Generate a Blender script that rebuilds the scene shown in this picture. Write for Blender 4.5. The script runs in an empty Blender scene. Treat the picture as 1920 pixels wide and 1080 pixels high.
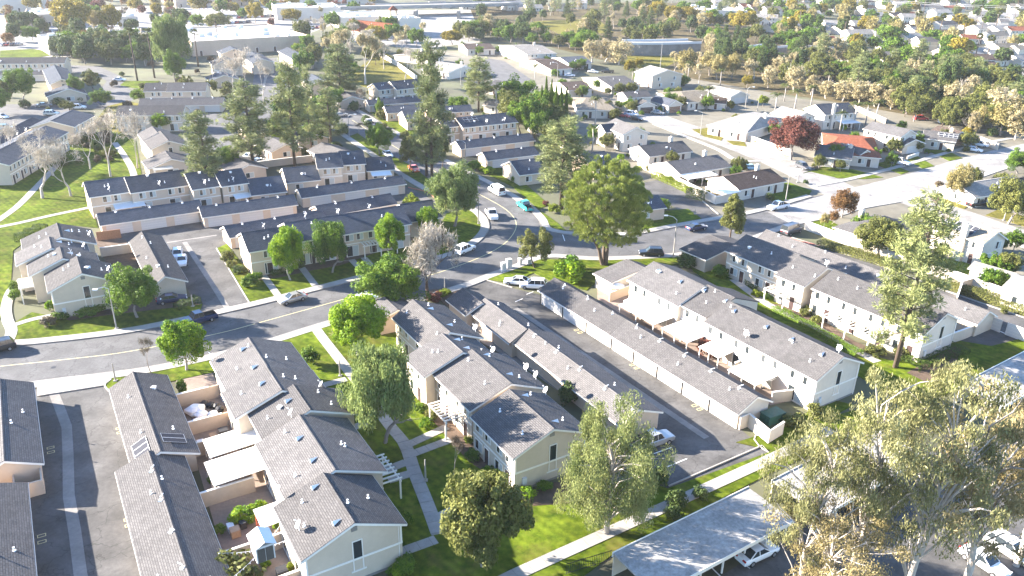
import bpy, math, random
import numpy as np
from mathutils import Matrix, Vector
rnd = random.Random(7)
R = math.radians
SC = bpy.context.scene
COL = SC.collection
# ------------------------------------------------------------------ camera, sky, sun, exposure
CAM_H, FPX = 57.0, 1520.0
cam_d = bpy.data.cameras.new('camera'); cam = bpy.data.objects.new('camera', cam_d); COL.objects.link(cam)
cam_d.sensor_width = 36.0; cam_d.lens = FPX/1920*36.0; cam_d.clip_start = 0.5; cam_d.clip_end = 12000
CM = Matrix.Rotation(R(90-23.75), 4, 'X') @ Matrix.Rotation(R(1.05), 4, 'Z')
cam.matrix_world = Matrix.Translation((0, 0, CAM_H)) @ CM
SC.camera = cam
SUN_AZ, SUN_EL = -13.0, 20.5          # direction the light travels to (from +X), height above the horizon
W = bpy.data.worlds.new('World'); SC.world = W; W.use_nodes = True
nt = W.node_tree; bg = nt.nodes['Background']
sky = nt.nodes.new('ShaderNodeTexSky'); sky.sky_type = 'NISHITA'; sky.sun_disc = False
sx, sy = -math.cos(R(SUN_AZ)), -math.sin(R(SUN_AZ))
sky.sun_elevation = R(SUN_EL); sky.sun_rotation = math.atan2(sx, sy)
sky.air_density = 1.0; sky.dust_density = 0.2; sky.ozone_density = 3.0
skt = nt.nodes.new('ShaderNodeMix'); skt.data_type = 'RGBA'; skt.blend_type = 'MULTIPLY'; skt.inputs[0].default_value = 1.0; skt.inputs[7].default_value = (0.93, 1.00, 1.12, 1)   # white balance
nt.links.new(sky.outputs['Color'], skt.inputs[6]); nt.links.new(skt.outputs[2], bg.inputs['Color']); bg.inputs['Strength'].default_value = 0.074
sl = bpy.data.lights.new('sun', 'SUN'); sl.energy = 5.0; sl.angle = R(0.55); sl.color = (1.0, 0.91, 0.80)
sun = bpy.data.objects.new('sun', sl); COL.objects.link(sun)
Ld = Vector((math.cos(R(SUN_AZ))*math.cos(R(SUN_EL)), math.sin(R(SUN_AZ))*math.cos(R(SUN_EL)), -math.sin(R(SUN_EL))))
sun.rotation_euler = Ld.to_track_quat('-Z', 'Y').to_euler(); sun.location = (-200, 100, 200)
SC.view_settings.view_transform = 'Standard'; SC.view_settings.look = 'None'
SC.view_settings.exposure = 2.85; SC.view_settings.gamma = 1.0; SC.view_settings.use_curve_mapping = False
SC.cycles.max_bounces = 6; SC.cycles.diffuse_bounces = 3; SC.cycles.glossy_bounces = 2
SC.cycles.transmission_bounces = 3; SC.cycles.transparent_max_bounces = 6; SC.cycles.volume_bounces = 1
SC.cycles.use_denoising = True

# ------------------------------------------------------------------ surveying: photo point at height z -> place on the ground
CM3 = CM.to_3x3()
def G(px, py, z=0.0):
    d = CM3 @ Vector(((px-960)/FPX, -(py-540)/FPX, -1.0))
    t = (z-CAM_H)/d.z
    return Vector((d.x*t, d.y*t, z))
CMi = CM3.inverted()
def PJ(p):
    c = CMi @ (Vector(p)-Vector((0, 0, CAM_H)))
    return 960+FPX*c.x/-c.z, 540-FPX*c.y/-c.z, -c.z
def height_at(base, top_py):
    lo, hi = 0.0, 60.0
    for _ in range(40):
        m = (lo+hi)/2
        if PJ((base.x, base.y, m))[1] > top_py: lo = m
        else: hi = m
    return lo
def mpp(base, z=0):                    # metres per photo pixel at a place
    return PJ((base.x, base.y, z))[2]/FPX

# ------------------------------------------------------------------ materials
def new_mat(name):
    m = bpy.data.materials.new(name); m.use_nodes = True
    return m, m.node_tree, m.node_tree.nodes, m.node_tree.links, m.node_tree.nodes['Principled BSDF']
def mat(name, col, var=0.15, scale=1.0, rough=0.85, bump=0.0, bscale=30.0, spec=0.3, tint=None, metal=0.0, stain=0.0, cracks=0.0, dry=None):
    m, t, N, L, b = new_mat(name)
    b.inputs['Roughness'].default_value = rough; b.inputs['Specular IOR Level'].default_value = spec
    b.inputs['Metallic'].default_value = metal
    tc = N.new('ShaderNodeTexCoord'); nz = N.new('ShaderNodeTexNoise'); nz.inputs['Scale'].default_value = scale
    nz.inputs['Detail'].default_value = 6; nz.inputs['Roughness'].default_value = 0.65
    L.new(tc.outputs['Object'], nz.inputs['Vector'])
    cr = N.new('ShaderNodeValToRGB'); e = cr.color_ramp.elements
    e[0].position, e[1].position = 0.3, 0.7
    c2 = tint or col
    e[0].color = (*[c*(1-var) for c in col], 1); e[1].color = (*[min(1, c*(1+var)) for c in c2], 1)
    L.new(nz.outputs['Fac'], cr.inputs['Fac'])
    out = cr.outputs['Color']
    if stain:
        n2 = N.new('ShaderNodeTexNoise'); n2.inputs['Scale'].default_value = scale*0.13; n2.inputs['Detail'].default_value = 8
        L.new(tc.outputs['Object'], n2.inputs['Vector'])
        mp = N.new('ShaderNodeMapRange'); mp.inputs[1].default_value = 0.35; mp.inputs[2].default_value = 0.7
        mp.inputs[3].default_value = 1-stain; mp.inputs[4].default_value = 1+stain*0.6
        L.new(n2.outputs['Fac'], mp.inputs[0])
        mx = N.new('ShaderNodeMix'); mx.data_type = 'RGBA'; mx.blend_type = 'MULTIPLY'; mx.inputs[0].default_value = 1
        L.new(out, mx.inputs[6]); L.new(mp.outputs[0], mx.inputs[7]); out = mx.outputs[2]
    if cracks:
        vo = N.new('ShaderNodeTexVoronoi'); vo.feature = 'DISTANCE_TO_EDGE'; vo.inputs['Scale'].default_value = 0.16; nd = N.new('ShaderNodeTexNoise'); nd.inputs['Scale'].default_value = 0.5; nd.inputs['Detail'].default_value = 5
        L.new(tc.outputs['Object'], nd.inputs['Vector']); va = N.new('ShaderNodeVectorMath'); va.operation = 'MULTIPLY_ADD'; va.inputs[1].default_value = (3, 3, 3); L.new(nd.outputs['Color'], va.inputs[0]); L.new(tc.outputs['Object'], va.inputs[2]); L.new(va.outputs[0], vo.inputs['Vector'])
        mc = N.new('ShaderNodeMapRange'); mc.inputs[1].default_value = 0.0; mc.inputs[2].default_value = 0.012; mc.inputs[3].default_value = 1-cracks; mc.inputs[4].default_value = 1.0; L.new(vo.outputs['Distance'], mc.inputs[0])
        v2 = N.new('ShaderNodeTexVoronoi'); v2.inputs['Scale'].default_value = 0.09; L.new(va.outputs[0], v2.inputs['Vector']); bw = N.new('ShaderNodeRGBToBW'); L.new(v2.outputs['Color'], bw.inputs[0])
        m5 = N.new('ShaderNodeMapRange'); m5.inputs[3].default_value = 0.86; m5.inputs[4].default_value = 1.14; L.new(bw.outputs[0], m5.inputs[0]); mu = N.new('ShaderNodeMath'); mu.operation = 'MULTIPLY'; L.new(mc.outputs[0], mu.inputs[0]); L.new(m5.outputs[0], mu.inputs[1])
        mx = N.new('ShaderNodeMix'); mx.data_type = 'RGBA'; mx.blend_type = 'MULTIPLY'; mx.inputs[0].default_value = 1; L.new(out, mx.inputs[6]); L.new(mu.outputs[0], mx.inputs[7]); out = mx.outputs[2]
    if dry:
        n3 = N.new('ShaderNodeTexNoise'); n3.inputs['Scale'].default_value = 0.22; n3.inputs['Detail'].default_value = 7; n3.inputs['Roughness'].default_value = 0.7; L.new(tc.outputs['Object'], n3.inputs['Vector'])
        m6 = N.new('ShaderNodeMapRange'); m6.inputs[1].default_value = 0.52; m6.inputs[2].default_value = 0.75; L.new(n3.outputs['Fac'], m6.inputs[0])
        mx = N.new('ShaderNodeMix'); mx.data_type = 'RGBA'; L.new(m6.outputs[0], mx.inputs[0]); L.new(out, mx.inputs[6]); mx.inputs[7].default_value = (*dry, 1); out = mx.outputs[2]
    if dry:
        wt = N.new('ShaderNodeTexWave'); wt.inputs['Scale'].default_value = 0.42; wt.inputs['Distortion'].default_value = 1.2; wt.inputs['Detail'].default_value = 2; wt.bands_direction = 'DIAGONAL'; L.new(tc.outputs['Object'], wt.inputs['Vector'])
        m7 = N.new('ShaderNodeMapRange'); m7.inputs[3].default_value = 0.88; m7.inputs[4].default_value = 1.10; L.new(wt.outputs['Fac'], m7.inputs[0])
        mx = N.new('ShaderNodeMix'); mx.data_type = 'RGBA'; mx.blend_type = 'MULTIPLY'; mx.inputs[0].default_value = 1; L.new(out, mx.inputs[6]); L.new(m7.outputs[0], mx.inputs[7]); out = mx.outputs[2]
    L.new(out, b.inputs['Base Color'])
    if bump:
        nb = N.new('ShaderNodeTexNoise'); nb.inputs['Scale'].default_value = bscale; nb.inputs['Detail'].default_value = 4
        L.new(tc.outputs['Object'], nb.inputs['Vector'])
        bp = N.new('ShaderNodeBump'); bp.inputs['Strength'].default_value = bump; bp.inputs['Distance'].default_value = 0.05
        L.new(nb.outputs['Fac'], bp.inputs['Height']); L.new(bp.outputs['Normal'], b.inputs['Normal'])
    return m
def shingle_mat(name, c1, c2, bw=0.55, bh=0.22, bump=0.9, dist=0.03):
    m, t, N, L, b = new_mat(name)
    b.inputs['Roughness'].default_value = 0.95; b.inputs['Specular IOR Level'].default_value = 0.05
    uv = N.new('ShaderNodeUVMap'); uv.uv_map = 'UVMap'
    br = N.new('ShaderNodeTexBrick'); br.inputs['Scale'].default_value = 1.0
    br.inputs['Brick Width'].default_value = bw; br.inputs['Row Height'].default_value = bh
    br.inputs['Mortar Size'].default_value = 0.022; br.inputs['Mortar Smooth'].default_value = 0.3
    br.inputs['Color1'].default_value = (*c1, 1); br.inputs['Color2'].default_value = (*c2, 1)
    br.inputs['Mortar'].default_value = (*[c*0.55 for c in c1], 1); br.offset = 0.5
    L.new(uv.outputs['UV'], br.inputs['Vector'])
    nz = N.new('ShaderNodeTexNoise'); nz.inputs['Scale'].default_value = 3.5; nz.inputs['Detail'].default_value = 8
    nz.inputs['Roughness'].default_value = 0.75
    L.new(uv.outputs['UV'], nz.inputs['Vector'])
    n2 = N.new('ShaderNodeTexNoise'); n2.inputs['Scale'].default_value = 0.22; n2.inputs['Detail'].default_value = 5
    L.new(uv.outputs['UV'], n2.inputs['Vector'])
    ad = N.new('ShaderNodeMath'); ad.operation = 'ADD'; L.new(nz.outputs['Fac'], ad.inputs[0]); L.new(n2.outputs['Fac'], ad.inputs[1])
    mp = N.new('ShaderNodeMapRange'); mp.inputs[1].default_value = 0.7; mp.inputs[2].default_value = 1.3
    mp.inputs[3].default_value = 0.84; mp.inputs[4].default_value = 1.14; L.new(ad.outputs[0], mp.inputs[0])
    mx = N.new('ShaderNodeMix'); mx.data_type = 'RGBA'; mx.blend_type = 'MULTIPLY'; mx.inputs[0].default_value = 1
    L.new(br.outputs['Color'], mx.inputs[6]); L.new(mp.outputs[0], mx.inputs[7])
    oi = N.new('ShaderNodeObjectInfo'); mo = N.new('ShaderNodeMapRange'); mo.inputs[3].default_value = 0.82; mo.inputs[4].default_value = 1.16; L.new(oi.outputs['Random'], mo.inputs[0])
    wv = N.new('ShaderNodeTexNoise'); wv.inputs['Scale'].default_value = 1.0; wv.inputs['Detail'].default_value = 4; vm = N.new('ShaderNodeVectorMath'); vm.operation = 'MULTIPLY'; vm.inputs[1].default_value = (0.9, 0.10, 1)
    L.new(uv.outputs['UV'], vm.inputs[0]); L.new(vm.outputs[0], wv.inputs['Vector']); mw = N.new('ShaderNodeMapRange'); mw.inputs[1].default_value = 0.3; mw.inputs[2].default_value = 0.7; mw.inputs[3].default_value = 0.88; mw.inputs[4].default_value = 1.08; L.new(wv.outputs['Fac'], mw.inputs[0])
    mm = N.new('ShaderNodeMath'); mm.operation = 'MULTIPLY'; L.new(mo.outputs[0], mm.inputs[0]); L.new(mw.outputs[0], mm.inputs[1])
    mx2 = N.new('ShaderNodeMix'); mx2.data_type = 'RGBA'; mx2.blend_type = 'MULTIPLY'; mx2.inputs[0].default_value = 1; L.new(mx.outputs[2], mx2.inputs[6]); L.new(mm.outputs[0], mx2.inputs[7]); L.new(mx2.outputs[2], b.inputs['Base Color'])
    # courses lap: height falls along the row, tabs of uneven thickness
    hs = N.new('ShaderNodeMath'); hs.operation = 'SUBTRACT'; L.new(nz.outputs['Fac'], hs.inputs[0]); L.new(br.outputs['Fac'], hs.inputs[1])
    rgb = N.new('ShaderNodeRGBToBW'); L.new(br.outputs['Color'], rgb.inputs[0])
    m3 = N.new('ShaderNodeMath'); m3.operation = 'MULTIPLY_ADD'; m3.inputs[1].default_value = 8.0
    L.new(rgb.outputs[0], m3.inputs[0]); L.new(hs.outputs[0], m3.inputs[2])
    bp = N.new('ShaderNodeBump'); bp.inputs['Strength'].default_value = bump; bp.inputs['Distance'].default_value = dist
    L.new(m3.outputs[0], bp.inputs['Height']); L.new(bp.outputs['Normal'], b.inputs['Normal'])
    return m
def leaf_mat(name, c_dark, c_light, trans=0.3, rough=0.6, spec=0.12):
    m, t, N, L, b = new_mat(name)
    at = N.new('ShaderNodeAttribute'); at.attribute_name = 'tint'
    oi = N.new('ShaderNodeObjectInfo')
    a2 = N.new('ShaderNodeMath'); a2.operation = 'MULTIPLY_ADD'; a2.inputs[1].default_value = 0.35; a2.inputs[2].default_value = -0.17
    L.new(oi.outputs['Random'], a2.inputs[0])
    a3 = N.new('ShaderNodeMath'); a3.operation = 'ADD'; L.new(at.outputs['Fac'], a3.inputs[0]); L.new(a2.outputs[0], a3.inputs[1])
    cr = N.new('ShaderNodeValToRGB'); e = cr.color_ramp.elements
    e[0].color = (*c_dark, 1); e[1].color = (*c_light, 1); e[0].position = 0.1; e[1].position = 0.9
    L.new(a3.outputs[0], cr.inputs['Fac']); L.new(cr.outputs['Color'], b.inputs['Base Color'])
    b.inputs['Roughness'].default_value = rough; b.inputs['Specular IOR Level'].default_value = spec
    tr = N.new('ShaderNodeBsdfTranslucent'); L.new(cr.outputs['Color'], tr.inputs['Color'])
    mx = N.new('ShaderNodeMixShader'); mx.inputs[0].default_value = trans
    L.new(b.outputs[0], mx.inputs[1]); L.new(tr.outputs[0], mx.inputs[2])
    L.new(mx.outputs[0], N['Material Output'].inputs['Surface'])
    return m
def glass_mat(name, col, rough=0.08):
    m, t, N, L, b = new_mat(name)
    b.inputs['Base Color'].default_value = (*col, 1); b.inputs['Roughness'].default_value = rough
    b.inputs['Specular IOR Level'].default_value = 0.7
    return m
def paint_mat(name, col, rough=0.3, metal=0.0):
    m, t, N, L, b = new_mat(name)
    b.inputs['Base Color'].default_value = (*col, 1); b.inputs['Roughness'].default_value = rough
    b.inputs['Metallic'].default_value = metal; b.inputs['Coat Weight'].default_value = 0.5; b.inputs['Coat Roughness'].default_value = 0.08
    return m
M = {}
M['asphalt'] = mat('asphalt', (0.098, 0.096, 0.095), 0.16, 3.0, 0.9, 0.35, 60, stain=0.22, cracks=0.4)
M['asphalt_dark'] = mat('asphalt_dark', (0.090, 0.086, 0.082), 0.2, 2.0, 0.9, 0.35, 60, stain=0.35, cracks=0.4)
M['asphalt_pale_glare'] = mat('asphalt_pale_glare', (0.265, 0.25, 0.232), 0.14, 2.0, 0.9, 0.3, 60, stain=0.3, cracks=0.4)  # lightened asphalt; sun glare on the right-hand streets is put into the colour
M['concrete'] = mat('concrete', (0.31, 0.29, 0.26), 0.10, 2.5, 0.9, 0.2, 40, stain=0.14)
M['concrete_old'] = mat('concrete_old', (0.22, 0.205, 0.185), 0.14, 2.0, 0.9, 0.2, 40, stain=0.25)
M['patio'] = mat('patio', (0.24, 0.185, 0.15), 0.12, 3, 0.9, 0.2, 40, stain=0.2)
M['lawn'] = mat('lawn', (0.048, 0.094, 0.005), 0.4, 0.9, 0.95, 0.8, 22, spec=0.05, tint=(0.098, 0.125, 0.010), stain=0.4, dry=(0.125, 0.105, 0.03))
M['lawn_dry'] = mat('lawn_dry', (0.10, 0.10, 0.018), 0.3, 0.9, 0.95, 0.7, 22, spec=0.05, tint=(0.15, 0.13, 0.03), stain=0.3)
M['soil'] = mat('soil', (0.10, 0.068, 0.047), 0.3, 1.2, 0.95, 0.6, 20, stain=0.3)
M['ground'] = mat('ground', (0.105, 0.095, 0.065), 0.35, 0.08, 0.95, 0.3, 3, tint=(0.085, 0.09, 0.045), stain=0.3)
M['yard'] = mat('yard', (0.155, 0.14, 0.105), 0.22, 0.25, 0.95, 0.2, 6, stain=0.25)
M['paint_white'] = mat('paint_white', (0.78, 0.77, 0.74), 0.05, 8, 0.7)
M['paint_yellow'] = mat('paint_yellow', (0.55, 0.48, 0.25), 0.1, 5, 0.8)
M['kerb_red'] = mat('kerb_red', (0.38, 0.13, 0.10), 0.2, 3, 0.85)
M['stucco'] = mat('stucco', (0.56, 0.435, 0.32), 0.05, 1.2, 0.93, 0.25, 35, stain=0.07)
M['stucco_grey'] = mat('stucco_grey', (0.55, 0.455, 0.345), 0.05, 1.2, 0.93, 0.25, 35, stain=0.07)
M['stucco_pink'] = mat('stucco_pink', (0.50, 0.385, 0.285), 0.06, 1.2, 0.93, 0.25, 35, stain=0.10)
M['stucco_white'] = mat('stucco_white', (0.58, 0.515, 0.43), 0.05, 1.2, 0.93, 0.2, 35, stain=0.07)
M['trim'] = mat('trim', (0.76, 0.71, 0.63), 0.04, 3, 0.8)
M['trim_dark'] = mat('trim_dark', (0.07, 0.065, 0.06), 0.1, 3, 0.8)
M['door_white'] = mat('door_white', (0.55, 0.52, 0.48), 0.04, 4, 0.6)
M['door_dark'] = mat('door_dark', (0.05, 0.03, 0.028), 0.2, 4, 0.5)
M['wood'] = mat('wood', (0.22, 0.12, 0.07), 0.25, 6, 0.8)
M['wood_red'] = mat('wood_red', (0.45, 0.10, 0.05), 0.2, 6, 0.7)
M['roof'] = shingle_mat('roof_shingle', (0.102, 0.097, 0.096), (0.134, 0.127, 0.124))
M['roof_dark'] = shingle_mat('roof_shingle_slate_shade', (0.064, 0.073, 0.090), (0.090, 0.099, 0.116))  # slate tone deepened to stand in for shade on slopes without sun
M['roof_tan'] = shingle_mat('roof_shingle_tan', (0.20, 0.17, 0.13), (0.26, 0.225, 0.175))
M['roof_brown'] = shingle_mat('roof_shingle_brown', (0.075, 0.055, 0.046), (0.105, 0.08, 0.068))
M['roof_tile'] = shingle_mat('roof_tile_red', (0.20, 0.065, 0.038), (0.27, 0.10, 0.058), 0.35, 0.4, 1.0, 0.06)
M['roof_pale'] = shingle_mat('roof_shingle_pale', (0.27, 0.25, 0.225), (0.35, 0.325, 0.29))
M['roof_white'] = mat('roof_membrane', (0.50, 0.49, 0.475), 0.06, 0.4, 0.85, stain=0.12)
M['cover_white'] = mat('cover_white', (0.74, 0.72, 0.68), 0.03, 2, 0.75, stain=0.05)
M['glass'] = glass_mat('window_glass', (0.025, 0.032, 0.036))
M['curtain'] = mat('window_blind', (0.45, 0.47, 0.44), 0.1, 9, 0.4)
M['steel'] = mat('galvanised_steel', (0.55, 0.55, 0.54), 0.08, 8, 0.5)
M['dark'] = mat('dark_metal', (0.03, 0.03, 0.032), 0.1, 8, 0.5)
M['dish'] = mat('dish_grey', (0.78, 0.78, 0.77), 0.03, 8, 0.5)
M['solar'] = mat('solar_cell', (0.04, 0.042, 0.052), 0.1, 3, 0.85, spec=0.1)
M['bark'] = mat('bark', (0.09, 0.065, 0.048), 0.3, 6, 0.95, 0.6, 20)
M['bark_pale'] = mat('bark_pale', (0.42, 0.37, 0.32), 0.22, 3, 0.9, 0.3, 20)
M['bark_grey'] = mat('bark_grey', (0.26, 0.225, 0.2), 0.22, 3, 0.95, 0.3, 20)
M['bark_white'] = mat('bark_painted', (0.36, 0.325, 0.295), 0.12, 3, 0.9, 0.3, 20)
M['lf_bright'] = leaf_mat('leaf_bright', (0.056, 0.137, 0.008), (0.247, 0.346, 0.013), 0.32)
M['lf_green'] = leaf_mat('leaf_green', (0.040, 0.091, 0.011), (0.154, 0.234, 0.023), 0.28)
M['lf_dark'] = leaf_mat('leaf_dark', (0.036, 0.061, 0.018), (0.101, 0.140, 0.038), 0.20)
M['lf_olive'] = leaf_mat('leaf_olive', (0.061, 0.075, 0.019), (0.179, 0.183, 0.048), 0.28)
M['lf_pepper'] = leaf_mat('leaf_pepper', (0.085, 0.125, 0.035), (0.27, 0.32, 0.105), 0.34)
M['lf_euc'] = leaf_mat('leaf_eucalyptus', (0.120, 0.122, 0.048), (0.347, 0.331, 0.151), 0.30)
M['lf_eucw'] = leaf_mat('leaf_eucalyptus_warm', (0.167, 0.137, 0.056), (0.405, 0.327, 0.162), 0.30)
M['lf_pine'] = leaf_mat('needle_pine', (0.084, 0.111, 0.047), (0.297, 0.316, 0.120), 0.18)
M['lf_pineb'] = leaf_mat('needle_bright', (0.087, 0.126, 0.029), (0.286, 0.319, 0.071), 0.18)
M['lf_yellow'] = leaf_mat('leaf_yellow', (0.143, 0.117, 0.013), (0.299, 0.234, 0.028), 0.32)
M['lf_cream'] = leaf_mat('leaf_cream', (0.23, 0.185, 0.092), (0.46, 0.395, 0.225), 0.32)
M['lf_gold'] = leaf_mat('leaf_gold', (0.19, 0.155, 0.055), (0.36, 0.31, 0.13), 0.32)
M['lf_red'] = leaf_mat('leaf_red', (0.094, 0.030, 0.023), (0.200, 0.077, 0.055), 0.28)
M['lf_rust'] = leaf_mat('leaf_rust', (0.112, 0.056, 0.021), (0.213, 0.119, 0.043), 0.28)
M['lf_pink'] = leaf_mat('twig_pink', (0.264, 0.228, 0.183), (0.446, 0.404, 0.324), 0.10)
M['lf_palm'] = leaf_mat('leaf_palm', (0.036, 0.052, 0.013), (0.124, 0.137, 0.035), 0.20)
M['lf_lime'] = leaf_mat('leaf_lime', (0.098, 0.137, 0.011), (0.221, 0.260, 0.022), 0.32)
M['lf_hedge'] = leaf_mat('leaf_hedge', (0.029, 0.056, 0.010), (0.088, 0.131, 0.022), 0.20)
M['lf_brown'] = leaf_mat('leaf_brown', (0.066, 0.050, 0.031), (0.150, 0.118, 0.071), 0.10)
M['lf_eucd'] = leaf_mat('leaf_droop', (0.084, 0.113, 0.033), (0.291, 0.308, 0.116), 0.30)
M['scrub'] = mat('scrub', (0.085, 0.082, 0.040), 0.4, 0.35, 0.95, 0.5, 3, spec=0.05, tint=(0.10, 0.075, 0.042), stain=0.35)
M['tyre'] = mat('tyre', (0.02, 0.02, 0.02), 0.1, 8, 0.9)
M['rim'] = mat('wheel_rim', (0.45, 0.45, 0.46), 0.1, 8, 0.35, metal=0.7)
M['lamp_red'] = glass_mat('tail_lamp', (0.35, 0.02, 0.02), 0.2)
M['lamp_clear'] = glass_mat('head_lamp', (0.7, 0.7, 0.7), 0.15)

# ------------------------------------------------------------------ mesh and object helpers
class MB:
    def __init__(s): s.v = []; s.f = []; s.uv = []; s.mi = []; s.cm = 0
    def face(s, pts, uv=None):
        n = len(s.v); s.v += [tuple(p) for p in pts]; s.f.append(tuple(range(n, n+len(pts))))
        s.uv.append(uv or [(p[0], p[1]) for p in pts]); s.mi.append(s.cm); return s
    def hexa(s, c):                     # c: 8 corners, bottom ring 0-3 counter-clockwise, top ring 4-7
        for q in ((3, 2, 1, 0), (4, 5, 6, 7), (0, 1, 5, 4), (1, 2, 6, 5), (2, 3, 7, 6), (3, 0, 4, 7)):
            s.face([c[i] for i in q])
        return s
    def box(s, x0, x1, y0, y1, z0, z1):
        return s.hexa([(x0, y0, z0), (x1, y0, z0), (x1, y1, z0), (x0, y1, z0), (x0, y0, z1), (x1, y0, z1), (x1, y1, z1), (x0, y1, z1)])
    def tube(s, pts, rad, n=6, cap=True):
        pts = [Vector(p) for p in pts]; rings = []
        for i, p in enumerate(pts):
            d = (pts[min(i+1, len(pts)-1)]-pts[max(i-1, 0)]).normalized()
            a = d.orthogonal().normalized(); b = d.cross(a)
            r = rad[i] if hasattr(rad, '__len__') else rad
            n0 = len(s.v)
            for k in range(n):
                t = 2*math.pi*k/n; q = p+a*(math.cos(t)*r)+b*(math.sin(t)*r); s.v.append(tuple(q))
            rings.append(n0)
        for i in range(len(rings)-1):
            for k in range(n):
                s.f.append((rings[i]+k, rings[i]+(k+1) % n, rings[i+1]+(k+1) % n, rings[i+1]+k)); s.uv.append([(0, 0)]*4); s.mi.append(s.cm)
        if cap:
            s.f.append(tuple(rings[-1]+k for k in range(n))); s.uv.append([(0, 0)]*n); s.mi.append(s.cm)
            s.f.append(tuple(rings[0]+k for k in reversed(range(n)))); s.uv.append([(0, 0)]*n); s.mi.append(s.cm)
        return s
    def mesh(s, name, mats, smooth=False):
        me = bpy.data.meshes.new(name); me.from_pydata(s.v, [], s.f)
        u = me.uv_layers.new(name='UVMap'); u.data.foreach_set('uv', [c for f in s.uv for p in f for c in p])
        for m in (mats if isinstance(mats, (list, tuple)) else [mats]): me.materials.append(M[m] if isinstance(m, str) else m)
        if any(s.mi): me.polygons.foreach_set('material_index', s.mi)
        if smooth: me.polygons.foreach_set('use_smooth', [True]*len(me.polygons))
        return me
    def build(s, name, mats, parent=None, smooth=False):
        return link(name, s.mesh(name, mats, smooth), parent)
def link(name, data, parent=None, loc=None):
    o = bpy.data.objects.new(name, data); COL.objects.link(o)
    if parent is not None: o.parent = parent
    if loc is not None: o.location = loc
    return o
def tag(o, label, cat, group=None, kind=None):
    if label: o['label'] = label
    if cat: o['category'] = cat
    if group: o['group'] = group
    if kind: o['kind'] = kind
    return o
def thing(name, label, cat, loc=(0, 0, 0), rz=0.0, group=None):
    o = bpy.data.objects.new(name, None); COL.objects.link(o); o.location = loc; o.rotation_euler = (0, 0, rz)
    o.empty_display_size = 0.3
    return tag(o, label, cat, group)
def uv_dir(az): return Vector((math.cos(R(az)), math.sin(R(az)), 0)), Vector((-math.sin(R(az)), math.cos(R(az)), 0))
# ------------------------------------------------------------------ the ground, streets, pavements, lawns
def catmull(pts, n=6):
    pts = [Vector(p) for p in pts]; out = []
    for i in range(len(pts)-1):
        p0, p1, p2, p3 = pts[max(i-1, 0)], pts[i], pts[i+1], pts[min(i+2, len(pts)-1)]
        for k in range(n):
            t = k/n
            out.append(0.5*((2*p1)+(p2-p0)*t+(2*p0-5*p1+4*p2-p3)*t*t+(3*p1-p0-3*p2+p3)*t*t*t))
    return out+[pts[-1]]
def wpts(px, smooth=0):
    w = [G(*p) for p in px]
    return catmull(w, smooth) if smooth else w
def normals(w):
    out = []
    for i in range(len(w)):
        d = (w[min(i+1, len(w)-1)]-w[max(i-1, 0)]); d.z = 0; d.normalize(); out.append(Vector((-d.y, d.x, 0)))
    return out
def offset(w, o):
    return [p+n*o for p, n in zip(w, normals(w))]
def slab(name, w, z, m, z0=-0.02, parent=None, kind='structure'):
    mb = MB(); top = [(p.x, p.y, z) for p in w]
    a = sum(w[i].x*w[(i+1) % len(w)].y-w[(i+1) % len(w)].x*w[i].y for i in range(len(w)))
    if a < 0: top.reverse()
    mb.face(top)
    if z-z0 > 0.03:
        for i in range(len(top)):
            p, q = top[i], top[(i+1) % len(top)]; mb.face([(p[0], p[1], z0), (q[0], q[1], z0), q, p])
    o = mb.build(name, m, parent)
    if parent is None: o['kind'] = kind
    return o
def poly(name, px, z, m, smooth=0, **k):
    w = [G(*p) for p in px]
    if smooth: w = catmull(w+[w[0]], smooth)[:-1]
    return slab(name, w, z, m, **k)
def strip(name, w, o0, o1, z, m, z0=-0.02, parent=None, kind='structure'):
    a, b = offset(w, o0), offset(w, o1); mb = MB()
    if o0 > o1: a, b = b, a             # a is to the right of b
    for i in range(len(w)-1):
        p, q, r, s = a[i], a[i+1], b[i+1], b[i]
        mb.face([(p.x, p.y, z), (q.x, q.y, z), (r.x, r.y, z), (s.x, s.y, z)])
        if z-z0 > 0.03:
            mb.face([(p.x, p.y, z0), (q.x, q.y, z0), (q.x, q.y, z), (p.x, p.y, z)])
            mb.face([(r.x, r.y, z0), (s.x, s.y, z0), (s.x, s.y, z), (r.x, r.y, z)])
    if z-z0 > 0.03:
        for i, fl in ((0, 1), (len(w)-1, 0)):
            p, s = (a[i], b[i]) if not fl else (b[i], a[i])
            mb.face([(p.x, p.y, z0), (s.x, s.y, z0), (s.x, s.y, z), (p.x, p.y, z)])
    o = mb.build(name, m, parent)
    if parent is None and kind: o['kind'] = kind
    return o
def resample(w, step):
    out = [w[0]]; acc = 0
    for i in range(len(w)-1):
        d = (w[i+1]-w[i]).length
        while acc+d >= step:
            t = (step-acc)/d; p = w[i].lerp(w[i+1], t); out.append(p); w = w[:i]+[p]+w[i+1:]; d = (w[i+1]-p).length; acc = 0
        acc += d
    out.append(w[-1]); return out
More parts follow.
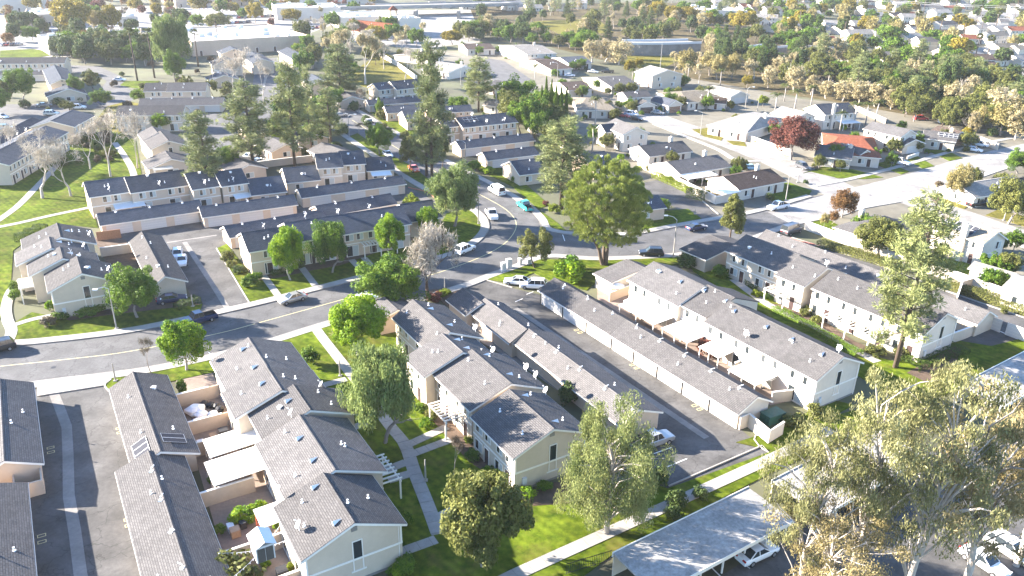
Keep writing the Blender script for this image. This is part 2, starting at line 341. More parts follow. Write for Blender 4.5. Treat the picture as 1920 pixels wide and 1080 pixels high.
def paved(name, w, width, z, m, step=1.7, gap=0.03):        # a walk laid in separate slabs, one part each
    w = resample(list(w), step); a, b = offset(w, -width/2), offset(w, width/2)
    bed = strip(name, w, -width/2+0.03, width/2-0.03, z-0.03, 'concrete_old', kind='structure')
    for i in range(len(w)-1):
        p, q, r, s = a[i], a[i+1], b[i+1], b[i]
        if (q-p).length < 0.3: continue
        e = min(0.4, gap/(q-p).length)
        P, Q, Rr, S = p.lerp(q, e), q.lerp(p, e), r.lerp(s, e), s.lerp(r, e)
        zz = z+rnd.uniform(-0.004, 0.006)
        MB().hexa([(P.x, P.y, z-0.12), (Q.x, Q.y, z-0.12), (Rr.x, Rr.y, z-0.12), (S.x, S.y, z-0.12),
                   (P.x, P.y, zz), (Q.x, Q.y, zz), (Rr.x, Rr.y, zz), (S.x, S.y, zz)]).build('slab', m, bed)
    return bed
gm = MB()
gs = [-1500, -700, -300, 0, 300, 700, 1500]; gy = [-60, 60, 250, 500, 900, 1500, 2600]
for i in range(6):
    for j in range(6): gm.face([(gs[i], gy[j], 0), (gs[i+1], gy[j], 0), (gs[i+1], gy[j+1], 0), (gs[i], gy[j+1], 0)])
gm.build('ground', 'ground')['kind'] = 'structure'
poly('yard_paving', [(1050, 165), (1300, 145), (1500, 185), (1640, 200), (1920, 245), (1920, 560), (1780, 530), (1640, 470), (1560, 445), (1450, 405), (1345, 405), (1200, 335), (1120, 300), (1030, 262), (960, 175)], 0.004, 'yard')
poly('yard_paving', [(820, 95), (1010, 100), (1100, 120), (1060, 160), (960, 172), (860, 150), (800, 120)], 0.004, 'yard')

poly('scrub_slope', [(880, 12), (1200, 4), (1440, 12), (1470, 70), (1640, 105), (1930, 135), (1930, 250), (1820, 240), (1700, 215), (1560, 190), (1440, 172), (1300, 148), (1150, 118), (1000, 80), (900, 64)], 0.0075, 'scrub')
kerb_up = [(-60, 659), (0, 651), (78, 645), (229, 627), (338, 606), (456, 580), (530, 562), (574, 551), (667, 527), (740, 508), (800, 493), (850, 480), (884, 464), (905, 448), (918, 428), (912, 408), (895, 393), (860, 378), (810, 356), (760, 327), (707, 291), (640, 246), (590, 215), (560, 200)]
kerb_dn = [(-60, 738), (0, 727), (70, 715), (193, 700), (302, 684), (443, 653), (517, 632), (611, 603), (700, 580), (772, 562), (848, 538), (880, 527), (913, 514), (965, 496), (1000, 482), (1040, 477), (1122, 482), (1258, 476), (1294, 468), (1383, 452), (1480, 418), (1566, 400), (1604, 388), (1708, 369), (1771, 351), (1850, 322), (1960, 288)]
kerb_ne = [(600, 176), (640, 194), (675, 213), (716, 238), (764, 264), (800, 287), (850, 312), (900, 338), (946, 363), (985, 388), (1008, 410), (1020, 430), (1062, 440), (1130, 443), (1195, 440), (1265, 427), (1344, 413), (1424, 398), (1524, 369)]
KU, KD, KN = wpts(kerb_up, 6), wpts(kerb_dn, 6), wpts(kerb_ne, 6)
road = KU+[G(600, 176)]
i_end = len(KD)
slab('road', KU+list(KN[:])+[G(1650, 345), G(1800, 310), G(1960, 270)]+list(reversed(KD)), 0.010, 'asphalt')
cl = [G(1520, 398), G(1620, 365), G(1720, 342), G(1800, 322), G(1880, 300), G(1960, 282)]
slab('road', wpts([(1440, 398), (1524, 372), (1600, 352), (1700, 327), (1790, 300), (1870, 280), (1960, 262), (1960, 300), (1850, 322), (1771, 351), (1708, 369), (1604, 388), (1566, 400), (1480, 418)]), 0.016, 'asphalt_pale_glare')  # same street going on east, its glare painted as a lighter surface
strip('road', wpts([(1600, 372), (1520, 330), (1440, 294), (1350, 260), (1270, 236), (1210, 215), (1160, 205)], 5), -5.5, 5.5, 0.02, 'asphalt_pale_glare')
strip('road', wpts([(1690, 366), (1780, 398), (1860, 426), (1980, 468)], 4), -5, 5, 0.02, 'asphalt_pale_glare')
poly('road', [(128, 122), (185, 124), (226, 143), (232, 160), (250, 172), (266, 180), (245, 190), (205, 205), (150, 203), (100, 218), (0, 240), (-40, 240), (-40, 196), (60, 195), (130, 186), (186, 172), (200, 152), (180, 140), (128, 136)], 0.008, 'asphalt')
poly('road', [(905, 108), (945, 114), (966, 128), (1000, 152), (985, 172), (945, 168), (925, 150), (905, 132)], 0.01, 'asphalt')
# pavements beside the kerbs, raised
strip('pavement', KU, 0.0, 0.16, 0.15, 'concrete_old')
strip('pavement', KU, 0.16, 1.9, 0.14, 'concrete')
strip('pavement', KD, 0.0, -0.16, 0.15, 'concrete_old')
strip('pavement', KD, -0.16, -1.9, 0.14, 'concrete')
strip('pavement', KN, 0.0, 0.16, 0.15, 'concrete_old')
strip('pavement', KN, 0.16, 1.8, 0.14, 'concrete')
strip('pavement', wpts([(1500, 330), (1440, 303), (1386, 300), (1350, 280), (1290, 256), (1230, 232)], 4), 0, 1.5, 0.13, 'concrete')
strip('pavement', wpts([(1532, 350), (1600, 337), (1690, 314), (1780, 288), (1860, 268), (1960, 250)], 4), 0, 1.6, 0.13, 'concrete')
strip('pavement', wpts([(1700, 377), (1780, 408), (1860, 438), (1980, 482)], 4), 0, -1.5, 0.13, 'concrete')
# alleys and parking
poly('alley', [(62, 730), (200, 712), (230, 750), (320, 1120), (30, 1120)], 0.006, 'asphalt_dark')
poly('alley', [(190, 440), (430, 408), (570, 385), (600, 400), (420, 438), (478, 572), (380, 594), (350, 540), (300, 452), (200, 462)], 0.006, 'asphalt_dark')
poly('alley', [(850, 537), (905, 522), (960, 540), (1010, 552), (1090, 612), (1390, 806), (1440, 848), (1252, 915), (1150, 860), (1190, 800), (1000, 650), (880, 570)], 0.006, 'asphalt_dark')
poly('alley', [(1400, 432), (1484, 444), (1640, 495), (1769, 545), (1930, 600), (1930, 650), (1860, 648), (1790, 640), (1700, 580), (1540, 520)], 0.006, 'asphalt_dark')
poly('alley', [(1195, 345), (1235, 337), (1300, 365), (1346, 403), (1330, 418), (1290, 402), (1240, 375)], 0.006, 'asphalt_dark')
poly('alley', [(560, 400), (765, 350), (835, 388), (800, 405), (742, 378), (600, 412)], 0.005, 'asphalt_dark')
poly('alley', [(480, 110), (530, 108), (545, 150), (540, 190), (640, 215), (640, 245), (560, 250), (480, 260), (420, 260), (430, 215), (470, 190)], 0.006, 'asphalt')
poly('alley', [(340, 215), (430, 212), (470, 250), (440, 300), (350, 262)], 0.008, 'asphalt')
poly('parking_lot', [(1290, 1120), (1460, 1010), (1560, 930), (1700, 860), (1960, 790), (1960, 1120)], 0.006, 'asphalt_dark')
poly('parking_lot', [(-20, 20), (330, 10), (620, 12), (640, 40), (560, 70), (330, 95), (200, 105), (-20, 110)], 0.004, 'asphalt_pale_glare')
poly('parking_lot', [(620, 20), (900, 18), (900, 80), (780, 92), (640, 75)], 0.004, 'asphalt_pale_glare')
for px, wd in (([(92, 722), (99, 733), (112, 765), (125, 800), (127.6, 852), (129, 930), (140.6, 998), (151, 1078), (160, 1120)], 1.15), ([(346, 454), (390, 520), (432, 587)], 0.9), ([(312, 455), (406, 441)], 0.5), ([(966, 578), (1325, 821)], 0.95), ([(505, 112), (492, 175)], 0.8)):
    strip('gutter_strip', wpts(px), -wd/2, wd/2, 0.012, 'concrete_old')
poly('driveway_apron', [(70, 716), (196, 700), (210, 712), (195, 724), (70, 744)], 0.148, 'concrete')
# kerb edging round lots and planters
for px, o, m in (([(1255, 913), (1430, 837), (1440, 848), (1425, 838), (1415, 825), (1418, 817)], 0.16, 'concrete'), ([(405, 466), (470, 574)], 0.18, 'concrete'), ([(1484, 446), (1640, 495), (1769, 545), (1930, 600)], 0.25, 'concrete'), ([(1480, 447), (1540, 463)], 0.26, 'kerb_red'), ([(765, 352), (800, 360), (838, 390)], 0.2, 'kerb_red'), ([(1235, 337), (1300, 364), (1346, 402)], 0.25, 'concrete'), ([(200, 712), (195, 725), (203, 735)], 0.2, 'concrete'), ([(905, 524), (960, 540)], 0.2, 'concrete')):
    strip('kerb', wpts(px), 0, o, 0.16 if m == 'concrete' else 0.17, m)
# lawns and beds
LZ = [0]
def lawn(px, m='lawn', z=0.085, smooth=0): LZ[0] += 1; return poly('lawn', px, z+0.0041*(LZ[0] % 9), m, smooth)
lawn([(0, 285), (150, 250), (215, 243), (255, 265), (266, 332), (160, 345), (184, 428), (110, 420), (60, 445), (25, 470), (20, 540), (0, 600), (-60, 600), (-60, 300)])
lawn([(4, 648), (20, 610), (60, 586), (130, 600), (200, 590), (380, 570), (372, 594), (338, 602), (229, 622), (78, 641)])
lawn([(407, 466), (425, 458), (480, 528), (520, 520), (640, 498), (760, 452), (825, 425), (838, 400), (880, 392), (908, 410), (914, 428), (902, 446), (880, 461), (848, 476), (740, 503), (667, 522), (530, 557), (472, 572)])
lawn([(192, 722), (203, 708), (302, 692), (395, 671), (480, 650), (520, 650), (395, 700), (215, 738)])
lawn([(519, 637), (611, 610), (640, 605), (735, 585), (760, 700), (830, 800), (900, 850), (960, 890), (1010, 930), (1090, 920), (1200, 900), (1252, 917), (1440, 850), (1500, 800), (1600, 770), (1660, 790), (1450, 885), (1150, 1040), (1040, 1120), (720, 1120), (740, 1010), (700, 900), (620, 740)])
lawn([(905, 523), (915, 519), (965, 501), (1000, 487), (1120, 487), (1258, 481), (1296, 473), (1310, 490), (1215, 505), (1130, 520), (1100, 545), (1040, 530), (1000, 512), (960, 532)])
lawn([(1290, 490), (1340, 500), (1420, 540), (1500, 585), (1580, 640), (1640, 670), (1730, 690), (1700, 760), (1600, 700), (1540, 650), (1400, 570), (1300, 510)])
lawn([(1640, 700), (1730, 660), (1800, 640), (1858, 650), (1930, 632), (1930, 690), (1830, 715), (1760, 745), (1700, 780)])
lawn([(1380, 830), (1440, 812), (1560, 750), (1600, 760), (1500, 815), (1445, 845)], 'lawn', 0.095)
lawn([(1200, 400), (1290, 392), (1315, 410), (1262, 420), (1205, 433), (1200, 420)])
lawn([(1012, 395), (1045, 418), (1062, 434), (1030, 425)]); lawn([(880, 310), (960, 350), (1010, 392), (1030, 385), (985, 345), (930, 310), (900, 300)])
lawn([(690, 208), (720, 212), (770, 240), (800, 255), (830, 290), (790, 268), (720, 232)]); lawn([(650, 258), (690, 290), (735, 300), (750, 322), (800, 352), (815, 345), (770, 310), (720, 285), (670, 250)])
lawn([(640, 150), (700, 108), (725, 100), (765, 125), (800, 152), (700, 168)], 'lawn_dry'); lawn([(225, 160), (236, 152), (300, 152), (280, 170), (245, 164)]); lawn([(200, 200), (240, 190), (285, 200), (225, 250), (170, 240)], 'lawn_dry')
lawn([(1505, 325), (1545, 312), (1600, 318), (1656, 333), (1620, 336), (1570, 334), (1520, 322)]); lawn([(1640, 308), (1660, 303), (1705, 322), (1690, 327)])
lawn([(1700, 300), (1718, 292), (1752, 312), (1730, 316)]); lawn([(1738, 282), (1770, 280), (1805, 297), (1780, 302)]); lawn([(1298, 243), (1330, 240), (1358, 256), (1352, 264), (1320, 256)], 'lawn_dry')
lawn([(1362, 264), (1395, 266), (1400, 275), (1375, 272)], 'lawn_dry'); lawn([(1445, 345), (1480, 343), (1522, 358), (1515, 368), (1470, 378), (1446, 376)])
lawn([(1745, 367), (1770, 362), (1830, 376), (1808, 392), (1760, 380)], 'lawn_dry'); lawn([(1848, 404), (1870, 394), (1930, 408), (1930, 428), (1880, 412)], 'lawn_dry')
lawn([(1540, 405), (1560, 415), (1600, 440), (1680, 470), (1640, 470), (1550, 440), (1520, 420)], 'lawn', 0.03); lawn([(1690, 470), (1800, 490), (1930, 520), (1930, 580), (1800, 520), (1700, 490)], 'lawn', 0.05)
lawn([(1690, 195), (1760, 196), (1930, 205), (1930, 222), (1740, 212)], 'soil', 0.05); lawn([(1150, 95), (1300, 100), (1240, 130), (1160, 120)], 'lawn_dry', 0.05)
lawn([(0, 95), (60, 92), (120, 100), (60, 110), (0, 112)], 'lawn'); lawn([(1000, 40), (1120, 35), (1150, 60), (1060, 70)], 'lawn_dry', 0.02)
poly('planting_bed', [(95, 590), (200, 575), (345, 560), (375, 572), (200, 592), (130, 602)], 0.13, 'soil'); poly('planting_bed', [(480, 528), (530, 505), (640, 480), (770, 440), (775, 450), (650, 494), (530, 520)], 0.13, 'soil')
poly('planting_bed', [(795, 770), (830, 775), (905, 850), (960, 890), (940, 905), (880, 868), (820, 800)], 0.13, 'soil'); poly('planting_bed', [(965, 930), (1040, 905), (1090, 915), (1070, 945), (1000, 950)], 0.13, 'soil')
poly('planting_bed', [(1440, 570), (1500, 575), (1600, 640), (1660, 665), (1640, 672), (1560, 635)], 0.13, 'soil'); poly('planting_bed', [(800, 545), (845, 540), (905, 560), (920, 620), (880, 600), (840, 575)], 0.12, 'soil')
poly('planting_bed', [(1700, 700), (1790, 650), (1802, 655), (1790, 690), (1740, 720)], 0.125, 'soil'); poly('patio_slab', [(330, 712), (395, 695), (440, 780), (520, 900), (600, 1120), (440, 1120), (395, 960), (350, 800)], 0.05, 'patio')
poly('patio_slab', [(1120, 530), (1180, 545), (1330, 610), (1520, 715), (1510, 745), (1445, 760), (1300, 680), (1120, 560)], 0.05, 'patio')
poly('patio_slab', [(845, 580), (915, 620), (1050, 730), (1160, 800), (1140, 800), (1000, 700), (900, 640)], 0.05, 'concrete_old')
poly('patio_slab', [(175, 445), (235, 450), (290, 530), (215, 525)], 0.05, 'soil')
# walks
paved('courtyard_path', wpts([(590, 612), (600, 628), (642, 682), (690, 742), (731, 800), (759, 834), (777, 886), (801, 946), (822, 1003)], 4), 1.5, 0.16, 'concrete')
paved('lawn_path', wpts([(940, 1092), (966, 1079), (1150, 996), (1427, 870), (1560, 806)]), 1.5, 0.16, 'concrete')
for a, b in (((760, 838), (838, 802)), ((764, 856), (845, 826)), ((722, 884), (762, 868)), ((728, 902), (768, 890)), ((822, 972), (860, 952)), ((738, 1042), (818, 1013)), ((605, 724), (650, 712)), ((665, 802), (690, 795))):
    paved('entry_walk', wpts([a, b]), 1.25, 0.165, 'concrete', 1.35)
for a, b in (((494, 518), (522, 556)), ((566, 503), (592, 537)), ((659, 488), (684, 514)), ((682, 484), (706, 509))):
    paved('entry_walk', wpts([a, b]), 1.2, 0.165, 'concrete', 1.5)
strip('park_path', wpts([(-20, 425), (30, 390), (65, 355), (100, 318), (115, 300)], 4), -0.8, 0.8, 0.125, 'concrete')
strip('park_path', wpts([(-10, 428), (40, 418), (100, 404), (168, 390)], 4), -0.7, 0.7, 0.135, 'concrete')
strip('park_path', wpts([(215, 268), (228, 285), (245, 312), (252, 332)], 4), -0.8, 0.8, 0.125, 'concrete')
strip('park_path', wpts([(45, 523), (22, 545), (12, 575), (14, 600), (22, 622), (10, 650)], 4), -0.8, 0.8, 0.125, 'concrete')
strip('entry_walk', wpts([(22, 612), (60, 600), (100, 592)], 3), -0.6, 0.6, 0.135, 'concrete')
strip('garden_path', wpts([(1375, 525), (1440, 572), (1520, 610), (1600, 655), (1645, 680)], 4), -0.8, 0.8, 0.14, 'concrete')
# painted lines
strip('lane_line', wpts([(-40, 694), (0, 687), (122, 674), (242, 659), (401, 627), (486, 605), (663, 556), (760, 530), (855, 500), (920, 473), (955, 448), (968, 420), (950, 394), (900, 365), (830, 330), (740, 275), (660, 225)], 6), -0.07, 0.07, 0.016, 'paint_yellow')
for a, b in (((1208, 857), (1259, 839)), ((1237, 881), (1288, 860)), ((987, 552), (1000, 547)), ((1055, 440), (1059, 452)), ((1332, 1062), (1352, 1082)), ((1387, 1052), (1406, 1066)), ((292, 575), (312, 572)), ((1862, 615), (1890, 628)), ((1860, 655), (1880, 647)), ((966, 566), (980, 560))):
    strip('painted_line', wpts([a, b]), -0.06, 0.06, 0.018, 'paint_white')
def bay_number(px, py, az):
    u, v = uv_dir(az); c = G(px, py); mb = MB()
    for k in (-0.55, 0.25):
        for (a0, a1, b0, b1) in ((0, 0.5, 0, 0.08), (0, 0.5, 0.72, 0.8), (0, 0.08, 0.08, 0.72), (0.42, 0.5, 0.08, 0.72)):
            q = [c+u*(k*1.3+a)+v*b for a, b in ((a0, b0), (a1, b0), (a1, b1), (a0, b1))]
            mb.face([(p.x, p.y, 0.0165) for p in q])
    o = mb.build('painted_number', 'paint_yellow'); o['kind'] = 'structure'
for q in ((88, 845), (70, 1012), (233, 981), (218, 808), (1185, 688), (1302, 765), (1080, 622)): bay_number(q[0], q[1], -60)
# street drains and manhole covers
for (x, y) in ((100, 689), (482, 606), (1632, 366), (1858, 300)):
    c = G(x, y); mb = MB(); mb.tube([(0, 0, 0), (0, 0, 0.02)], 0.33, 14)
    o = mb.build('manhole_cover', 'dark'); o.location = (c.x, c.y, 0.004); o['kind'] = 'structure'
# ------------------------------------------------------------------ building kit
CACHE = {}
def cached(key, fn):
    if key not in CACHE: CACHE[key] = fn()
    return CACHE[key]
def window_meshes(w, h, style):
    def f():
        a = MB(); t = 0.09
        for (x0, x1, z0, z1) in ((-w/2-t, w/2+t, -t, 0), (-w/2-t, w/2+t, h, h+t), (-w/2-t, -w/2, 0, h), (w/2, w/2+t, 0, h)): a.box(x0, x1, -0.07, 0.05, z0, z1)
        if style == 'slide': a.box(-0.03, 0.03, -0.05, 0.03, 0, h)
        p = MB(); p.face([(-w/2, -0.02, 0), (0, -0.02, 0), (0, -0.02, h), (-w/2, -0.02, h)]); p.cm = 1 if style == 'slide' else 0
        p.face([(0, -0.02, 0), (w/2, -0.02, 0), (w/2, -0.02, h), (0, -0.02, h)])
        return a.mesh('window', 'trim'), p.mesh('pane', ['glass', 'curtain'])
    return cached(('win', w, h, style), f)
def door_mesh(w, h, m):
    def f():
        a = MB(); a.box(-w/2, w/2, -0.05, 0.03, 0, h); a.cm = 1
        for (x0, x1, z0, z1) in ((-w/2-0.1, -w/2, 0, h+0.1), (w/2, w/2+0.1, 0, h+0.1), (-w/2, w/2, h, h+0.1)): a.box(x0, x1, -0.08, 0.03, z0, z1)
        return a.mesh('door', [m, 'trim'])
    return cached(('door', w, h, m), f)
def gdoor_mesh(w, h, m='door_white'):
    def f():
        a = MB()
        for k in range(4): a.box(-w/2, w/2, -0.045, 0.02, 0.02+k*h/4, (k+1)*h/4-0.015)
        a.cm = 1; a.box(-w/2, w/2, -0.02, 0.015, 0, h)
        return a.mesh('garage_door', [m, 'trim'])
    return cached(('gdoor', w, h, m), f)
def dish_mesh():
    def f():
        a = MB(); n = 14; ax = Vector((-0.75, -0.3, 0.6)).normalized(); u = ax.orthogonal().normalized(); v = ax.cross(u); c = Vector((0, 0, 0.75)); rings = []
        for r, d in ((0.0, 0.0), (0.24, 0.03), (0.44, 0.10)):
            rings.append([c+ax*d+u*(math.cos(2*math.pi*k/n)*r)+v*(math.sin(2*math.pi*k/n)*r) for k in range(n)])
        for i in range(2):
            for k in range(n): a.face([rings[i][k], rings[i][(k+1) % n], rings[i+1][(k+1) % n], rings[i+1][k]])
        a.tube([(0, 0, -0.1), (0, 0, 0.7)], 0.035, 5); a.tube([c-ax*0.02, c-u*0.25+ax*0.5], 0.02, 4); a.tube([c-u*0.25+ax*0.45, c-u*0.25+ax*0.6], 0.06, 5)
        return a.mesh('satellite_dish', 'dish')
    return cached('dish', f)
def vent_mesh(kind):
    def f():
        a = MB()
        if kind == 'dormer':
            p = [(-0.3, -0.3, 0.0), (0.3, -0.3, 0.0), (0, -0.3, 0.36), (0, 0.6, 0.34)]
            a.face([p[0], p[1], p[2]]); a.face([p[1], p[3], p[2]]); a.face([p[0], p[2], p[3]]); return a.mesh('dormer_vent', 'dish')
        if kind == 'pipe': a.tube([(0, 0, -0.2), (0, 0, 0.36)], 0.06, 7); a.tube([(0, 0, 0.34), (0, 0, 0.42)], 0.10, 7); a.tube([(0, 0, -0.05), (0, 0, 0.06)], 0.16, 8); return a.mesh('roof_vent', 'dish')
        if kind == 'tee': a.tube([(0, 0, -0.2), (0, 0, 0.4), (0.5, 0, 0.45)], 0.06, 6); a.box(-0.2, 0.2, -0.2, 0.2, -0.1, 0.07); return a.mesh('roof_vent', 'dish')
        if kind == 'box': a.box(-0.22, 0.22, -0.22, 0.22, -0.2, 0.22); a.box(-0.27, 0.27, -0.27, 0.27, 0.22, 0.27); return a.mesh('roof_vent', 'dish')
    return cached(('vent', kind), f)
class Bld:
    def __init__(s, name, label, cat, az, origin, wall, roof, group=None):
        s.az = az; s.o = origin; s.wall = wall; s.roof = roof; s.segs = []
        s.root = thing(name, label, cat, (origin.x, origin.y, 0), R(az), group)
        s.u, s.v = uv_dir(az)
    def loc(s, p): d = p-s.o; return d.dot(s.u), d.dot(s.v)
    def seg(s, x0, x1, yl, yr, ye, ze, zr, ov=0.45, oa=0.3, ob=0.3, hip=0.0, wall=None, roof=None, z0=0.0, zel=None, zer=None):
        """gabled volume: ridge along x at y=yr; walls at yl and ye; eaves at ze, ridge at zr"""
        i = len(s.segs); zl = ze if zel is None else zel; zh = ze if zer is None else zer
        g = dict(x0=x0, x1=x1, yl=yl, yr=yr, ye=ye, ze=ze, zr=zr, zl=zl, zh=zh, hip=hip); s.segs.append(g)
        th = 0.16; e = 0.004*(i % 3)
        w = MB(); a, b = x0+e, x1-e; hp = hip*0
        if hip:
            w.box(a, b, yl, ye, z0, min(zl, zh)-th)
        else:
            P = lambda x: [(x, yl, z0), (x, ye, z0), (x, ye, zh-th), (x, yr, zr-th), (x, yl, zl-th)]
            A, B = P(a), P(b)
            w.face(list(reversed(A))); w.face(B)
            w.face([A[0], B[0], B[4], A[4]]); w.face([B[1], A[1], A[2], B[2]]); w.face([A[4], B[4], B[3], A[3]]); w.face([A[3], B[3], B[2], A[2]])
        w.build('wall', wall or s.wall, s.root)
        # roof slabs
        r = MB(); f = MB(); xa, xb = x0-oa, x1+ob
        kl = (zr-zl)/max(0.1, yr-yl); kr = (zr-zh)/max(0.1, ye-yr)
        yl2, zl2 = yl-ov, zl-kl*ov; ye2, zh2 = ye+ov, zh-kr*ov
        if hip:
            h = min(hip, (x1-x0)/2-0.1); xa, xb = x0-ov, x1+ov; ha, hb = x0+h, x1-h
            dl = math.hypot(yr-yl2, zr-zl2); dr = math.hypot(ye2-yr, zr-zh2)
            r.face([(xa, yl2, zl2), (xb, yl2, zl2), (hb, yr, zr), (ha, yr, zr)], [(xa, dl), (xb, dl), (hb, 0), (ha, 0)])
            r.face([(xb, ye2, zh2), (xa, ye2, zh2), (ha, yr, zr), (hb, yr, zr)], [(xb, dr), (xa, dr), (ha, 0), (hb, 0)])
            r.face([(xa, ye2, zh2), (xa, yl2, zl2), (ha, yr, zr)], [(ye2, dr), (yl2, dl), (yr, 0)])
            r.face([(xb, yl2, zl2), (xb, ye2, zh2), (hb, yr, zr)], [(yl2, dl), (ye2, dr), (yr, 0)])
            r.face([(xa, ye2, zh2-0.02), (xb, ye2, zh2-0.02), (xb, yl2, zl2-0.02), (xa, yl2, zl2-0.02)])
            for (p, q) in (((xa, yl2, zl2), (xb, yl2, zl2)), ((xb, yl2, zl2), (xb, ye2, zh2)), ((xb, ye2, zh2), (xa, ye2, zh2)), ((xa, ye2, zh2), (xa, yl2, zl2))):
                f.face([(p[0], p[1], p[2]-0.2), (q[0], q[1], q[2]-0.2), q, p])
        else:
            for (y, z, sg) in ((yl2, zl2, -1), (ye2, zh2, 1)):
                d = math.hypot(y-yr, zr-z); t = Vector((0, 0, -th))
                c = [Vector((xa, yr, zr)), Vector((xb, yr, zr)), Vector((xb, y, z)), Vector((xa, y, z))]
                top = [c[0], c[3], c[2], c[1]] if sg < 0 else c[:]
                uvm = {0: (xa, 0), 1: (xb, 0), 2: (xb, d), 3: (xa, d)}; od = [0, 3, 2, 1] if sg < 0 else [0, 1, 2, 3]
                if sg > 0: top = [c[0], c[1], c[2], c[3]]; top.reverse(); od = [3, 2, 1, 0]
                # orientation: make the top face look up
                nrm = (top[1]-top[0]).cross(top[2]-top[0])
                if nrm.z < 0: top.reverse(); od.reverse()
                r.face(top, [uvm[k] for k in od]); r.face([p+t for p in reversed(top)])
                for k in range(4): p, q = top[k], top[(k+1) % 4]; r.face([p+t, q+t, q, p])
                # eave and rake boards, proud of the slab
                o = 0.02*sg
                f.hexa([(xa, y+o*0.2, z-0.22), (xb, y+o*0.2, z-0.22), (xb, y+o*2, z-0.22), (xa, y+o*2, z-0.22), (xa, y+o*0.2, z-0.03), (xb, y+o*0.2, z-0.03), (xb, y+o*2, z-0.03), (xa, y+o*2, z-0.03)])
                for x, k in ((xa, -1), (xb, 1)):
                    if (k < 0 and oa > 0.05) or (k > 0 and ob > 0.05):
                        q = [(x, yr, zr-0.30), (x, y, z-0.30), (x, y, z-0.05), (x, yr, zr-0.05)]; q2 = [(x+0.03*k, *p[1:]) for p in q]
                        f.hexa([q[0], q[1], q2[1], q2[0], q[3], q[2], q2[2], q2[3]])
            r.hexa([(xa, yr-0.14, zr-0.02), (xb, yr-0.14, zr-0.02), (xb, yr+0.14, zr-0.02), (xa, yr+0.14, zr-0.02), (xa, yr-0.03, zr+0.035), (xb, yr-0.03, zr+0.035), (xb, yr+0.03, zr+0.035), (xa, yr+0.03, zr+0.035)])
        r.build('roof', roof or s.roof, s.root); f.build('fascia', 'trim', s.root)
        return g
    def px(s, ra, rb, le, re, ze, zr, **k):
        """survey a gabled volume from photo points on its ridge ends and eaves (roof edge, overhang included)"""
        A = s.loc(G(*ra, zr)); B = s.loc(G(*rb, zr)); y = (A[1]+B[1])/2; ov = k.get('ov', 0.45)
        yl = s.loc(G(*le, ze))[1] if le else None; ye = s.loc(G(*re, ze))[1] if re else None
        if yl is None: yl = 2*y-ye
        if ye is None: ye = 2*y-yl
        if yl > ye: yl, ye = ye, yl
        return s.seg(min(A[0], B[0]), max(A[0], B[0]), yl+ov, y, ye-ov, ze+0.12, zr, **k)
    def put(s, name, me, side, g, t, z, rot=0, depth=0.0):
        o = link(name, me, s.root)
        if side == 'l': o.location = (t, g['yl']-depth, z); o.rotation_euler = (0, 0, 0)
        elif side == 'r': o.location = (t, g['ye']+depth, z); o.rotation_euler = (0, 0, math.pi)
        elif side == 'a': o.location = (g['x0']-depth, t, z); o.rotation_euler = (0, 0, -math.pi/2)
        else: o.location = (g['x1']+depth, t, z); o.rotation_euler = (0, 0, math.pi/2)
        return o
    def win(s, g, side, t, z, w=1.5, h=1.1, style='slide'):
        a, p = window_meshes(w, h, style); o = s.put('window', a, side, g, t, z); link('pane', p, o); return o
    def door(s, g, side, t, z=0.12, w=0.95, h=2.1, m='door_dark'): return s.put('door', door_mesh(w, h, m), side, g, t, z)
    def gdoor(s, g, side, t, w=4.6, h=2.1, z=0.03, m='door_white'): return s.put('garage_door', gdoor_mesh(w, h, m), side, g, t, z)
    def rz(s, g, x, y):
        return g['zr']-(g['yr']-y)*(g['zr']-g['zl'])/(g['yr']-g['yl']) if y < g['yr'] else g['zr']-(y-g['yr'])*(g['zr']-g['zh'])/(g['ye']-g['yr'])
    def on_roof(s, g, kind, x, y):
        if kind == 'dish': me, nm = dish_mesh(), 'satellite_dish'
        else: me, nm = vent_mesh(kind), ('dormer_vent' if kind == 'dormer' else 'roof_vent')
        o = link(nm, me, s.root, (x, y, s.rz(g, x, y)))
        if kind == 'dormer': o.rotation_euler = (0, 0, 0 if y < g['yr'] else math.pi)
        elif kind == 'dish': o.rotation_euler = (0, 0, -R(s.az)+rnd.uniform(-0.3, 0.3))
        else: o.rotation_euler = (0, 0, rnd.uniform(0, 6))
        return o
    def band(s, g, side, z, h=0.22):
        m = MB()
        if side in 'ab':
            x = g['x0'] if side == 'a' else g['x1']; k = -1 if side == 'a' else 1
            m.box(*sorted((x+k*0.002, x+k*0.045)), g['yl'], g['ye'], z, z+h)
        else:
            y = g['yl'] if side == 'l' else g['ye']; k = -1 if side == 'l' else 1
            m.box(g['x0'], g['x1'], *sorted((y+k*0.002, y+k*0.045)), z, z+h)
        return m.build('trim_band', 'trim', s.root)
    def end_gable(s, g, side, z0=0):
        """blank gable end with a belly band, corner boards and a tall framed window"""
        s.band(g, side, 2.55)
        k = -1 if side == 'a' else 1; x = g['x0'] if k < 0 else g['x1']; m = MB()
        for y in (g['yl'], g['ye']-0.18): MB().box(*sorted((x+k*0.002, x+k*0.04)), y, y+0.18, 2.78, g['ze']-0.35).build('corner_board', 'trim', s.root)
        yc = g['yr']+(g['ye']-g['yl'])*0.02; s.win(g, side, yc, 2.75, 0.85, 2.0, 'plain')
        m = MB()
        for (a, b, c, d) in ((-0.53, -0.43, 1.35, 2.53), (0.43, 0.53, 1.35, 2.53), (-0.75, 0.75, 1.2, 1.35)): m.box(*sorted((x+k*0.002, x+k*0.07)), yc+a, yc+b, c, d)
        m.build('window_apron', 'trim', s.root)
        m = MB(); m.box(*sorted((x+k*0.002, x+k*0.05)), g['yr']-0.3, g['yr']+0.3, g['zr']-1.15, g['zr']-0.65); m.build('gable_vent', 'concrete_old', s.root)
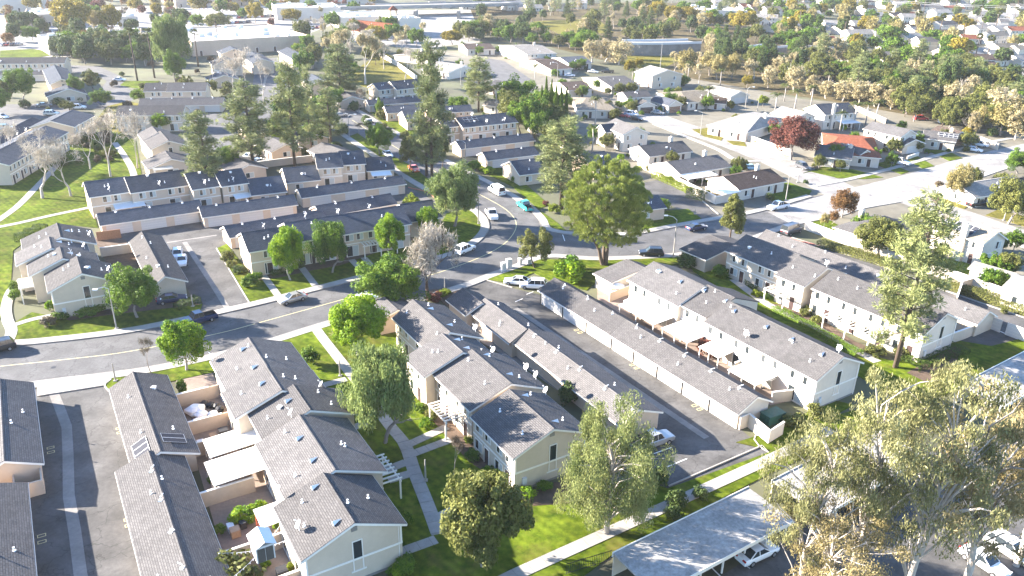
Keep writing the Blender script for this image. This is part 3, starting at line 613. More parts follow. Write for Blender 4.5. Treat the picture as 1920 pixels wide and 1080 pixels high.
        m = MB(); m.box(*sorted((x+k*0.002, x+k*0.25)), g['yl']+1.0, g['yl']+1.5, 0.9, 1.8); m.build('meter_box', 'steel', s.root)
        m = MB(); m.tube([(x+k*0.07, g['ye']-0.35, 0.1), (x+k*0.07, g['ye']-0.35, g['ze']-0.4)], 0.04, 6); m.build('downpipe', 'trim', s.root)
        m = MB(); m.box(*sorted((x+k*0.002, x+k*0.03)), g['yl']+0.02, g['ye']-0.02, 0.0, 0.28); m.build('wall_base', 'concrete_old', s.root)
    def storeys(s, g, side, two=True, every=4.2, doors=True, patio=False, seed=0):
        q = random.Random(seed+int(g['x0']*7)); n = max(1, int((g['x1']-g['x0'])/every)); st = (g['x1']-g['x0'])/n
        for i in range(n):
            c = g['x0']+st*(i+0.5)
            if two:
                s.win(g, side, c-0.9, 3.35, q.choice([1.2, 1.5]), 1.15); 
                if st > 3.6: s.win(g, side, c+1.15, 3.35, 1.2, 1.15)
            if patio: s.win(g, side, c-0.4, 0.25, 2.2, 2.0)
            else:
                s.win(g, side, c-1.0, 0.9, 1.6, 1.25)
                if doors: s.door(g, side, c+0.9)
        if two: s.band(g, side, 2.55)
    def vents(s, g, side, n=2, seed=0, dormers=True):
        q = random.Random(seed*13+int(abs(g['x0'])*5)+3); L = g['x1']-g['x0']
        edge = g['yl'] if side == 'l' else g['ye']; dy = edge-g['yr']
        for i in range(n):
            c = g['x0']+L*(i+0.5)/n
            if dormers: s.on_roof(g, 'dormer', c+q.uniform(-1, 1), g['yr']+dy*0.28)
            (i % 2 == 1 or n == 1) and s.on_roof(g, 'pipe', c+q.uniform(-1.6, 1.6), g['yr']+dy*q.uniform(0.4, 0.8)); (i % 2 == 0) and s.on_roof(g, q.choice(['pipe', 'pipe', 'box']), c+q.uniform(-1.6, 1.6), g['yr']+dy*q.uniform(0.1, 0.6))
    def pergola(s, x0, x1, y0, y1, h=2.5, m='trim', n=None, along='y'):
        a = MB()
        for x in (x0, x1) if x1-x0 < 6 else (x0, (x0+x1)/2, x1):
            y = y0 if abs(y0) > abs(y1) else y1
            MB().box(x-0.08, x+0.08, y-0.08, y+0.08, 0, h).build('pergola_post', m, s.root)
        yo = y0 if abs(y0) > abs(y1) else y1
        MB().box(x0-0.3, x1+0.3, yo-0.06, yo+0.06, h, h+0.22).build('pergola_beam', m, s.root)
        n = n or int((x1-x0)/0.62)
        me = MB().box(-0.05, 0.05, min(y0, y1)-0.25, max(y0, y1)+0.25, h+0.225, h+0.40).mesh('rafter', M[m])
        for i in range(n+1): link('rafter', me, s.root, (x0+(x1-x0)*i/n, 0, 0))
    def cover(s, x0, x1, y0, y1, z0=2.6, z1=2.35, m='cover_white', post='trim', name='patio_cover'):
        a = MB(); a.hexa([(x0, y0, z0-0.09), (x1, y0, z0-0.09), (x1, y1, z1-0.09), (x0, y1, z1-0.09), (x0, y0, z0), (x1, y0, z0), (x1, y1, z1), (x0, y1, z1)] if y1 > y0 else
                         [(x0, y1, z1-0.09), (x1, y1, z1-0.09), (x1, y0, z0-0.09), (x0, y0, z0-0.09), (x0, y1, z1), (x1, y1, z1), (x1, y0, z0), (x0, y0, z0)])
        o = a.build(name, m, s.root); yo = y1-(0.15 if y1 > y0 else -0.15)
        pm = MB().box(-0.06, 0.06, -0.06, 0.06, 0.02, z1-0.1).mesh('post', M[post])
        for x in (x0+0.2, (x0+x1)/2, x1-0.2): link('post', pm, o, (x, yo, 0))
        return o
    def solar(s, g, x0, x1, y0, y1, nx, ny):
        q = lambda x, y, d: (x, y, s.rz(g, x, y)+d)
        for i in range(nx):
            for j in range(ny):
                a, b = x0+(x1-x0)*i/nx+0.015, x0+(x1-x0)*(i+1)/nx-0.015; c, d = y0+(y1-y0)*j/ny+0.015, y0+(y1-y0)*(j+1)/ny-0.015
                m = MB(); m.hexa([q(a, c, 0.1), q(b, c, 0.1), q(b, d, 0.1), q(a, d, 0.1), q(a, c, 0.15), q(b, c, 0.15), q(b, d, 0.15), q(a, d, 0.15)])
                m.cm = 1; t = 0.04
                for (e, f, h, k) in ((a, b, c, c+t), (a, b, d-t, d), (a, a+t, c+t, d-t), (b-t, b, c+t, d-t)): m.face([q(e, h, 0.156), q(f, h, 0.156), q(f, k, 0.156), q(e, k, 0.156)])
                m.build('solar_panel', ['solar', 'steel'], s.root)
    def chimney(s, x, y, zt, w=1.0, d=0.7, m=None):
        a = MB(); a.box(x-w/2, x+w/2, y-d/2, y+d/2, 0, zt); a.box(x-w/2-0.08, x+w/2+0.08, y-d/2-0.08, y+d/2+0.08, zt, zt+0.14); a.box(x-0.2, x+0.2, y-0.2, y+0.2, zt+0.14, zt+0.4)
        return a.build('chimney', m or s.wall, s.root)
def bld(name, label, cat, az, o_px, oz=0.0, wall='stucco', roof='roof', group=None):
    return Bld(name, label, cat, az, G(o_px[0], o_px[1], oz), wall, roof, group)
def az_of(a, b, z):
    d = G(*b, z)-G(*a, z); return math.degrees(math.atan2(d.y, d.x))
TG = 'townhouse rows of the estate'; GG = 'garage rows of the estate'
AZ = -58.5
# --- A: near left
b = bld('garage_row', 'shaded garage row cut by the left picture edge, beyond the alley', 'garage', AZ, (64, 714), 2.6, 'stucco_pink', 'roof')
b.px((2, 711), (4, 862), None, (72, 788), 2.5, 3.97); g1 = b.segs[-1]
A0 = b.loc(G(52, 905, 2.6)); A1 = b.loc(G(70, 1080, 2.6))
g2 = b.seg(A0[0], A1[0]+8, A0[1]-7.0, A0[1]-3.7, A0[1]-0.45, 2.62, 3.75)
for g in (g1, g2):
    for k in range(2): b.gdoor(g, 'r', g['x0']+3.2+k*5.6)
    b.vents(g, 'r', 1, 3, False)
m = MB(); e = g1['x1']; y = g1['ye']
m.box(e+0.1, e+2.6, y-0.12, y+0.05, 0, 1.8); m.box(e+2.4, e+2.6, y-2.6, y-0.12, 0, 1.8); m.box(e+0.1, e+2.4, y-2.7, y-2.55, 0, 1.8)
m.build('bin_enclosure', 'stucco_pink', b.root)
b = bld('garage_row', 'grey roofed garage row carrying two solar arrays beside the left alley', 'garage', AZ, (256, 697), 3.7, 'stucco_pink', 'roof')
g1 = b.px((256.5, 697), (291.7, 845.6), (224, 800), (343, 772), 2.5, 4.02); g2 = b.px((278.6, 844), (384, 1172), (240, 983), (388, 960), 2.5, 3.97, oa=0.0)
b.solar(g1, g1['x1']-4.2, g1['x1']-0.6, g1['yl']+0.1, g1['yr']-0.9, 3, 1); b.solar(g1, g1['x1']-3.6, g1['x1']-1.6, g1['yr']+0.6, g1['ye']-0.5, 2, 1)
for g, n in ((g1, 3), (g2, 4)):
    for k in range(n): b.gdoor(g, 'l', g['x0']+2.9+k*(g['x1']-g['x0']-1.0)/n, 4.4)
    b.vents(g, 'l', 2, 5, False); b.vents(g, 'r', 2, 6, False)
for k in range(4): b.on_roof(g2, 'tee', g2['x0']+4+k*5.5, g2['yr']-0.3)
b = bld('townhouse_row', 'nearest townhouse row with stepped grey roofs beside the walled patios', 'townhouse', AZ, (466.5, 634), 6.6, 'stucco_grey', 'roof', TG)
g1 = b.px((466.5, 634), (502, 688), (395, 679), (548, 645), 5.0, 7.08, ob=0.0); g2 = b.px((500, 688), (527.6, 729), (428, 762), (595, 705), 5.0, 7.13)
g3 = b.px((549, 721), (581, 766), (478, 801), (655, 752), 5.0, 7.13, oa=0.0); g4 = b.px((562, 777), (626, 878), (490, 854), (696, 842), 5.0, 7.13, oa=0.0); g5 = b.px((605.4, 886), (662.7, 977), (536, 998), (729, 933), 5.0, 7.13, oa=0.0)
for i, g in enumerate((g1, g2, g3, g4, g5)):
    b.vents(g, 'l', 1 if i in (1, 2) else 2, i); b.vents(g, 'r', 1, i+9, False); b.storeys(g, 'l', patio=True, seed=i); b.storeys(g, 'r', seed=i+5)
b.end_gable(g5, 'b'); b.end_gable(g1, 'a')
b.on_roof(g5, 'dish', g5['x1']-3.3, g5['yl']+0.6); b.on_roof(g5, 'dish', g5['x0']-1.0, g5['yl']+0.5); b.on_roof(g2, 'dish', g2['x1']-0.6, g2['ye']-0.3); b.on_roof(g1, 'dish', g1['x0']+0.2, g1['yl']-0.2); b.on_roof(g3, 'dish', g3['x1']-0.4, g3['yl']+3.2)
b.pergola(g4['x1']-5.5, g4['x1']-0.6, g4['ye']+0.05, g4['ye']+2.2); 
b.cover(g3['x0']-1.0, g3['x0']+3.0, g3['yl']-0.05, g3['yl']-5.6); b.cover(g3['x0']+3.6, g3['x0']+8.4, g3['yl']-0.4, g3['yl']-6.4)
b.cover(g4['x1']-3.6, g4['x1']-0.4, g4['yl']-0.05, g4['yl']-3.0, 2.6, 2.5, 'cover_white', 'wood_red')
NEAR_ROW, NR = b, (g1, g2, g3, g4, g5)
# patio party walls between the near garages and the near row
for k, x in enumerate((g1['x0']+1.0, g2['x0']-0.6, g3['x0']-1.4, g4['x0']+1.6, g5['x0']+0.4, g5['x0']+6.3)):
    w = MB(); w.box(x-0.09, x+0.09, -12.6 if k < 3 else -12.0, min(g['yl'] for g in NR)-0.02+(1.5 if k in (0, 1) else 0), 0, 1.9); w.cm = 1; w.box(x-0.13, x+0.13, -12.6 if k < 3 else -12.0, min(g['yl'] for g in NR)-0.03, 1.9, 1.98)
    o = w.build('patio_wall', ['stucco_pink', 'trim']); o.location = (b.o.x, b.o.y, 0); o.rotation_euler = (0, 0, R(AZ))
    tag(o, ('peach patio wall nearest the street, by the corner end of the near townhouses', 'peach wall between the junk-filled patio and the one with the white cover', 'peach wall under the upper edge of the larger white patio cover', 'long peach wall behind the patio with the red pergola', 'low wall between the red pergola patio and the string-light garden', 'wall crossing the garden patio by the small shed')[k], 'wall')
# --- B, C: middle rows
b = bld('townhouse_row', 'central townhouse row with tree shadow on its roof and a slatted pergola', 'townhouse', AZ, (772, 563), 6.6, 'stucco_grey', 'roof', TG)
g0 = b.px((721, 557.5), (745, 579), None, (767, 567), 2.7, 3.9, wall='stucco')
g1 = b.px((772, 563), (846, 620), (741, 600), (870, 602), 5.0, 7.08); g2 = b.px((828, 625), (867, 658), (777, 690), (908, 648), 5.0, 7.13, oa=0.0)
g3 = b.px((882, 655), (960, 716), (860, 750), (1014, 716), 5.0, 7.08, oa=0.0); g4 = b.px((958, 728), (1032, 802.6), (930, 829), None, 5.0, 7.13, oa=0.0)
for i, g in enumerate((g1, g2, g3, g4)):
    b.vents(g, 'l', 2, i+20, False); b.vents(g, 'r', 2, i+29); b.storeys(g, 'l', seed=i); b.storeys(g, 'r', patio=True, seed=i+5)
b.end_gable(g4, 'b'); b.end_gable(g1, 'a')
for g, x in ((g1, g1['x1']-1.6), (g2, g2['x1']-0.5), (g3, g3['x0']+5.5), (g3, g3['x1']-2.0), (g4, g4['x0']+0.5)): b.on_roof(g, 'dish', x, g['ye']+0.2)
b.pergola(g3['x0']+3.2, g3['x0']+7.6, g3['yl']-2.4, g3['yl']-0.05); b.pergola(g1['x1']-3.0, g1['x1']-0.2, g1['yl']-2.2, g1['yl']-0.05)
b = bld('garage_row', 'long grey garage roof beside the dark alley, behind the central townhouses', 'garage', AZ, (867, 541), 3.7, 'stucco', 'roof')
g0 = b.px((867, 541), (905, 566), (848, 571), (905, 553), 2.5, 3.87, wall='stucco'); g1 = b.px((910, 560), (989, 617), (921, 617), (965, 582), 2.5, 4.02, ob=0.0); g2 = b.px((989, 617), (1197, 764), (1064, 720), (1140, 697), 2.5, 4.07, oa=0.0)
for g in (g1, g2): b.vents(g, 'l', 3 if g is g2 else 1, 41, False); b.vents(g, 'r', 2, 42, False)
for k in range(6): b.gdoor(g2, 'r', g2['x0']+2.6+k*(g2['x1']-g2['x0']-0.8)/6, 4.3)
for k in range(5): b.on_roof(g2, 'tee', g2['x0']+2+k*5.6, g2['yr']-0.35)
# --- D, E, F: right rows
b = bld('garage_row', 'long garage row with blank white lit side facing the central alley', 'garage', -57.0, (1041.6, 521.3), 3.7, 'stucco_white', 'roof')
g1 = b.px((1041.6, 521.3), (1176, 600), (1095, 597), (1140, 572), 2.5, 3.97, ob=0.0); g2 = b.px((1176, 600), (1418, 741.4), (1286, 716), (1320, 675), 2.5, 4.02, oa=0.0)
for g, n in ((g1, 3), (g2, 5)):
    st = (g['x1']-g['x0'])/n; m = MB()
    for k in range(n):
        b.gdoor(g, 'l', g['x0']+st*(k+0.5), st-0.9)
        MB().box(g['x0']+st*k+0.1, g['x0']+st*k+0.2, g['yl']-0.12, g['yl']-0.01, 0.05, 2.3).build('downspout', 'dark', b.root); b.on_roof(g, 'tee', g['x0']+st*(k+0.5), g['yr']-0.3)
    b.vents(g, 'l', n//2+1, 51, False)
b = bld('townhouse_row', 'townhouse row with bright rear walls and white patio covers, right of the central garages', 'townhouse', -57.0, (1226.7, 491), 6.6, 'stucco_white', 'roof', TG)
g0 = b.px((1176, 486.5), (1208.6, 501.5), (1151, 534), (1213, 498), 2.7, 3.9)
g1 = b.px((1226.7, 491), (1320, 535), (1223, 548.5), None, 5.0, 7.08); g2 = b.px((1329, 532.5), (1376, 559), (1304, 586), None, 5.0, 6.98, oa=0.0, ob=0.0); g3 = b.px((1374, 561.6), (1571, 670), (1420, 655), None, 5.0, 7.13, oa=0.0)
for i, g in enumerate((g1, g2, g3)):
    b.vents(g, 'l', 2 if i < 2 else 4, i+60); b.storeys(g, 'l', patio=True, seed=i+3); b.storeys(g, 'r', seed=i+8)
b.end_gable(g3, 'b'); b.end_gable(g1, 'a')
b.on_roof(g3, 'dish', g3['x1']-1.2, g3['yr']+1.0); b.on_roof(g3, 'dish', g3['x1']-12.5, g3['yl']+0.4)
b.cover(g1['x1']-9.0, g1['x1']-0.6, g1['yl']-0.05, g1['yl']-4.2); b.cover(g2['x0']+1.0, g2['x0']+6.6, g2['yl']-0.05, g2['yl']-4.6); b.cover(g3['x0']+9.0, g3['x0']+14.0, g3['yl']-0.05, g3['yl']-4.4); b.cover(g3['x0']+2.0, g3['x0']+6.0, g3['yl']-0.05, g3['yl']-3.0)
E_ROW, EG = b, (g1, g2, g3)
b = bld('townhouse_row', 'townhouse row under the tall pine with a white pergola, at the right', 'townhouse', -56.0, (1402, 440), 6.6, 'stucco_white', 'roof', TG)
g0 = b.px((1332.5, 440.6), (1377.5, 459), (1320, 487), (1385, 451), 2.7, 4.1, wall='stucco_grey')
g1 = b.px((1402, 440), (1500, 478), (1410, 490), None, 5.0, 7.08, wall='stucco_grey', ob=0.0); g2 = b.px((1499, 482), (1551, 500.6), (1478, 525.4), None, 5.0, 7.13); g3 = b.px((1565, 504), (1771.5, 586), (1626, 582.4), (1803, 598), 5.0, 7.13, oa=0.0)
for i, g in enumerate((g1, g2, g3)):
    b.vents(g, 'l', 2 if i < 2 else 4, i+70, False); b.storeys(g, 'l', seed=i+13); b.storeys(g, 'r', patio=True, seed=i+18)
b.end_gable(g3, 'b'); b.end_gable(g1, 'a')
b.on_roof(g2, 'dish', g2['x1']-0.3, g2['yr']+0.4)
b.pergola(g3['x0']+5.0, g3['x0']+13.0, g3['yl']-3.2, g3['yl']-0.05); b.pergola(g2['x0']-0.5, g2['x0']+3.4, g2['yl']-2.0, g2['yl']-0.05)
b = bld('garage_row', 'grey garage roof at the right, behind the row under the tall pine', 'garage', -56.0, (1437.5, 431), 3.7, 'stucco_grey', 'roof')
g1 = b.px((1437.5, 431), (1640, 503), (1725, 565), None, 2.5, 3.92, ob=0.0); g2 = b.px((1640, 503), (1852, 582.5), (1826, 604.6), None, 2.5, 3.97, oa=0.0)
for g in (g1, g2): b.vents(g, 'l', 4, 81, False)
for k in range(5): b.gdoor(g1, 'r', g1['x0']+3+k*5.4); b.gdoor(g2, 'r', g2['x0']+3+k*5.4)
# --- L: left corner block
b = bld('townhouse_row', 'stepped townhouse row at the left street corner, round tree before it', 'townhouse', az_of((143.5, 479.6), (153, 511), 6.6), (107, 418.5), 6.6, 'stucco_grey', 'roof', TG)
g1 = b.px((107, 418.5), (113, 443.5), (40, 459), (176, 442), 5.0, 7.08); g2 = b.px((92, 443.5), (96, 464), (28, 486), (165, 462), 5.0, 7.03, oa=0.0); g3 = b.px((112, 462), (117, 483), (51.5, 507), (183, 480), 5.0, 7.08, oa=0.0); g4 = b.px((143.5, 479.6), (153, 511), (85, 529), (211, 505), 5.0, 7.13, oa=0.0)
for i, g in enumerate((g1, g2, g3, g4)):
    b.vents(g, 'l', 1, i+90, False); b.vents(g, 'r', 1, i+95); b.storeys(g, 'l', seed=i+3); b.storeys(g, 'r', patio=True, seed=i+8); b.on_roof(g, 'dish', (g['x0']+g['x1'])/2+1.0, g['ye']-(0.2 if i != 2 else 3.4))
b.end_gable(g4, 'b'); b.pergola(g3['x0']+1, g3['x1']-0.5, g3['yl']-2.0, g3['yl']-0.05)
L_ROW = b
b = bld('garage_row', 'grey gabled garage block beside the white parked cars and left alley', 'garage', az_of((265.6, 434.5), (308.6, 516.5), 3.7), (265.6, 434.5), 3.7, 'stucco_grey', 'roof')
g1 = b.px((265.6, 434.5), (308.6, 516.5), (259, 489), (327, 482), 2.5, 3.97)
b.vents(g1, 'l', 3, 101, False); b.vents(g1, 'r', 2, 103, False)
for k in range(3): b.gdoor(g1, 'r', g1['x0']+3.0+k*5.3)
# --- rows whose ridges run across the view; surveyed from ridge ends and front eave
def across(name, label, cat, parts, wall='stucco', roof='roof_dark', group=TG, two=True, detail=None, ze=None, az=None):
    """parts: (ridge_left, ridge_right, front_eave_point, eave_height, ridge_height)"""
    p = parts[0]
    b = bld(name, label, cat, az if az is not None else az_of(p[0], p[1], p[4]), p[0], p[4], wall, roof, group)
    out = []
    for i, q in enumerate(parts):
        zr = q[4]
        for _ in range(25):                 # ridge height that gives a 5:12 pitch
            yr_ = (b.loc(G(*q[0], zr))[1]+b.loc(G(*q[1], zr))[1])/2; hw = yr_-b.loc(G(*q[2], q[3]))[1]; zr = 0.6*zr+0.4*(q[3]+0.42*max(2.8, hw))
        if hw < 2.8:
            A, B = b.loc(G(*q[0], q[4])), b.loc(G(*q[1], q[4])); y0 = b.loc(G(*q[2], q[3]))[1]+0.45; g = b.seg(min(A[0], B[0]), max(A[0], B[0]), y0, y0+3.0, y0+6.0, q[3]+0.12, q[3]+1.4)
        else: g = b.px(q[0], q[1], q[2], None, q[3], zr)
        out.append(g)
        if q[3] > 4: b.storeys(g, 'l', patio=True, seed=i); b.vents(g, 'l', max(1, int((g['x1']-g['x0'])/8)), i+7, False)
        elif cat == 'garage':
            n = max(1, int((g['x1']-g['x0'])/6.2)); st = (g['x1']-g['x0'])/n
            for k in range(n): b.gdoor(g, 'l', g['x0']+st*(k+0.5), min(4.8, st-0.8))
            for k in range(n): b.on_roof(g, 'tee', g['x0']+st*(k+0.5), g['yr']-0.3)
        else:
            b.storeys(g, 'l', two=False, doors=False, seed=i); b.vents(g, 'l', 1, i+7, False)
    return b, out
b, gs_ = across('townhouse_row', 'townhouse row facing the street behind four round clipped trees', 'townhouse', [((454.6, 435.6), (535, 423.5), (485, 469.5), 5.0, 6.7), ((535, 417), (750, 385), (652, 438), 5.0, 6.75), ((751, 382), (808.5, 374.6), (800, 411), 3.6, 5.0)], 'stucco')
b.pergola(gs_[1]['x0']+12.5, gs_[1]['x0']+19.0, gs_[1]['yl']-2.2, gs_[1]['yl']-0.05)
for g in gs_[:2]:
    for k in range(int((g['x1']-g['x0'])/6)): b.door(g, 'l', g['x0']+3.2+k*6.0); b.on_roof(g, 'dish', g['x0']+4+k*6.3, g['yr']+0.6)
G_ROW = b
across('garage_row', 'low dark garage roof directly behind the street-facing townhouse row', 'garage', [((422, 423.5), (600, 393), (433, 445), 2.5, 3.7), ((600, 392), (735.6, 367), (640, 400), 2.5, 3.75)], 'stucco')
b, gs_ = across('townhouse_row', 'long blue-roofed townhouse row with palm and white awnings beside the park lawn', 'townhouse', [((159, 340.7), (235, 331), (205, 364.5), 5.0, 6.7), ((235, 331), (343, 318.6), (300, 354), 5.0, 6.75), ((346.5, 323), (399.7, 319.5), (385, 352), 5.0, 6.6), ((403, 321), (451, 316), (436, 346.5), 5.0, 6.65)], 'stucco')
for g in gs_: b.on_roof(g, 'dish', (g['x0']+g['x1'])/2, g['yl']+0.5)
b.cover(gs_[0]['x0']+4, gs_[0]['x0']+10, gs_[0]['yl']-0.05, gs_[0]['yl']-3.2); b.cover(gs_[3]['x0']+2, gs_[3]['x0']+6.5, gs_[3]['yl']-0.05, gs_[3]['yl']-2.6)
across('garage_row', 'blue-roofed garages with white doors facing the left court', 'garage', [((183.6, 400), (371, 374.5), (282, 409), 2.5, 3.7)], 'stucco')
across('garage_row', 'blue-roofed garages stepping right of the left court', 'garage', [((375, 386.8), (548, 364.5), (471, 395), 2.5, 3.75)], 'stucco')
across('townhouse', 'one-storey blue-roofed end house between the two long rows', 'townhouse', [((463.5, 335.5), (525, 329), (500, 363), 2.9, 4.6)], 'stucco')
across('townhouse', 'one-storey blue-roofed house left of the two-storey corner pair', 'townhouse', [((531, 314.7), (590, 309.5), (577, 339), 2.9, 4.6)], 'stucco_grey')
b, gs_ = across('townhouse_row', 'two-storey grey-green townhouse pair with blue roof by the upper street', 'townhouse', [((592, 288.6), (636, 286), (635, 313), 5.0, 6.8), ((636, 284), (678, 281.5), (668, 307.5), 5.0, 6.85), ((684, 297), (731, 291.5), (718, 318.6), 2.9, 4.4)], 'stucco_grey')
b.cover(gs_[2]['x0']+0.6, gs_[2]['x1']-1, gs_[2]['yl']-0.05, gs_[2]['yl']-3.4)
across('garage_row', 'blue-roofed garages below the two-storey corner pair, yellow bush at the end', 'garage', [((560, 353.7), (751, 329), (668, 357), 2.5, 3.75)], 'stucco')
# upper street rows
across('townhouse_row', 'blue-roofed two-storey row by the yellow lawn, right of the upper street', 'townhouse', [((700, 155.7), (727, 153), (716, 168), 5.0, 6.8), ((727, 151), (785, 149), (762, 166), 5.0, 6.85)], 'stucco_grey')
across('garage_row', 'blue-roofed garages with white gable beside the upper street', 'garage', [((687.8, 186.7), (790, 179.6), (740, 194), 2.5, 3.7)], 'stucco')
across('townhouse', 'narrow blue-roofed one-storey house above the white entry pergola', 'townhouse', [((721.5, 199), (785, 195.5), (757, 210), 2.9, 4.4)], 'stucco')
across('townhouse', 'one-storey gabled house with white entry pergola by the upper street', 'townhouse', [((755, 208), (786, 206), (781, 227), 2.9, 4.8)], 'stucco')
b, gs_ = across('townhouse_row', 'two-storey pinkish row with solar panels above the garages', 'townhouse', [((856, 220.3), (956, 210.4), (916, 234), 5.0, 6.8), ((821, 223), (855, 220.6), (842, 238), 5.0, 6.5)], 'stucco_pink')
g = gs_[0]; b.solar(g, g['x0']+1.5, g['x0']+6, g['yr']-2.6, g['yr']-0.5, 3, 2)
for k in range(4): b.on_roof(g, 'dish', g['x0']+5+k*3.0, g['yl']+(0.4 if k % 2 else 4.0))
across('garage_row', 'blue-grey garage row with cream doors under the solar-panelled row', 'garage', [((856, 264.5), (992, 249.5), (936, 270.7), 2.5, 3.75)], 'stucco')
across('garage_row', 'small garage row with sunlit white gable above the curving street', 'garage', [((905.5, 285), (999.4, 274.3), (950, 296.4), 2.5, 3.75)], 'stucco')
across('townhouse', 'one-storey corner house with blue roof near the white van', 'townhouse', [((958.6, 301.7), (1004.7, 296.4), (996, 325.6), 2.9, 4.8)], 'stucco')
across('townhouse', 'low blue-roofed house half hidden behind the tall pine by the bend', 'townhouse', [((1092, 288), (1132, 283), (1110, 318), 2.9, 4.8)], 'stucco')
across('townhouse', 'beige house with dark roof beside the cypress column', 'townhouse', [((800, 200), (880, 196), (850, 210), 4.6, 6.2)], 'stucco')
across('townhouse', 'tiny dark-roofed house behind the big round tree at the side alley', 'townhouse', [((1180, 372), (1232, 366), (1222, 392), 2.9, 4.3)], 'stucco')
# upper left rows
b = bld('townhouse_row', 'blue-roofed row with sunlit ridge behind the bare trees, upper left', 'townhouse', az_of((137, 205.6), (0, 275), 6.6), (137, 205.6), 6.6, 'stucco_grey', 'roof_dark', TG)
g1 = b.px((137, 205.6), (95, 226), None, (150, 232), 5.0, 6.7); g2 = b.px((84, 236), (-30, 296), None, (122, 251), 5.0, 6.7)
for i, g in enumerate((g1, g2)): b.storeys(g, 'r', seed=i); b.storeys(g, 'l', seed=i)
for k in range(4): b.on_roof(g2, 'dish', g2['x0']+1+k*5.0, g2['yl']+0.4)
b = bld('garage_row', 'dark garage roof left of the sunlit ridge row, upper left', 'garage', az_of((60, 220), (-10, 256), 3.7), (60, 220), 3.7, 'stucco_grey', 'roof_dark')
b.px((60, 220), (-40, 271), None, (40, 250), 2.5, 3.7)
across('townhouse_row', 'grey two-storey house with bright round shrub before it, upper left', 'townhouse', [((224, 198), (346, 197.5), (285, 216), 5.0, 6.9)], 'stucco_grey', 'roof')
across('garage_row', 'brownish garage row with two white doors, upper left court', 'garage', [((264, 184.5), (418, 182), (345, 197.5), 2.5, 3.7)], 'stucco', 'roof')
across('townhouse_row', 'grey row of three units beside the curved upper left street', 'townhouse', [((274, 155.5), (317, 155), (300, 171), 5.0, 6.7), ((317, 154.5), (387, 154.5), (345, 171), 5.0, 6.75)], 'stucco_grey', 'roof')
b = bld('townhouse_row', 'two-unit lit townhouse above the one-storey gable near the park path', 'townhouse', AZ, (285, 238), 6.6, 'stucco_grey', 'roof', TG)
g1 = b.px((284, 237), (297, 249), (262, 257), None, 5.0, 6.6); g2 = b.px((301.7, 245), (314, 263), (275, 273), None, 5.0, 6.75, oa=0.0); b.end_gable(g2, 'b'); b.storeys(g2, 'l', seed=3); b.storeys(g1, 'l', seed=4)
b = bld('townhouse', 'one-storey gabled house just above the long blue-roofed row', 'townhouse', AZ, (309.6, 283), 4.6, 'stucco_grey', 'roof', TG)
g1 = b.px((309.6, 283), (321, 297), (271, 310), None, 2.8, 4.7); b.win(g1, 'b', g1['yr'], 0.8, 2.4, 1.2); b.pergola(g1['x1']+0.2, g1['x1']+2.2, g1['yl']+1, g1['yl']+5)
b = bld('townhouse_row', 'pair of gabled ends with blue roofs and balcony, far upper left', 'townhouse', AZ, (110, 128), 6.6, 'stucco_grey', 'roof_dark', TG)
g1 = b.px((112, 121), (104, 148), None, (140, 150), 5.0, 6.7); b.end_gable(g1, 'b'); g2 = b.seg(g1['x1']+3, g1['x1']+11, g1['yl']-2, g1['yr']+1, g1['ye']+2, 2.9, 5.0); b.win(g2, 'b', g2['yr'], 0.8, 2.4, 1.2)
across('townhouse_row', 'long grey row at the left edge under the dark tree belt', 'townhouse', [((-20, 108), (124, 107), (60, 119), 5.0, 6.7)], 'stucco_grey', 'roof')
across('garage_row', 'white-doored garages at the left edge below the long grey row', 'garage', [((-20, 134), (92, 132), (40, 141), 2.5, 3.7)], 'stucco', 'roof')
for i, (x, y, lb) in enumerate(((432, 92, 'topmost of the blue gables stepping down beside the bare sycamores'), (420, 112, 'middle of the blue gables stepping down beside the bare sycamores'), (412, 130, 'lowest of the blue gables stepping down beside the bare sycamores'))):
    b = bld('townhouse', lb, 'townhouse', -62, (x, y), 5.5, 'stucco', 'roof_dark', TG)
    h = 5.0 if i < 2 else 2.9; g = b.seg(0, 9, -5.5, 0, 5.5, h, h+1.9); b.end_gable(g, 'b') if i < 2 else b.win(g, 'b', 0, 0.8, 2.4, 1.2)
for i, (x, y, L_, lb) in enumerate(((540, 98, 26, 'blue-roofed block right of the far straight alley'), (470, 105, 26, 'shadowed block left of the far straight alley'), (585, 150, 14, 'beige two-storey house behind the tall pines'), (640, 170, 12, 'white gabled house at the upper street, below the yellow lawn'), (560, 230, 16, 'pale lit house between the tall pine trunks'), (470, 225, 14, 'garage block with lit white side between the tall pines'), (605, 268, 12, 'gabled house with small white pergola above the two-storey corner pair'), (500, 255, 12, 'beige carport block below the tall pines'), (430, 290, 12, 'plain beige garage end behind the leaning pine'))):
    b = bld('townhouse', lb, 'townhouse', -62 if i < 5 else -50, (x, y), 4.0, 'stucco', 'roof_dark' if i < 3 else 'roof', TG)
    h = 4.9 if i in (0, 1, 2) else 2.8; g = b.seg(0, L_, -4.2, 0, 4.2, h, h+1.4); b.storeys(g, 'l', two=h > 4, seed=i); b.win(g, 'b', 0, 0.8, 2.0, 1.2)
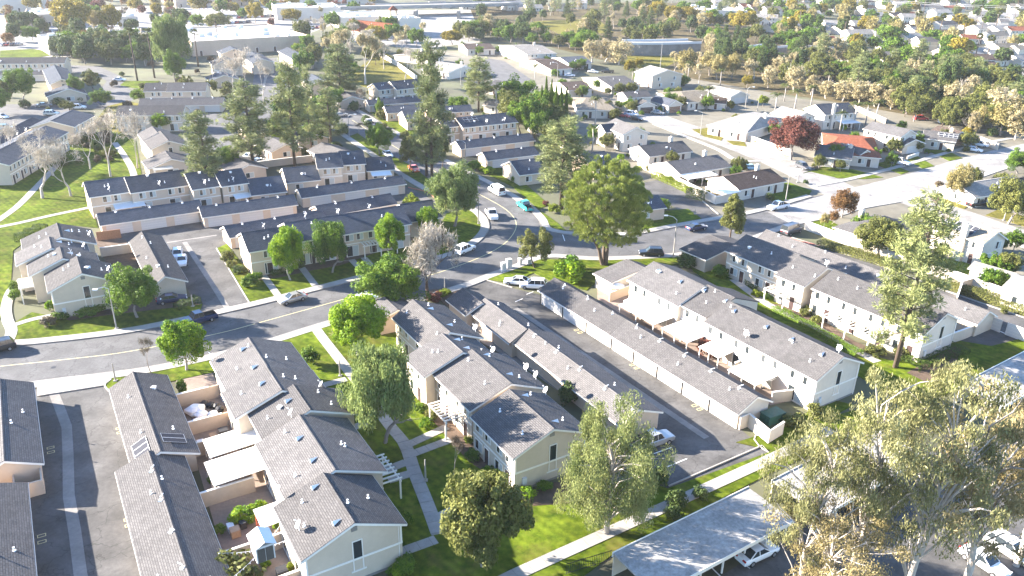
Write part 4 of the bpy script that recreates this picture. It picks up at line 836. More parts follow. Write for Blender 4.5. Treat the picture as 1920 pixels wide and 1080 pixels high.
# ------------------------------------------------------------------ vegetation kit
def leaf_mesh(name, C, D, Nn, ln, wd, tint, mname):
    """one quad (a pointed blade) per leaf: C centres, D long axis, Nn normals hint, ln length, wd width"""
    D = D/np.maximum(1e-6, np.linalg.norm(D, axis=1, keepdims=True))
    S = np.cross(D, Nn); S /= np.maximum(1e-6, np.linalg.norm(S, axis=1, keepdims=True))
    n = len(C); V = np.empty((n, 4, 3), np.float32); l = ln[:, None]*0.5; w = wd[:, None]*0.5
    V[:, 0] = C-D*l; V[:, 1] = C+S*w+D*l*0.1; V[:, 2] = C+D*l; V[:, 3] = C-S*w+D*l*0.1
    me = bpy.data.meshes.new(name); me.vertices.add(n*4); me.loops.add(n*4); me.polygons.add(n)
    me.vertices.foreach_set('co', V.ravel()); me.loops.foreach_set('vertex_index', np.arange(n*4, dtype=np.int32))
    me.polygons.foreach_set('loop_start', np.arange(0, n*4, 4, dtype=np.int32))
    at = me.attributes.new('tint', 'FLOAT', 'POINT'); at.data.foreach_set('value', np.repeat(tint.astype(np.float32), 4))
    me.update(); me.validate(); me.materials.append(M[mname]); return me
def rdir(r, n):
    v = r.normal(size=(n, 3)); return v/np.linalg.norm(v, axis=1, keepdims=True)
def skeleton(mb, r, p0, d0, L0, r0, depth, spread, up, ends, ratio=0.72, kids=(2, 3), bend=0.18, sides=6, minr=0.012):
    n = 3; pts = [Vector(p0)]; d = Vector(d0).normalized(); rad = [r0]
    for k in range(n):
        d = (d+Vector(r.normal(0, bend, 3))+Vector((0, 0, up))).normalized(); pts.append(pts[-1]+d*(L0/n)); rad.append(r0*(1-(0.38*(k+1)/n)))
    mb.tube(pts, [max(minr, x) for x in rad], sides if depth > 2 else (4 if depth > 0 else 3), cap=False)
    ends.append((pts[-1], d, depth))
    if depth <= 0: return
    c = int(r.integers(kids[0], kids[1]+1)); a0 = r.uniform(0, 6.28)
    for k in range(c):
        a = a0+6.283*k/c+r.uniform(-0.4, 0.4); o = d.orthogonal().normalized(); q = d.cross(o)
        s = spread*r.uniform(0.7, 1.25)
        nd = (d*math.cos(s)+(o*math.cos(a)+q*math.sin(a))*math.sin(s))
        base = pts[-1] if (k or depth > 2) else pts[-1]
        skeleton(mb, r, base, nd, L0*ratio*r.uniform(0.8, 1.15), rad[-1]*(0.62 if c > 2 else 0.7), depth-1, spread, up, ends, ratio, kids, bend, sides, minr)
def clump_leaves(r, centers, radii, per, shell=0.55, squash=(1, 1, 1), out=0.7, up=0.35):
    K = len(centers); idx = np.repeat(np.arange(K), per); n = len(idx); v = rdir(r, n)
    rad = shell+(1-shell)*r.random(n)**0.6
    C = centers[idx]+v*(radii[idx]*rad)[:, None]*np.array(squash)
    Nn = v*out+rdir(r, n)*0.7+np.array([0, 0, up]); D = np.cross(Nn, rdir(r, n))
    tint = np.clip(r.normal(0.5, 0.18, K)[idx]+r.normal(0, 0.13, n), 0, 1)
    return C, D, Nn, tint
def ellipsoid_centers(r, K, a, b, c, cz, lo=0.62, jitter=0.12, zmin=-0.75):
    out = []
    while len(out) < K:
        v = rdir(r, 1)[0]
        if v[2] < zmin: continue
        q = lo+(1-lo)*r.random()**0.5; p = v*q*(1+r.normal(0, jitter)); out.append((p[0]*a, p[1]*b, cz+p[2]*c))
    return np.array(out)
PROTO = {}
def limbs_to(mb, r, path, cs, r0, drop):
    """limbs that leave the stem path and bend out to each leaf clump"""
    for c in cs:
        c = Vector(c); zt = max(1.2, c.z-drop*r.uniform(0.6, 1.4)-0.25*math.hypot(c.x, c.y)); i = min(range(len(path)), key=lambda k: abs(path[k].z-zt)); s = path[i]; d = c-s; L = d.length
        m1 = s+d*0.35+Vector((r.normal(0, 0.12*L*0.3), r.normal(0, 0.12*L*0.3), 0.10*L)); m2 = s+d*0.7+Vector((r.normal(0, 0.04*L), r.normal(0, 0.04*L), 0.08*L)); q = r0*min(1.0, L/6)*r.uniform(0.6, 1.1)
        mb.tube([s, m1, m2, c], [q, q*0.75, q*0.5, q*0.15], 5, False)
def proto(kind, var=0):
    key = (kind, var)
    if key in PROTO: return PROTO[key]
    r = np.random.default_rng(sum(ord(c) for c in kind)*31+var*977); mb = MB(); ends = []
    base = kind.split('@')[0]; lod = int(kind.split('@')[1]) if '@' in kind else 0     # 0 near, 1 middle, 2 far
    per = (1.0, 0.45, 0.16)[lod]; ls = (1.0, 1.45, 2.3)[lod]
    crown = None; bark = 'bark'
    def leafy(cs, rad, n, ln, wd, m, **k):
        C, D, Nn, t = clump_leaves(r, cs, rad, max(6, int(n*per)), **k); N = len(C)
        return leaf_mesh('crown', C, D, Nn, r.uniform(0.7, 1.3, N)*ln*ls, r.uniform(0.7, 1.3, N)*wd*ls, t, m)
    H, Wd = 8.0, 8.0
    if base in ('round', 'roundd', 'pepper', 'olive', 'yellow', 'red', 'rust', 'gold', 'lime', 'dark', 'open'):
        m = {'round': 'lf_bright', 'roundd': 'lf_green', 'pepper': 'lf_pepper', 'olive': 'lf_olive', 'yellow': 'lf_yellow', 'red': 'lf_red', 'rust': 'lf_rust', 'gold': 'lf_gold', 'lime': 'lf_lime', 'dark': 'lf_dark', 'open': 'lf_olive'}[base]
        bark = 'bark_white' if base == 'round' else ('bark_grey' if base != 'open' else 'bark')
        skeleton(mb, r, (0, 0, -0.1), (r.normal(0, 0.08), r.normal(0, 0.08), 1), 2.2, 0.24, 3, 0.55, 0.05, ends, 0.8, (2, 3))
        K = 85 if base not in ('open', 'rust', 'gold') else 55
        cs = ellipsoid_centers(r, K, 3.5, 3.5, 2.7, 5.0, 0.6 if base != 'open' else 0.45, 0.2 if base in ('olive', 'roundd', 'open') else 0.12, -0.8); rad = r.uniform(0.5, 1.25, K)*(1.0 if base != 'open' else 0.85)
        if base == 'pepper':
            core = ellipsoid_centers(r, 20, 2.2, 2.2, 1.8, 5.0, 0.2, 0.1, -1); cs = np.vstack([cs, core]); rad = np.concatenate([rad, np.full(20, 1.0)])
            C, D, Nn, t = clump_leaves(r, cs, rad, int(260*per), shell=0.4, squash=(1, 1, 1.1)); N = len(C); D = D*0.8+np.array([0, 0, -0.7])
            crown = leaf_mesh('crown', C, D, Nn, r.uniform(0.22, 0.5, N)*ls, r.uniform(0.08, 0.16, N)*ls, t, m)
        else:
            core = ellipsoid_centers(r, 26 if base != 'open' else 5, 2.2, 2.2, 1.8, 5.0, 0.2, 0.1, -1)
            cs = np.vstack([cs, core]); rad = np.concatenate([rad, np.full(len(core), 1.0)])
            n = 215 if base not in ('rust', 'gold', 'red') else 150
            crown = leafy(cs, rad, n, 0.30, 0.20, m)
        H, Wd = 7.9, 8.6
    elif base == 'magnolia':
        bark = 'bark'; skeleton(mb, r, (0, 0, -0.1), (0, 0, 1), 2.6, 0.22, 3, 0.4, 0.12, ends, 0.8, (2, 3))
        K = 70; cs = ellipsoid_centers(r, K, 2.3, 2.3, 4.0, 5.6, 0.5, 0.1, -0.9); cs[:, :2] *= (1.15-0.07*cs[:, 2:3]); crown = leafy(cs, r.uniform(0.5, 0.9, K), 130, 0.4, 0.22, 'lf_olive'); H, Wd = 10.2, 5.4
    elif base in ('cream', 'creambare'):
        bark = 'bark_pale'; skeleton(mb, r, (0, 0, -0.1), (r.normal(0, 0.08), 0, 1), 3.4, 0.26, 4, 0.42, 0.14, ends, 0.75, (2, 3))
        tips = np.array([tuple(p) for p, d, k in ends if k <= 1]); r.shuffle(tips); tips = tips[:70 if base == 'cream' else 30]
        if base == 'cream': tips = ellipsoid_centers(r, 64, 3.3, 3.3, 4.3, 5.9, 0.35, 0.12, -0.9)
        crown = leafy(tips, r.uniform(0.6, 1.15, len(tips)), 90, 0.34, 0.24, 'lf_cream', shell=0.3); z = tips[:, 2].max()+0.8; H, Wd = z, 2*np.abs(tips[:, :2]).max()+1
    elif base in ('bare', 'bareg', 'pinkbare'):
        bark = {'bare': 'bark_pale', 'bareg': 'bark_grey', 'pinkbare': 'bark'}[base]
        q = 6 if lod == 0 else 5
        skeleton(mb, r, (0, 0, -0.1), (r.normal(0, 0.1), r.normal(0, 0.1), 1), 3.0 if base != 'pinkbare' else 1.7, 0.25, q, 0.46 if base != 'pinkbare' else 0.62, 0.1, ends, 0.74 if base != 'pinkbare' else 0.8, (2, 3), 0.16, 6, 0.032 if lod == 0 else 0.05)
        tips = np.array([tuple(p) for p, d, k in ends if k <= 1]); H = tips[:, 2].max(); Wd = 2*np.percentile(np.abs(tips[:, :2]), 98)
        n = {'bare': 1500, 'bareg': 2000, 'pinkbare': 5200}[base]; ii = r.integers(0, len(tips), n); C = tips[ii]+r.normal(0, 0.3 if base != 'pinkbare' else 0.28, (n, 3)); D = rdir(r, n)+np.array([0, 0, 0.5])
        crown = leaf_mesh('crown', C, D, rdir(r, n), r.uniform(0.4, 1.1, n), r.uniform(0.03, 0.07, n)*(1 if lod == 0 else 1.6), r.random(n), 'lf_pink' if base != 'bareg' else 'lf_brown')
    elif base in ('euc', 'eucw', 'eucdroop'):
        bark = 'bark_pale'; dr = base == 'eucdroop'; K = 84 if dr else 54; cz = 9.4 if dr else 12.2; cs = ellipsoid_centers(r, K, 6.0, 6.0, 7.4 if dr else 6.8, cz, 0.25, 0.12, -0.95)
        n1 = 8; path = [Vector((r.normal(0, 0.25)*k*0.4, r.normal(0, 0.25)*k*0.4, -0.2+k*15.5/n1)) for k in range(n1+1)]; lean = Vector((r.normal(0, 1.3), r.normal(0, 1.3), 0)); path = [q+lean*(max(0.0, q.z)/15)**1.5 for q in path]
        mb.tube(path, [0.4*(1-0.8*k/n1) for k in range(n1+1)], 9, False)
        limbs_to(mb, r, path, cs, 0.13, 2.8)
        rad = r.uniform(0.9, 1.75, K); C, D, Nn, t = clump_leaves(r, cs+np.array([0, 0, -0.3]), rad, int((270 if not dr else 520)*per), shell=0.1, squash=(0.9, 0.9, 0.8) if not dr else (0.85, 0.85, 1.5)); N = len(C)
        D = D*(0.8 if not dr else 0.45)+np.array([0, 0, -0.8]); crown = leaf_mesh('crown', C, D, rdir(r, N)+np.array([-0.3, 0, 0.2]), r.uniform(0.22, 0.45, N)*ls, r.uniform(0.07, 0.13, N)*ls, t, 'lf_eucw' if base == 'eucw' else ('lf_eucd' if dr else 'lf_euc'))
        H, Wd = C[:, 2].max(), 13.0
    elif base in ('pine', 'pinel', 'cedar'):
        H, Wd = 20.0, 8.0; top = Vector((r.normal(0, 0.3), r.normal(0, 0.3), H)); mb.tube([(0, 0, -0.2), (r.normal(0, 0.15), r.normal(0, 0.15), H*0.5), top], [0.34, 0.22, 0.05], 7)
        tc = []; nb = {'pine': 64, 'pinel': 46, 'cedar': 110}[base]
        for k in range(nb):
            f = (k+r.random())/nb; z = H*(0.22+0.77*f) if base != 'cedar' else H*(0.08+0.9*f); L = {'pine': 3.9*(1-f)**0.4*r.uniform(0.3, 1.15)+0.5, 'pinel': 4.0*(1-f)**0.4*r.uniform(0.2, 1.1)+0.4, 'cedar': 4.3*(1-f)**0.8*r.uniform(0.7, 1.05)+0.3}[base]
            a = k*2.4+r.uniform(-0.5, 0.5); e = Vector((math.cos(a)*L, math.sin(a)*L, z+L*r.uniform(-0.1, 0.55))); s = Vector((top.x*z/H, top.y*z/H, z-0.2)); mb.tube([s, s.lerp(e, 0.5)+Vector((0, 0, -0.15)), e], [0.09, 0.06, 0.02], 4, False)
            for q in range(max(2, int(L*2.2))):
                t_ = 1-0.62*q/max(2, int(L*2.2)); p = s.lerp(e, t_); tc.append((p.x+r.normal(0, 0.3), p.y+r.normal(0, 0.3), p.z+r.normal(0.1, 0.38 if base != 'cedar' else 0.15)))
        tc = np.array(tc); K = len(tc); n = max(10, int(52*per)); idx = np.repeat(np.arange(K), n); N = len(idx); v = rdir(r, N); v[:, 2] = v[:, 2]*0.75+0.25
        rr = r.uniform(0.65, 1.15, K)[idx]; C = tc[idx]+v*rr[:, None]*0.62; tint = np.clip(r.normal(0.5, 0.2, K)[idx]+r.normal(0, 0.12, N), 0, 1)
        crown = leaf_mesh('crown', C, v+rdir(r, N)*0.25, rdir(r, N), rr*r.uniform(0.5, 0.95, N)*(1 if lod == 0 else 1.2), r.uniform(0.05, 0.11, N)*ls*1.2, tint, 'lf_pine' if base != 'cedar' else 'lf_dark')
    elif base == 'bigpine':
        bark = 'bark'; H, Wd = 19.0, 19.0
        for a in (0.3, 2.4, 4.2):
            skeleton(mb, r, (0.25*math.cos(a), 0.25*math.sin(a), -0.2), (0.28*math.cos(a), 0.28*math.sin(a), 1), 5.0, 0.42, 4, 0.5, 0.06, ends, 0.78, (2, 3), 0.14)
        cs = ellipsoid_centers(r, 600, 8.4, 8.4, 7.6, 11.0, 0.42, 0.05, -0.95); K = len(cs); n = 150; idx = np.repeat(np.arange(K), n); N = len(idx); v = rdir(r, N); v[:, 2] = np.abs(v[:, 2])*1.0-0.2
        rr = r.uniform(0.8, 1.35, K)[idx]; C = cs[idx]+v*rr[:, None]*0.6; o = (C-np.array([0, 0, 10.0])); o /= np.linalg.norm(o, axis=1, keepdims=True)
        tint = np.clip(r.normal(0.5, 0.2, K)[idx]+r.normal(0, 0.12, N), 0, 1)
        crown = leaf_mesh('crown', C, v*0.8+o*0.5+np.array([0, 0, 0.7]), rdir(r, N), rr*r.uniform(0.35, 0.7, N), r.uniform(0.05, 0.11, N), tint, 'lf_pineb')
    elif base == 'cypress':
        H, Wd = 14.0, 2.2; mb.tube([(0, 0, -0.1), (0, 0, 12)], [0.18, 0.03], 6); N = int(9000*per); z = r.random(N)**0.9*13.6+0.3; w = 1.05*np.minimum(1, (z/1.2))*np.clip((14-z)/8.5, 0, 1)**0.7; a = r.uniform(0, 6.283, N); q = (0.55+0.45*r.random(N)**0.4)*(1+0.15*np.sin(a*5+z)); C = np.stack([np.cos(a)*w*q, np.sin(a)*w*q, z], 1)
        crown = leaf_mesh('crown', C, np.stack([np.cos(a)*0.4, np.sin(a)*0.4, np.ones(N)], 1)+rdir(r, N)*0.2, rdir(r, N), r.uniform(0.3, 0.6, N)*ls**0.5, r.uniform(0.08, 0.18, N)*ls, np.clip(r.normal(0.5, 0.2, N), 0, 1), 'lf_green')
    elif base in ('fanpalm', 'palm'):
        H = 14.0 if base == 'fanpalm' else 9.0; Wd = 3.4 if base == 'fanpalm' else 5.6; bark = 'bark' if base == 'fanpalm' else 'bark_white'
        mb.tube([(0, 0, -0.1), (r.normal(0, 0.2), 0, H*0.5), (0.15, 0.1, H-1.3)], [0.28, 0.19, 0.17], 8); C = []; D = []; Nn = []; ln = []; wd = []; top = np.array([0.15, 0.1, H-1.3])
        nf = 34 if base == 'fanpalm' else 24; R_ = 1.6 if base == 'fanpalm' else 2.9
        for k in range(nf):
            a = k*2.399; el = r.uniform(-0.7, 1.3) if base == 'fanpalm' else r.uniform(0.1, 1.2); h = np.array([math.cos(a), math.sin(a), 0.0])
            for q in range(14 if base == 'palm' else 9):
                f = (q+1)/14 if base == 'palm' else 0.55+0.4*(q/9)
                p = top+R_*f*(h*math.cos(el)+np.array([0, 0, math.sin(el)]))+np.array([0, 0, -R_*0.55*f*f*(1.0 if base == 'palm' else 0.35)])
                sd = np.cross(h, [0, 0, 1.0])
                if base == 'palm':
                    for sg in (-1, 1): C.append(p+sd*sg*0.3); D.append(sd*sg+h*0.6+np.array([0, 0, -0.5])); Nn.append([0, 0, 1.0]); ln.append(0.75); wd.append(0.12)
                else:
                    sp = (q-4)/4*1.0; C.append(top+R_*0.75*(h*math.cos(el)+np.array([0, 0, math.sin(el)]))+sd*sp*0.45); D.append(h*math.cos(el)+np.array([0, 0, math.sin(el)-0.15*abs(sp)])+sd*sp*0.8); Nn.append(rdir(r, 1)[0]); ln.append(0.95); wd.append(0.17)
        C, D, Nn = np.array(C), np.array(D), np.array(Nn); N = len(C); crown = leaf_mesh('crown', C, D, Nn, np.array(ln)*(1, 1.1, 1.3)[lod], np.array(wd)*ls, np.clip(r.normal(0.5, 0.2, N), 0, 1), 'lf_palm')
    elif base in ('shrub', 'shrubl', 'shrubd', 'shrubo', 'shruby', 'shrubp', 'shrubg'):
        m = {'shrub': 'lf_green', 'shrubl': 'lf_bright', 'shrubd': 'lf_dark', 'shrubo': 'lf_olive', 'shruby': 'lf_lime', 'shrubp': 'lf_red', 'shrubg': 'lf_brown'}[base]; mb = None; H, Wd = 1.5, 2.2
        K = 26; cs = ellipsoid_centers(r, K, 0.75, 0.75, 0.6, 0.62, 0.45, 0.1, -0.6); crown = leafy(cs, r.uniform(0.25, 0.42, K), 55, 0.2, 0.13, m, shell=0.4)
    tr = mb.mesh('trunk', bark, True) if mb else None
    PROTO[key] = (tr, crown, H, Wd); return PROTO[key]
tree_n = {}
def put_tree(kind, base, h, w, label, name='tree', cat='tree', group=None, var=None, rot=None):
    key = kind; tree_n[key] = tree_n.get(key, 0)+1
    v = var if var is not None else tree_n[key] % (3 if '@' in kind or kind in ('round', 'euc', 'eucw', 'pine', 'pinel', 'bare') else 2)
    tr, cr, H, Wd = proto(kind, v); s = (w/Wd, w/Wd, h/H); a = rnd.uniform(0, 6.28) if rot is None else rot
    if tr is None:
        o = link(name, cr, None, base); o.scale = s; o.rotation_euler = (0, 0, a); return tag(o, label, cat, group)
    o = thing(name, label, cat, base, a, group); o.scale = s
    link('trunk', tr, o); link('crown', cr, o); return o
def T(kind, bx, by, top, wpx, label, name='tree', cat='tree', group=None, **k):
    """a tree standing at photo point (bx, by), reaching up to photo row `top`, its crown about wpx photo pixels across"""
    b = G(bx, by); h = height_at(b, top); w = wpx*mpp(b, h*0.6); return put_tree(kind, b, h, w, label, name, cat, group, **k)
def S(kind, bx, by, wpx, hpx, label, name='shrub', group=None):
    b = G(bx, by, 0.08); w = wpx*mpp(b); h = max(0.4, hpx*mpp(b)*1.0); return put_tree(kind, b, h, w, label, name, 'shrub', group)
def hedge(px, wd, h, m, label, name='hedge', dens=90, group=None, ls=0.2):
    w = resample(wpts(px), 0.8); r = np.random.default_rng(int(px[0][0]*7+px[0][1])); P = np.array([tuple(p) for p in w]); Nn = np.array([tuple(p) for p in normals(w)]); o0 = P[0].copy(); L = sum((w[i+1]-w[i]).length for i in range(len(w)-1)); n = int(min(26000, dens*L*(wd+2*h)))
    t = r.random(n)*(len(P)-1); i = np.minimum(t.astype(int), len(P)-2); f = (t-i)[:, None]; base = P[i]*(1-f)+P[i+1]*f; nn = Nn[i]; s = r.random(n)*(wd+2*h); lump = 1+0.12*np.sin(base[:, 0]*1.7+base[:, 1]*2.3)+r.normal(0, 0.05, n)
    side = np.where(s < h, -1, np.where(s > h+wd, 1, 0)); off = np.where(side == 0, (s-h)-wd/2, side*wd/2); z = np.where(side == 0, h, np.where(side < 0, s, s-h-wd)); C = base+nn*(off*lump)[:, None]; C[:, 2] = z*lump; C -= o0
    out = nn*(side[:, None]*1.0)+np.array([0, 0, 1.0])*(side == 0)[:, None]; Nv = out+rdir(r, n)*0.6; D = np.cross(Nv, rdir(r, n)); lsz = ls*(1.0 if n < 26000 else 1.4)
    me = leaf_mesh(name, C, D, Nv, r.uniform(0.7, 1.3, n)*lsz, r.uniform(0.7, 1.3, n)*lsz*0.65, np.clip(r.normal(0.5, 0.2, n), 0, 1), m); o = link(name, me, None, tuple(o0)); return tag(o, label, 'hedge', group)
# ------------------------------------------------------------------ trees of the near and middle ground
T('round', 545, 526, 428, 66, 'first round bright green tree from the left in the street row', 'street_tree', group='round trees before the street-facing row')
T('roundd', 623, 512, 418, 74, 'second and widest of the round trees in the street row', 'street_tree', group='round trees before the street-facing row')
T('round', 733, 487, 408, 60, 'third round tree in the street row, beside the silvery bare tree', 'street_tree', group='round trees before the street-facing row')
T('round', 803, 452, 390, 48, 'rightmost and smallest round tree in the street row', 'street_tree', group='round trees before the street-facing row')
T('roundd', 258, 596, 510, 98, 'round dark green tree with white forked trunk beside the tall left lamp', 'street_tree')
T('round', 350, 695, 603, 98, 'round tree on the pavement lawn above the near garages', 'street_tree')
T('round', 672, 668, 566, 122, 'large dense bright green tree left of the central townhouses', 'broadleaf_tree')
T('pepper', 722, 832, 655, 142, 'pale green weeping pepper tree leaning over the courtyard path', 'pepper_tree')
T('roundd', 735, 580, 492, 128, 'wide green tree at the street bend below the silvery bare tree', 'broadleaf_tree')
T('pinkbare', 803, 558, 434, 116, 'silvery pink bare tree at the street bend', 'bare_tree')
T('pepper', 852, 425, 318, 104, 'airy olive tree on the corner lawn inside the bend', 'broadleaf_tree')
T('bigpine', 1133, 497, 298, 190, 'huge round-crowned pine with a thick trunk on the corner lawn', 'pine_tree')
T('open', 1003, 503, 432, 72, 'small open tree with bare stem near the utility boxes', 'broadleaf_tree')
S('shrubl', 1068, 524, 80, 46, 'large bright round bush left of the huge pine trunk'); 
T('magnolia', 1369, 450, 362, 52, 'narrow oval tree by the pavement right of the tall lamp', 'street_tree')
T('rust', 1578, 408, 356, 58, 'rust-coloured small tree beside the bright cross street', 'broadleaf_tree')
T('pine', 1678, 690, 368, 128, 'very tall pine in front of the right townhouse row', 'pine_tree', var=1)
T('eucdroop', 1136, 1000, 735, 212, 'tall drooping eucalyptus beside the lawn path, bottom centre', 'eucalyptus_tree', var=0)
T('olive', 905, 1062, 898, 168, 'grey-green tree in the shaded courtyard, bottom centre', 'broadleaf_tree')
T('bareg', 850, 895, 822, 34, 'little bare sapling on the courtyard lawn', 'bare_tree')
T('euc', 1590, 1110, 690, 250, 'pale-trunked eucalyptus rising before the right townhouse end', 'eucalyptus_tree', var=1)
T('euc', 1690, 1130, 655, 290, 'tallest white-trunked eucalyptus, lower right', 'eucalyptus_tree', var=2)
T('eucw', 1800, 1130, 760, 270, 'golden eucalyptus at the lower right corner', 'eucalyptus_tree', var=0)
T('eucw', 1905, 1060, 735, 220, 'warm-leaved eucalyptus cut by the right picture edge', 'eucalyptus_tree', var=1)
T('eucw', 1540, 1160, 950, 250, 'low warm-toned eucalyptus crown over the carports at the bottom edge', 'eucalyptus_tree', var=2)
T('euc', 1490, 1135, 775, 200, 'slim eucalyptus at the left of the lower right group', 'eucalyptus_tree', var=0)
S('shrubo', 435, 1096, 130, 62, 'grey-green bush cut by the bottom edge beside the garden shed')
T('bareg', 283, 700, 640, 48, 'small bare tree with white stem by the left pavement', 'bare_tree')
S('shrub', 583, 684, 42, 40, 'small dark tree-like bush on the lawn beside the near townhouses')
# upper left park
for (x, y, t, w, lb) in ((80, 372, 262, 110, 'leftmost bare sycamore on the park lawn'), (133, 368, 264, 84, 'second bare sycamore from the left on the park lawn'), (208, 332, 205, 104, 'largest bare sycamore above the park lawn'), (170, 318, 235, 70, 'bare sycamore between the blue row and the park lawn'), (258, 316, 205, 62, 'bare sycamore beside the park path'), (30, 320, 225, 90, 'bare sycamore standing before the lit ridge row'), (100, 330, 240, 90, 'bare tree tight against the blue-roofed row')):
    T('bare', x, y, t, w, lb, 'bare_tree')
T('palm', 420, 375, 322, 40, 'feathery palm in front of the long blue-roofed row', 'palm_tree')
T('pine', 392, 372, 212, 84, 'bushy leaning pine above the long blue-roofed row', 'pine_tree', var=0)
T('pine', 476, 322, 157, 96, 'dark pine with trunk showing, left of the tall trio', 'pine_tree', var=2)
T('pine', 553, 312, 118, 78, 'tallest pine of the trio behind the corner pair', 'pine_tree', var=1)
T('pinel', 585, 292, 125, 50, 'slim pine just right of the tallest of the trio', 'pine_tree', var=0)
T('pinel', 622, 282, 165, 64, 'thin dark pine nearest the upper street', 'pine_tree', var=1)
T('pine', 640, 192, 86, 80, 'wide hazy pine left of the yellow lawn', 'pine_tree', var=0)
T('pine', 810, 335, 84, 74, 'very tall slender pine beside the upper street', 'pine_tree', var=2)
T('pine', 800, 330, 232, 66, 'lower bushy pine below the slender tall one', 'pine_tree', var=0)
T('pine', 897, 210, 108, 56, 'tall narrow pine left of the palms', 'pine_tree', var=1)
T('pine', 1052, 392, 225, 112, 'pale shaggy pine between the bend and the cypress column', 'pine_tree', var=2)
for k, (x, y, t, w, lb) in enumerate(((1022, 236, 143, 10, 'left spire of the tall cypress cluster'), (1032, 238, 148, 10, 'second spire of the tall cypress cluster'), (1041, 240, 156, 10, 'third spire of the tall cypress cluster'), (1050, 241, 160, 10, 'fourth spire of the tall cypress cluster'), (1060, 238, 163, 9, 'rightmost spire of the tall cypress cluster'), (1014, 237, 160, 9, 'short outer spire at the left of the cypress cluster'))): T('cypress', x, y, t, w, lb, 'cypress_tree')
T('roundd', 712, 290, 237, 50, 'rounded green tree beside the white car on the upper street', 'street_tree')
T('open', 768, 322, 258, 46, 'thin grey-green tree by the red car on the upper street', 'street_tree'); T('open', 828, 318, 242, 34, 'thin tree by the street lamp above the bend', 'street_tree'); T('roundd', 860, 222, 182, 42, 'soft olive tree below the slender tall pine', 'broadleaf_tree')
T('bareg', 672, 212, 168, 28, 'small pinkish bare tree by the white gabled house', 'bare_tree'); T('bareg', 842, 262, 208, 44, 'reddish bare tree before the pink row', 'bare_tree'); T('bareg', 672, 252, 230, 24, 'sapling by the upper street lamp', 'bare_tree')
T('roundd', 713, 220, 189, 16, 'small conical tree at the garage drive of the upper street', 'street_tree'); T('magnolia', 516, 366, 338, 20, 'small conifer between the blue-roofed garages', 'conifer_tree'); T('roundd', 430, 325, 275, 44, 'green tree tucked under the leaning pine', 'broadleaf_tree'); T('roundd', 616, 345, 318, 22, 'slim tree against the two-storey corner pair', 'broadleaf_tree')
S('shruby', 770, 393, 44, 30, 'yellow-green bush at the end of the garage court'); S('shruby', 303, 322, 22, 14, 'lime bush left of the park-side gable'); S('shruby', 562, 252, 14, 10, 'bright bush before the small pergola house')
T('roundd', 45, 192, 130, 56, 'dense green tree at the upper left street corner', 'street_tree'); T('roundd', 0, 215, 165, 44, 'green tree cut by the left edge, upper left', 'street_tree'); T('open', 176, 172, 132, 36, 'loose grey-green tree on the curved street corner', 'street_tree'); T('roundd', 190, 200, 170, 42, 'round green shrub tree below the curved street', 'street_tree'); T('round', 305, 246, 213, 40, 'lime-green round tree before the grey two-storey house', 'broadleaf_tree'); T('roundd', 145, 185, 145, 30, 'dark bush beside the gabled ends, far upper left', 'broadleaf_tree')
T('roundd', 262, 192, 168, 30, 'round bush at the corner of the three-unit row', 'broadleaf_tree'); T('open', 128, 210, 190, 30, 'leafless shrub over the car at the upper left court', 'broadleaf_tree')
T('roundd', 330, 155, 100, 42, 'dark dense tree under the big pale green one', 'broadleaf_tree'); T('pepper', 328, 140, 30, 74, 'big pale green tree rising above the left shops', 'broadleaf_tree')
T('fanpalm', 258, 152, 52, 22, 'left of the two tall fan palms', 'palm_tree'); T('fanpalm', 290, 146, 52, 22, 'right of the two tall fan palms', 'palm_tree'); T('fanpalm', 372, 125, 55, 20, 'slim palm right of the big pale green tree', 'palm_tree'); T('fanpalm', 410, 90, 30, 18, 'thin palm in front of the white shop roof', 'palm_tree')
for k, (x, y, t, w) in enumerate(((470, 195, 85, 70), (440, 185, 100, 56), (495, 190, 110, 44))): T('bare', x, y, t, w, ('tallest of the white sycamores left of the far straight alley', 'leaning white sycamore at the left of its group', 'white sycamore at the alley mouth')[k], 'bare_tree')
for k, (x, y, t, w) in enumerate(((685, 158, 62, 60), (612, 130, 70, 60), (655, 140, 55, 56), (760, 148, 88, 44), (720, 130, 75, 40))): T('creambare' if k < 3 else 'bare', x, y, t, w, ('pale half-bare tree at the corner of the yellow lawn', 'greyish half-bare tree above the tall pines', 'half-bare tree by the white shop wall', 'bare tree on the right of the yellow lawn', 'bare tree at the top of the yellow lawn')[k], 'bare_tree')
# hedges and shrubs
hedge([(36, 455), (84, 432)], 2.0, 1.5, 'lf_hedge', 'clipped hedge on the park lawn beside the left corner block')
hedge([(330, 582), (372, 566)], 1.6, 1.0, 'lf_dark', 'low dark hedge before the blue car at the left corner')
hedge([(508, 520), (570, 500)], 1.2, 0.9, 'lf_dark', 'shaded hedge under the first round street tree')
hedge([(1535, 460), (1600, 478), (1680, 505)], 2.6, 1.3, 'lf_olive', 'ivy hedge along the right perimeter wall, beyond the tall pine')
hedge([(1770, 535), (1850, 562), (1940, 594)], 2.6, 1.2, 'lf_olive', 'ivy hedge along the perimeter wall at the right edge')
hedge([(1225, 332), (1262, 347), (1292, 362)], 1.6, 1.3, 'lf_lime', 'yellowish hedge above the side alley'); hedge([(1290, 368), (1325, 376)], 2.4, 1.8, 'lf_hedge', 'thick hedge at the end of the side alley planter')
hedge([(1330, 498), (1380, 520), (1425, 545)], 1.4, 0.9, 'lf_dark', 'dark hedge before the grey wing of the right row'); hedge([(1450, 580), (1530, 622), (1610, 668)], 1.6, 0.7, 'lf_green', 'low ground hedge along the back of the bright-walled row')
hedge([(1700, 690), (1745, 672), (1795, 655)], 3.5, 0.8, 'lf_hedge', 'ground-cover hedge at the shaded end of the right row')
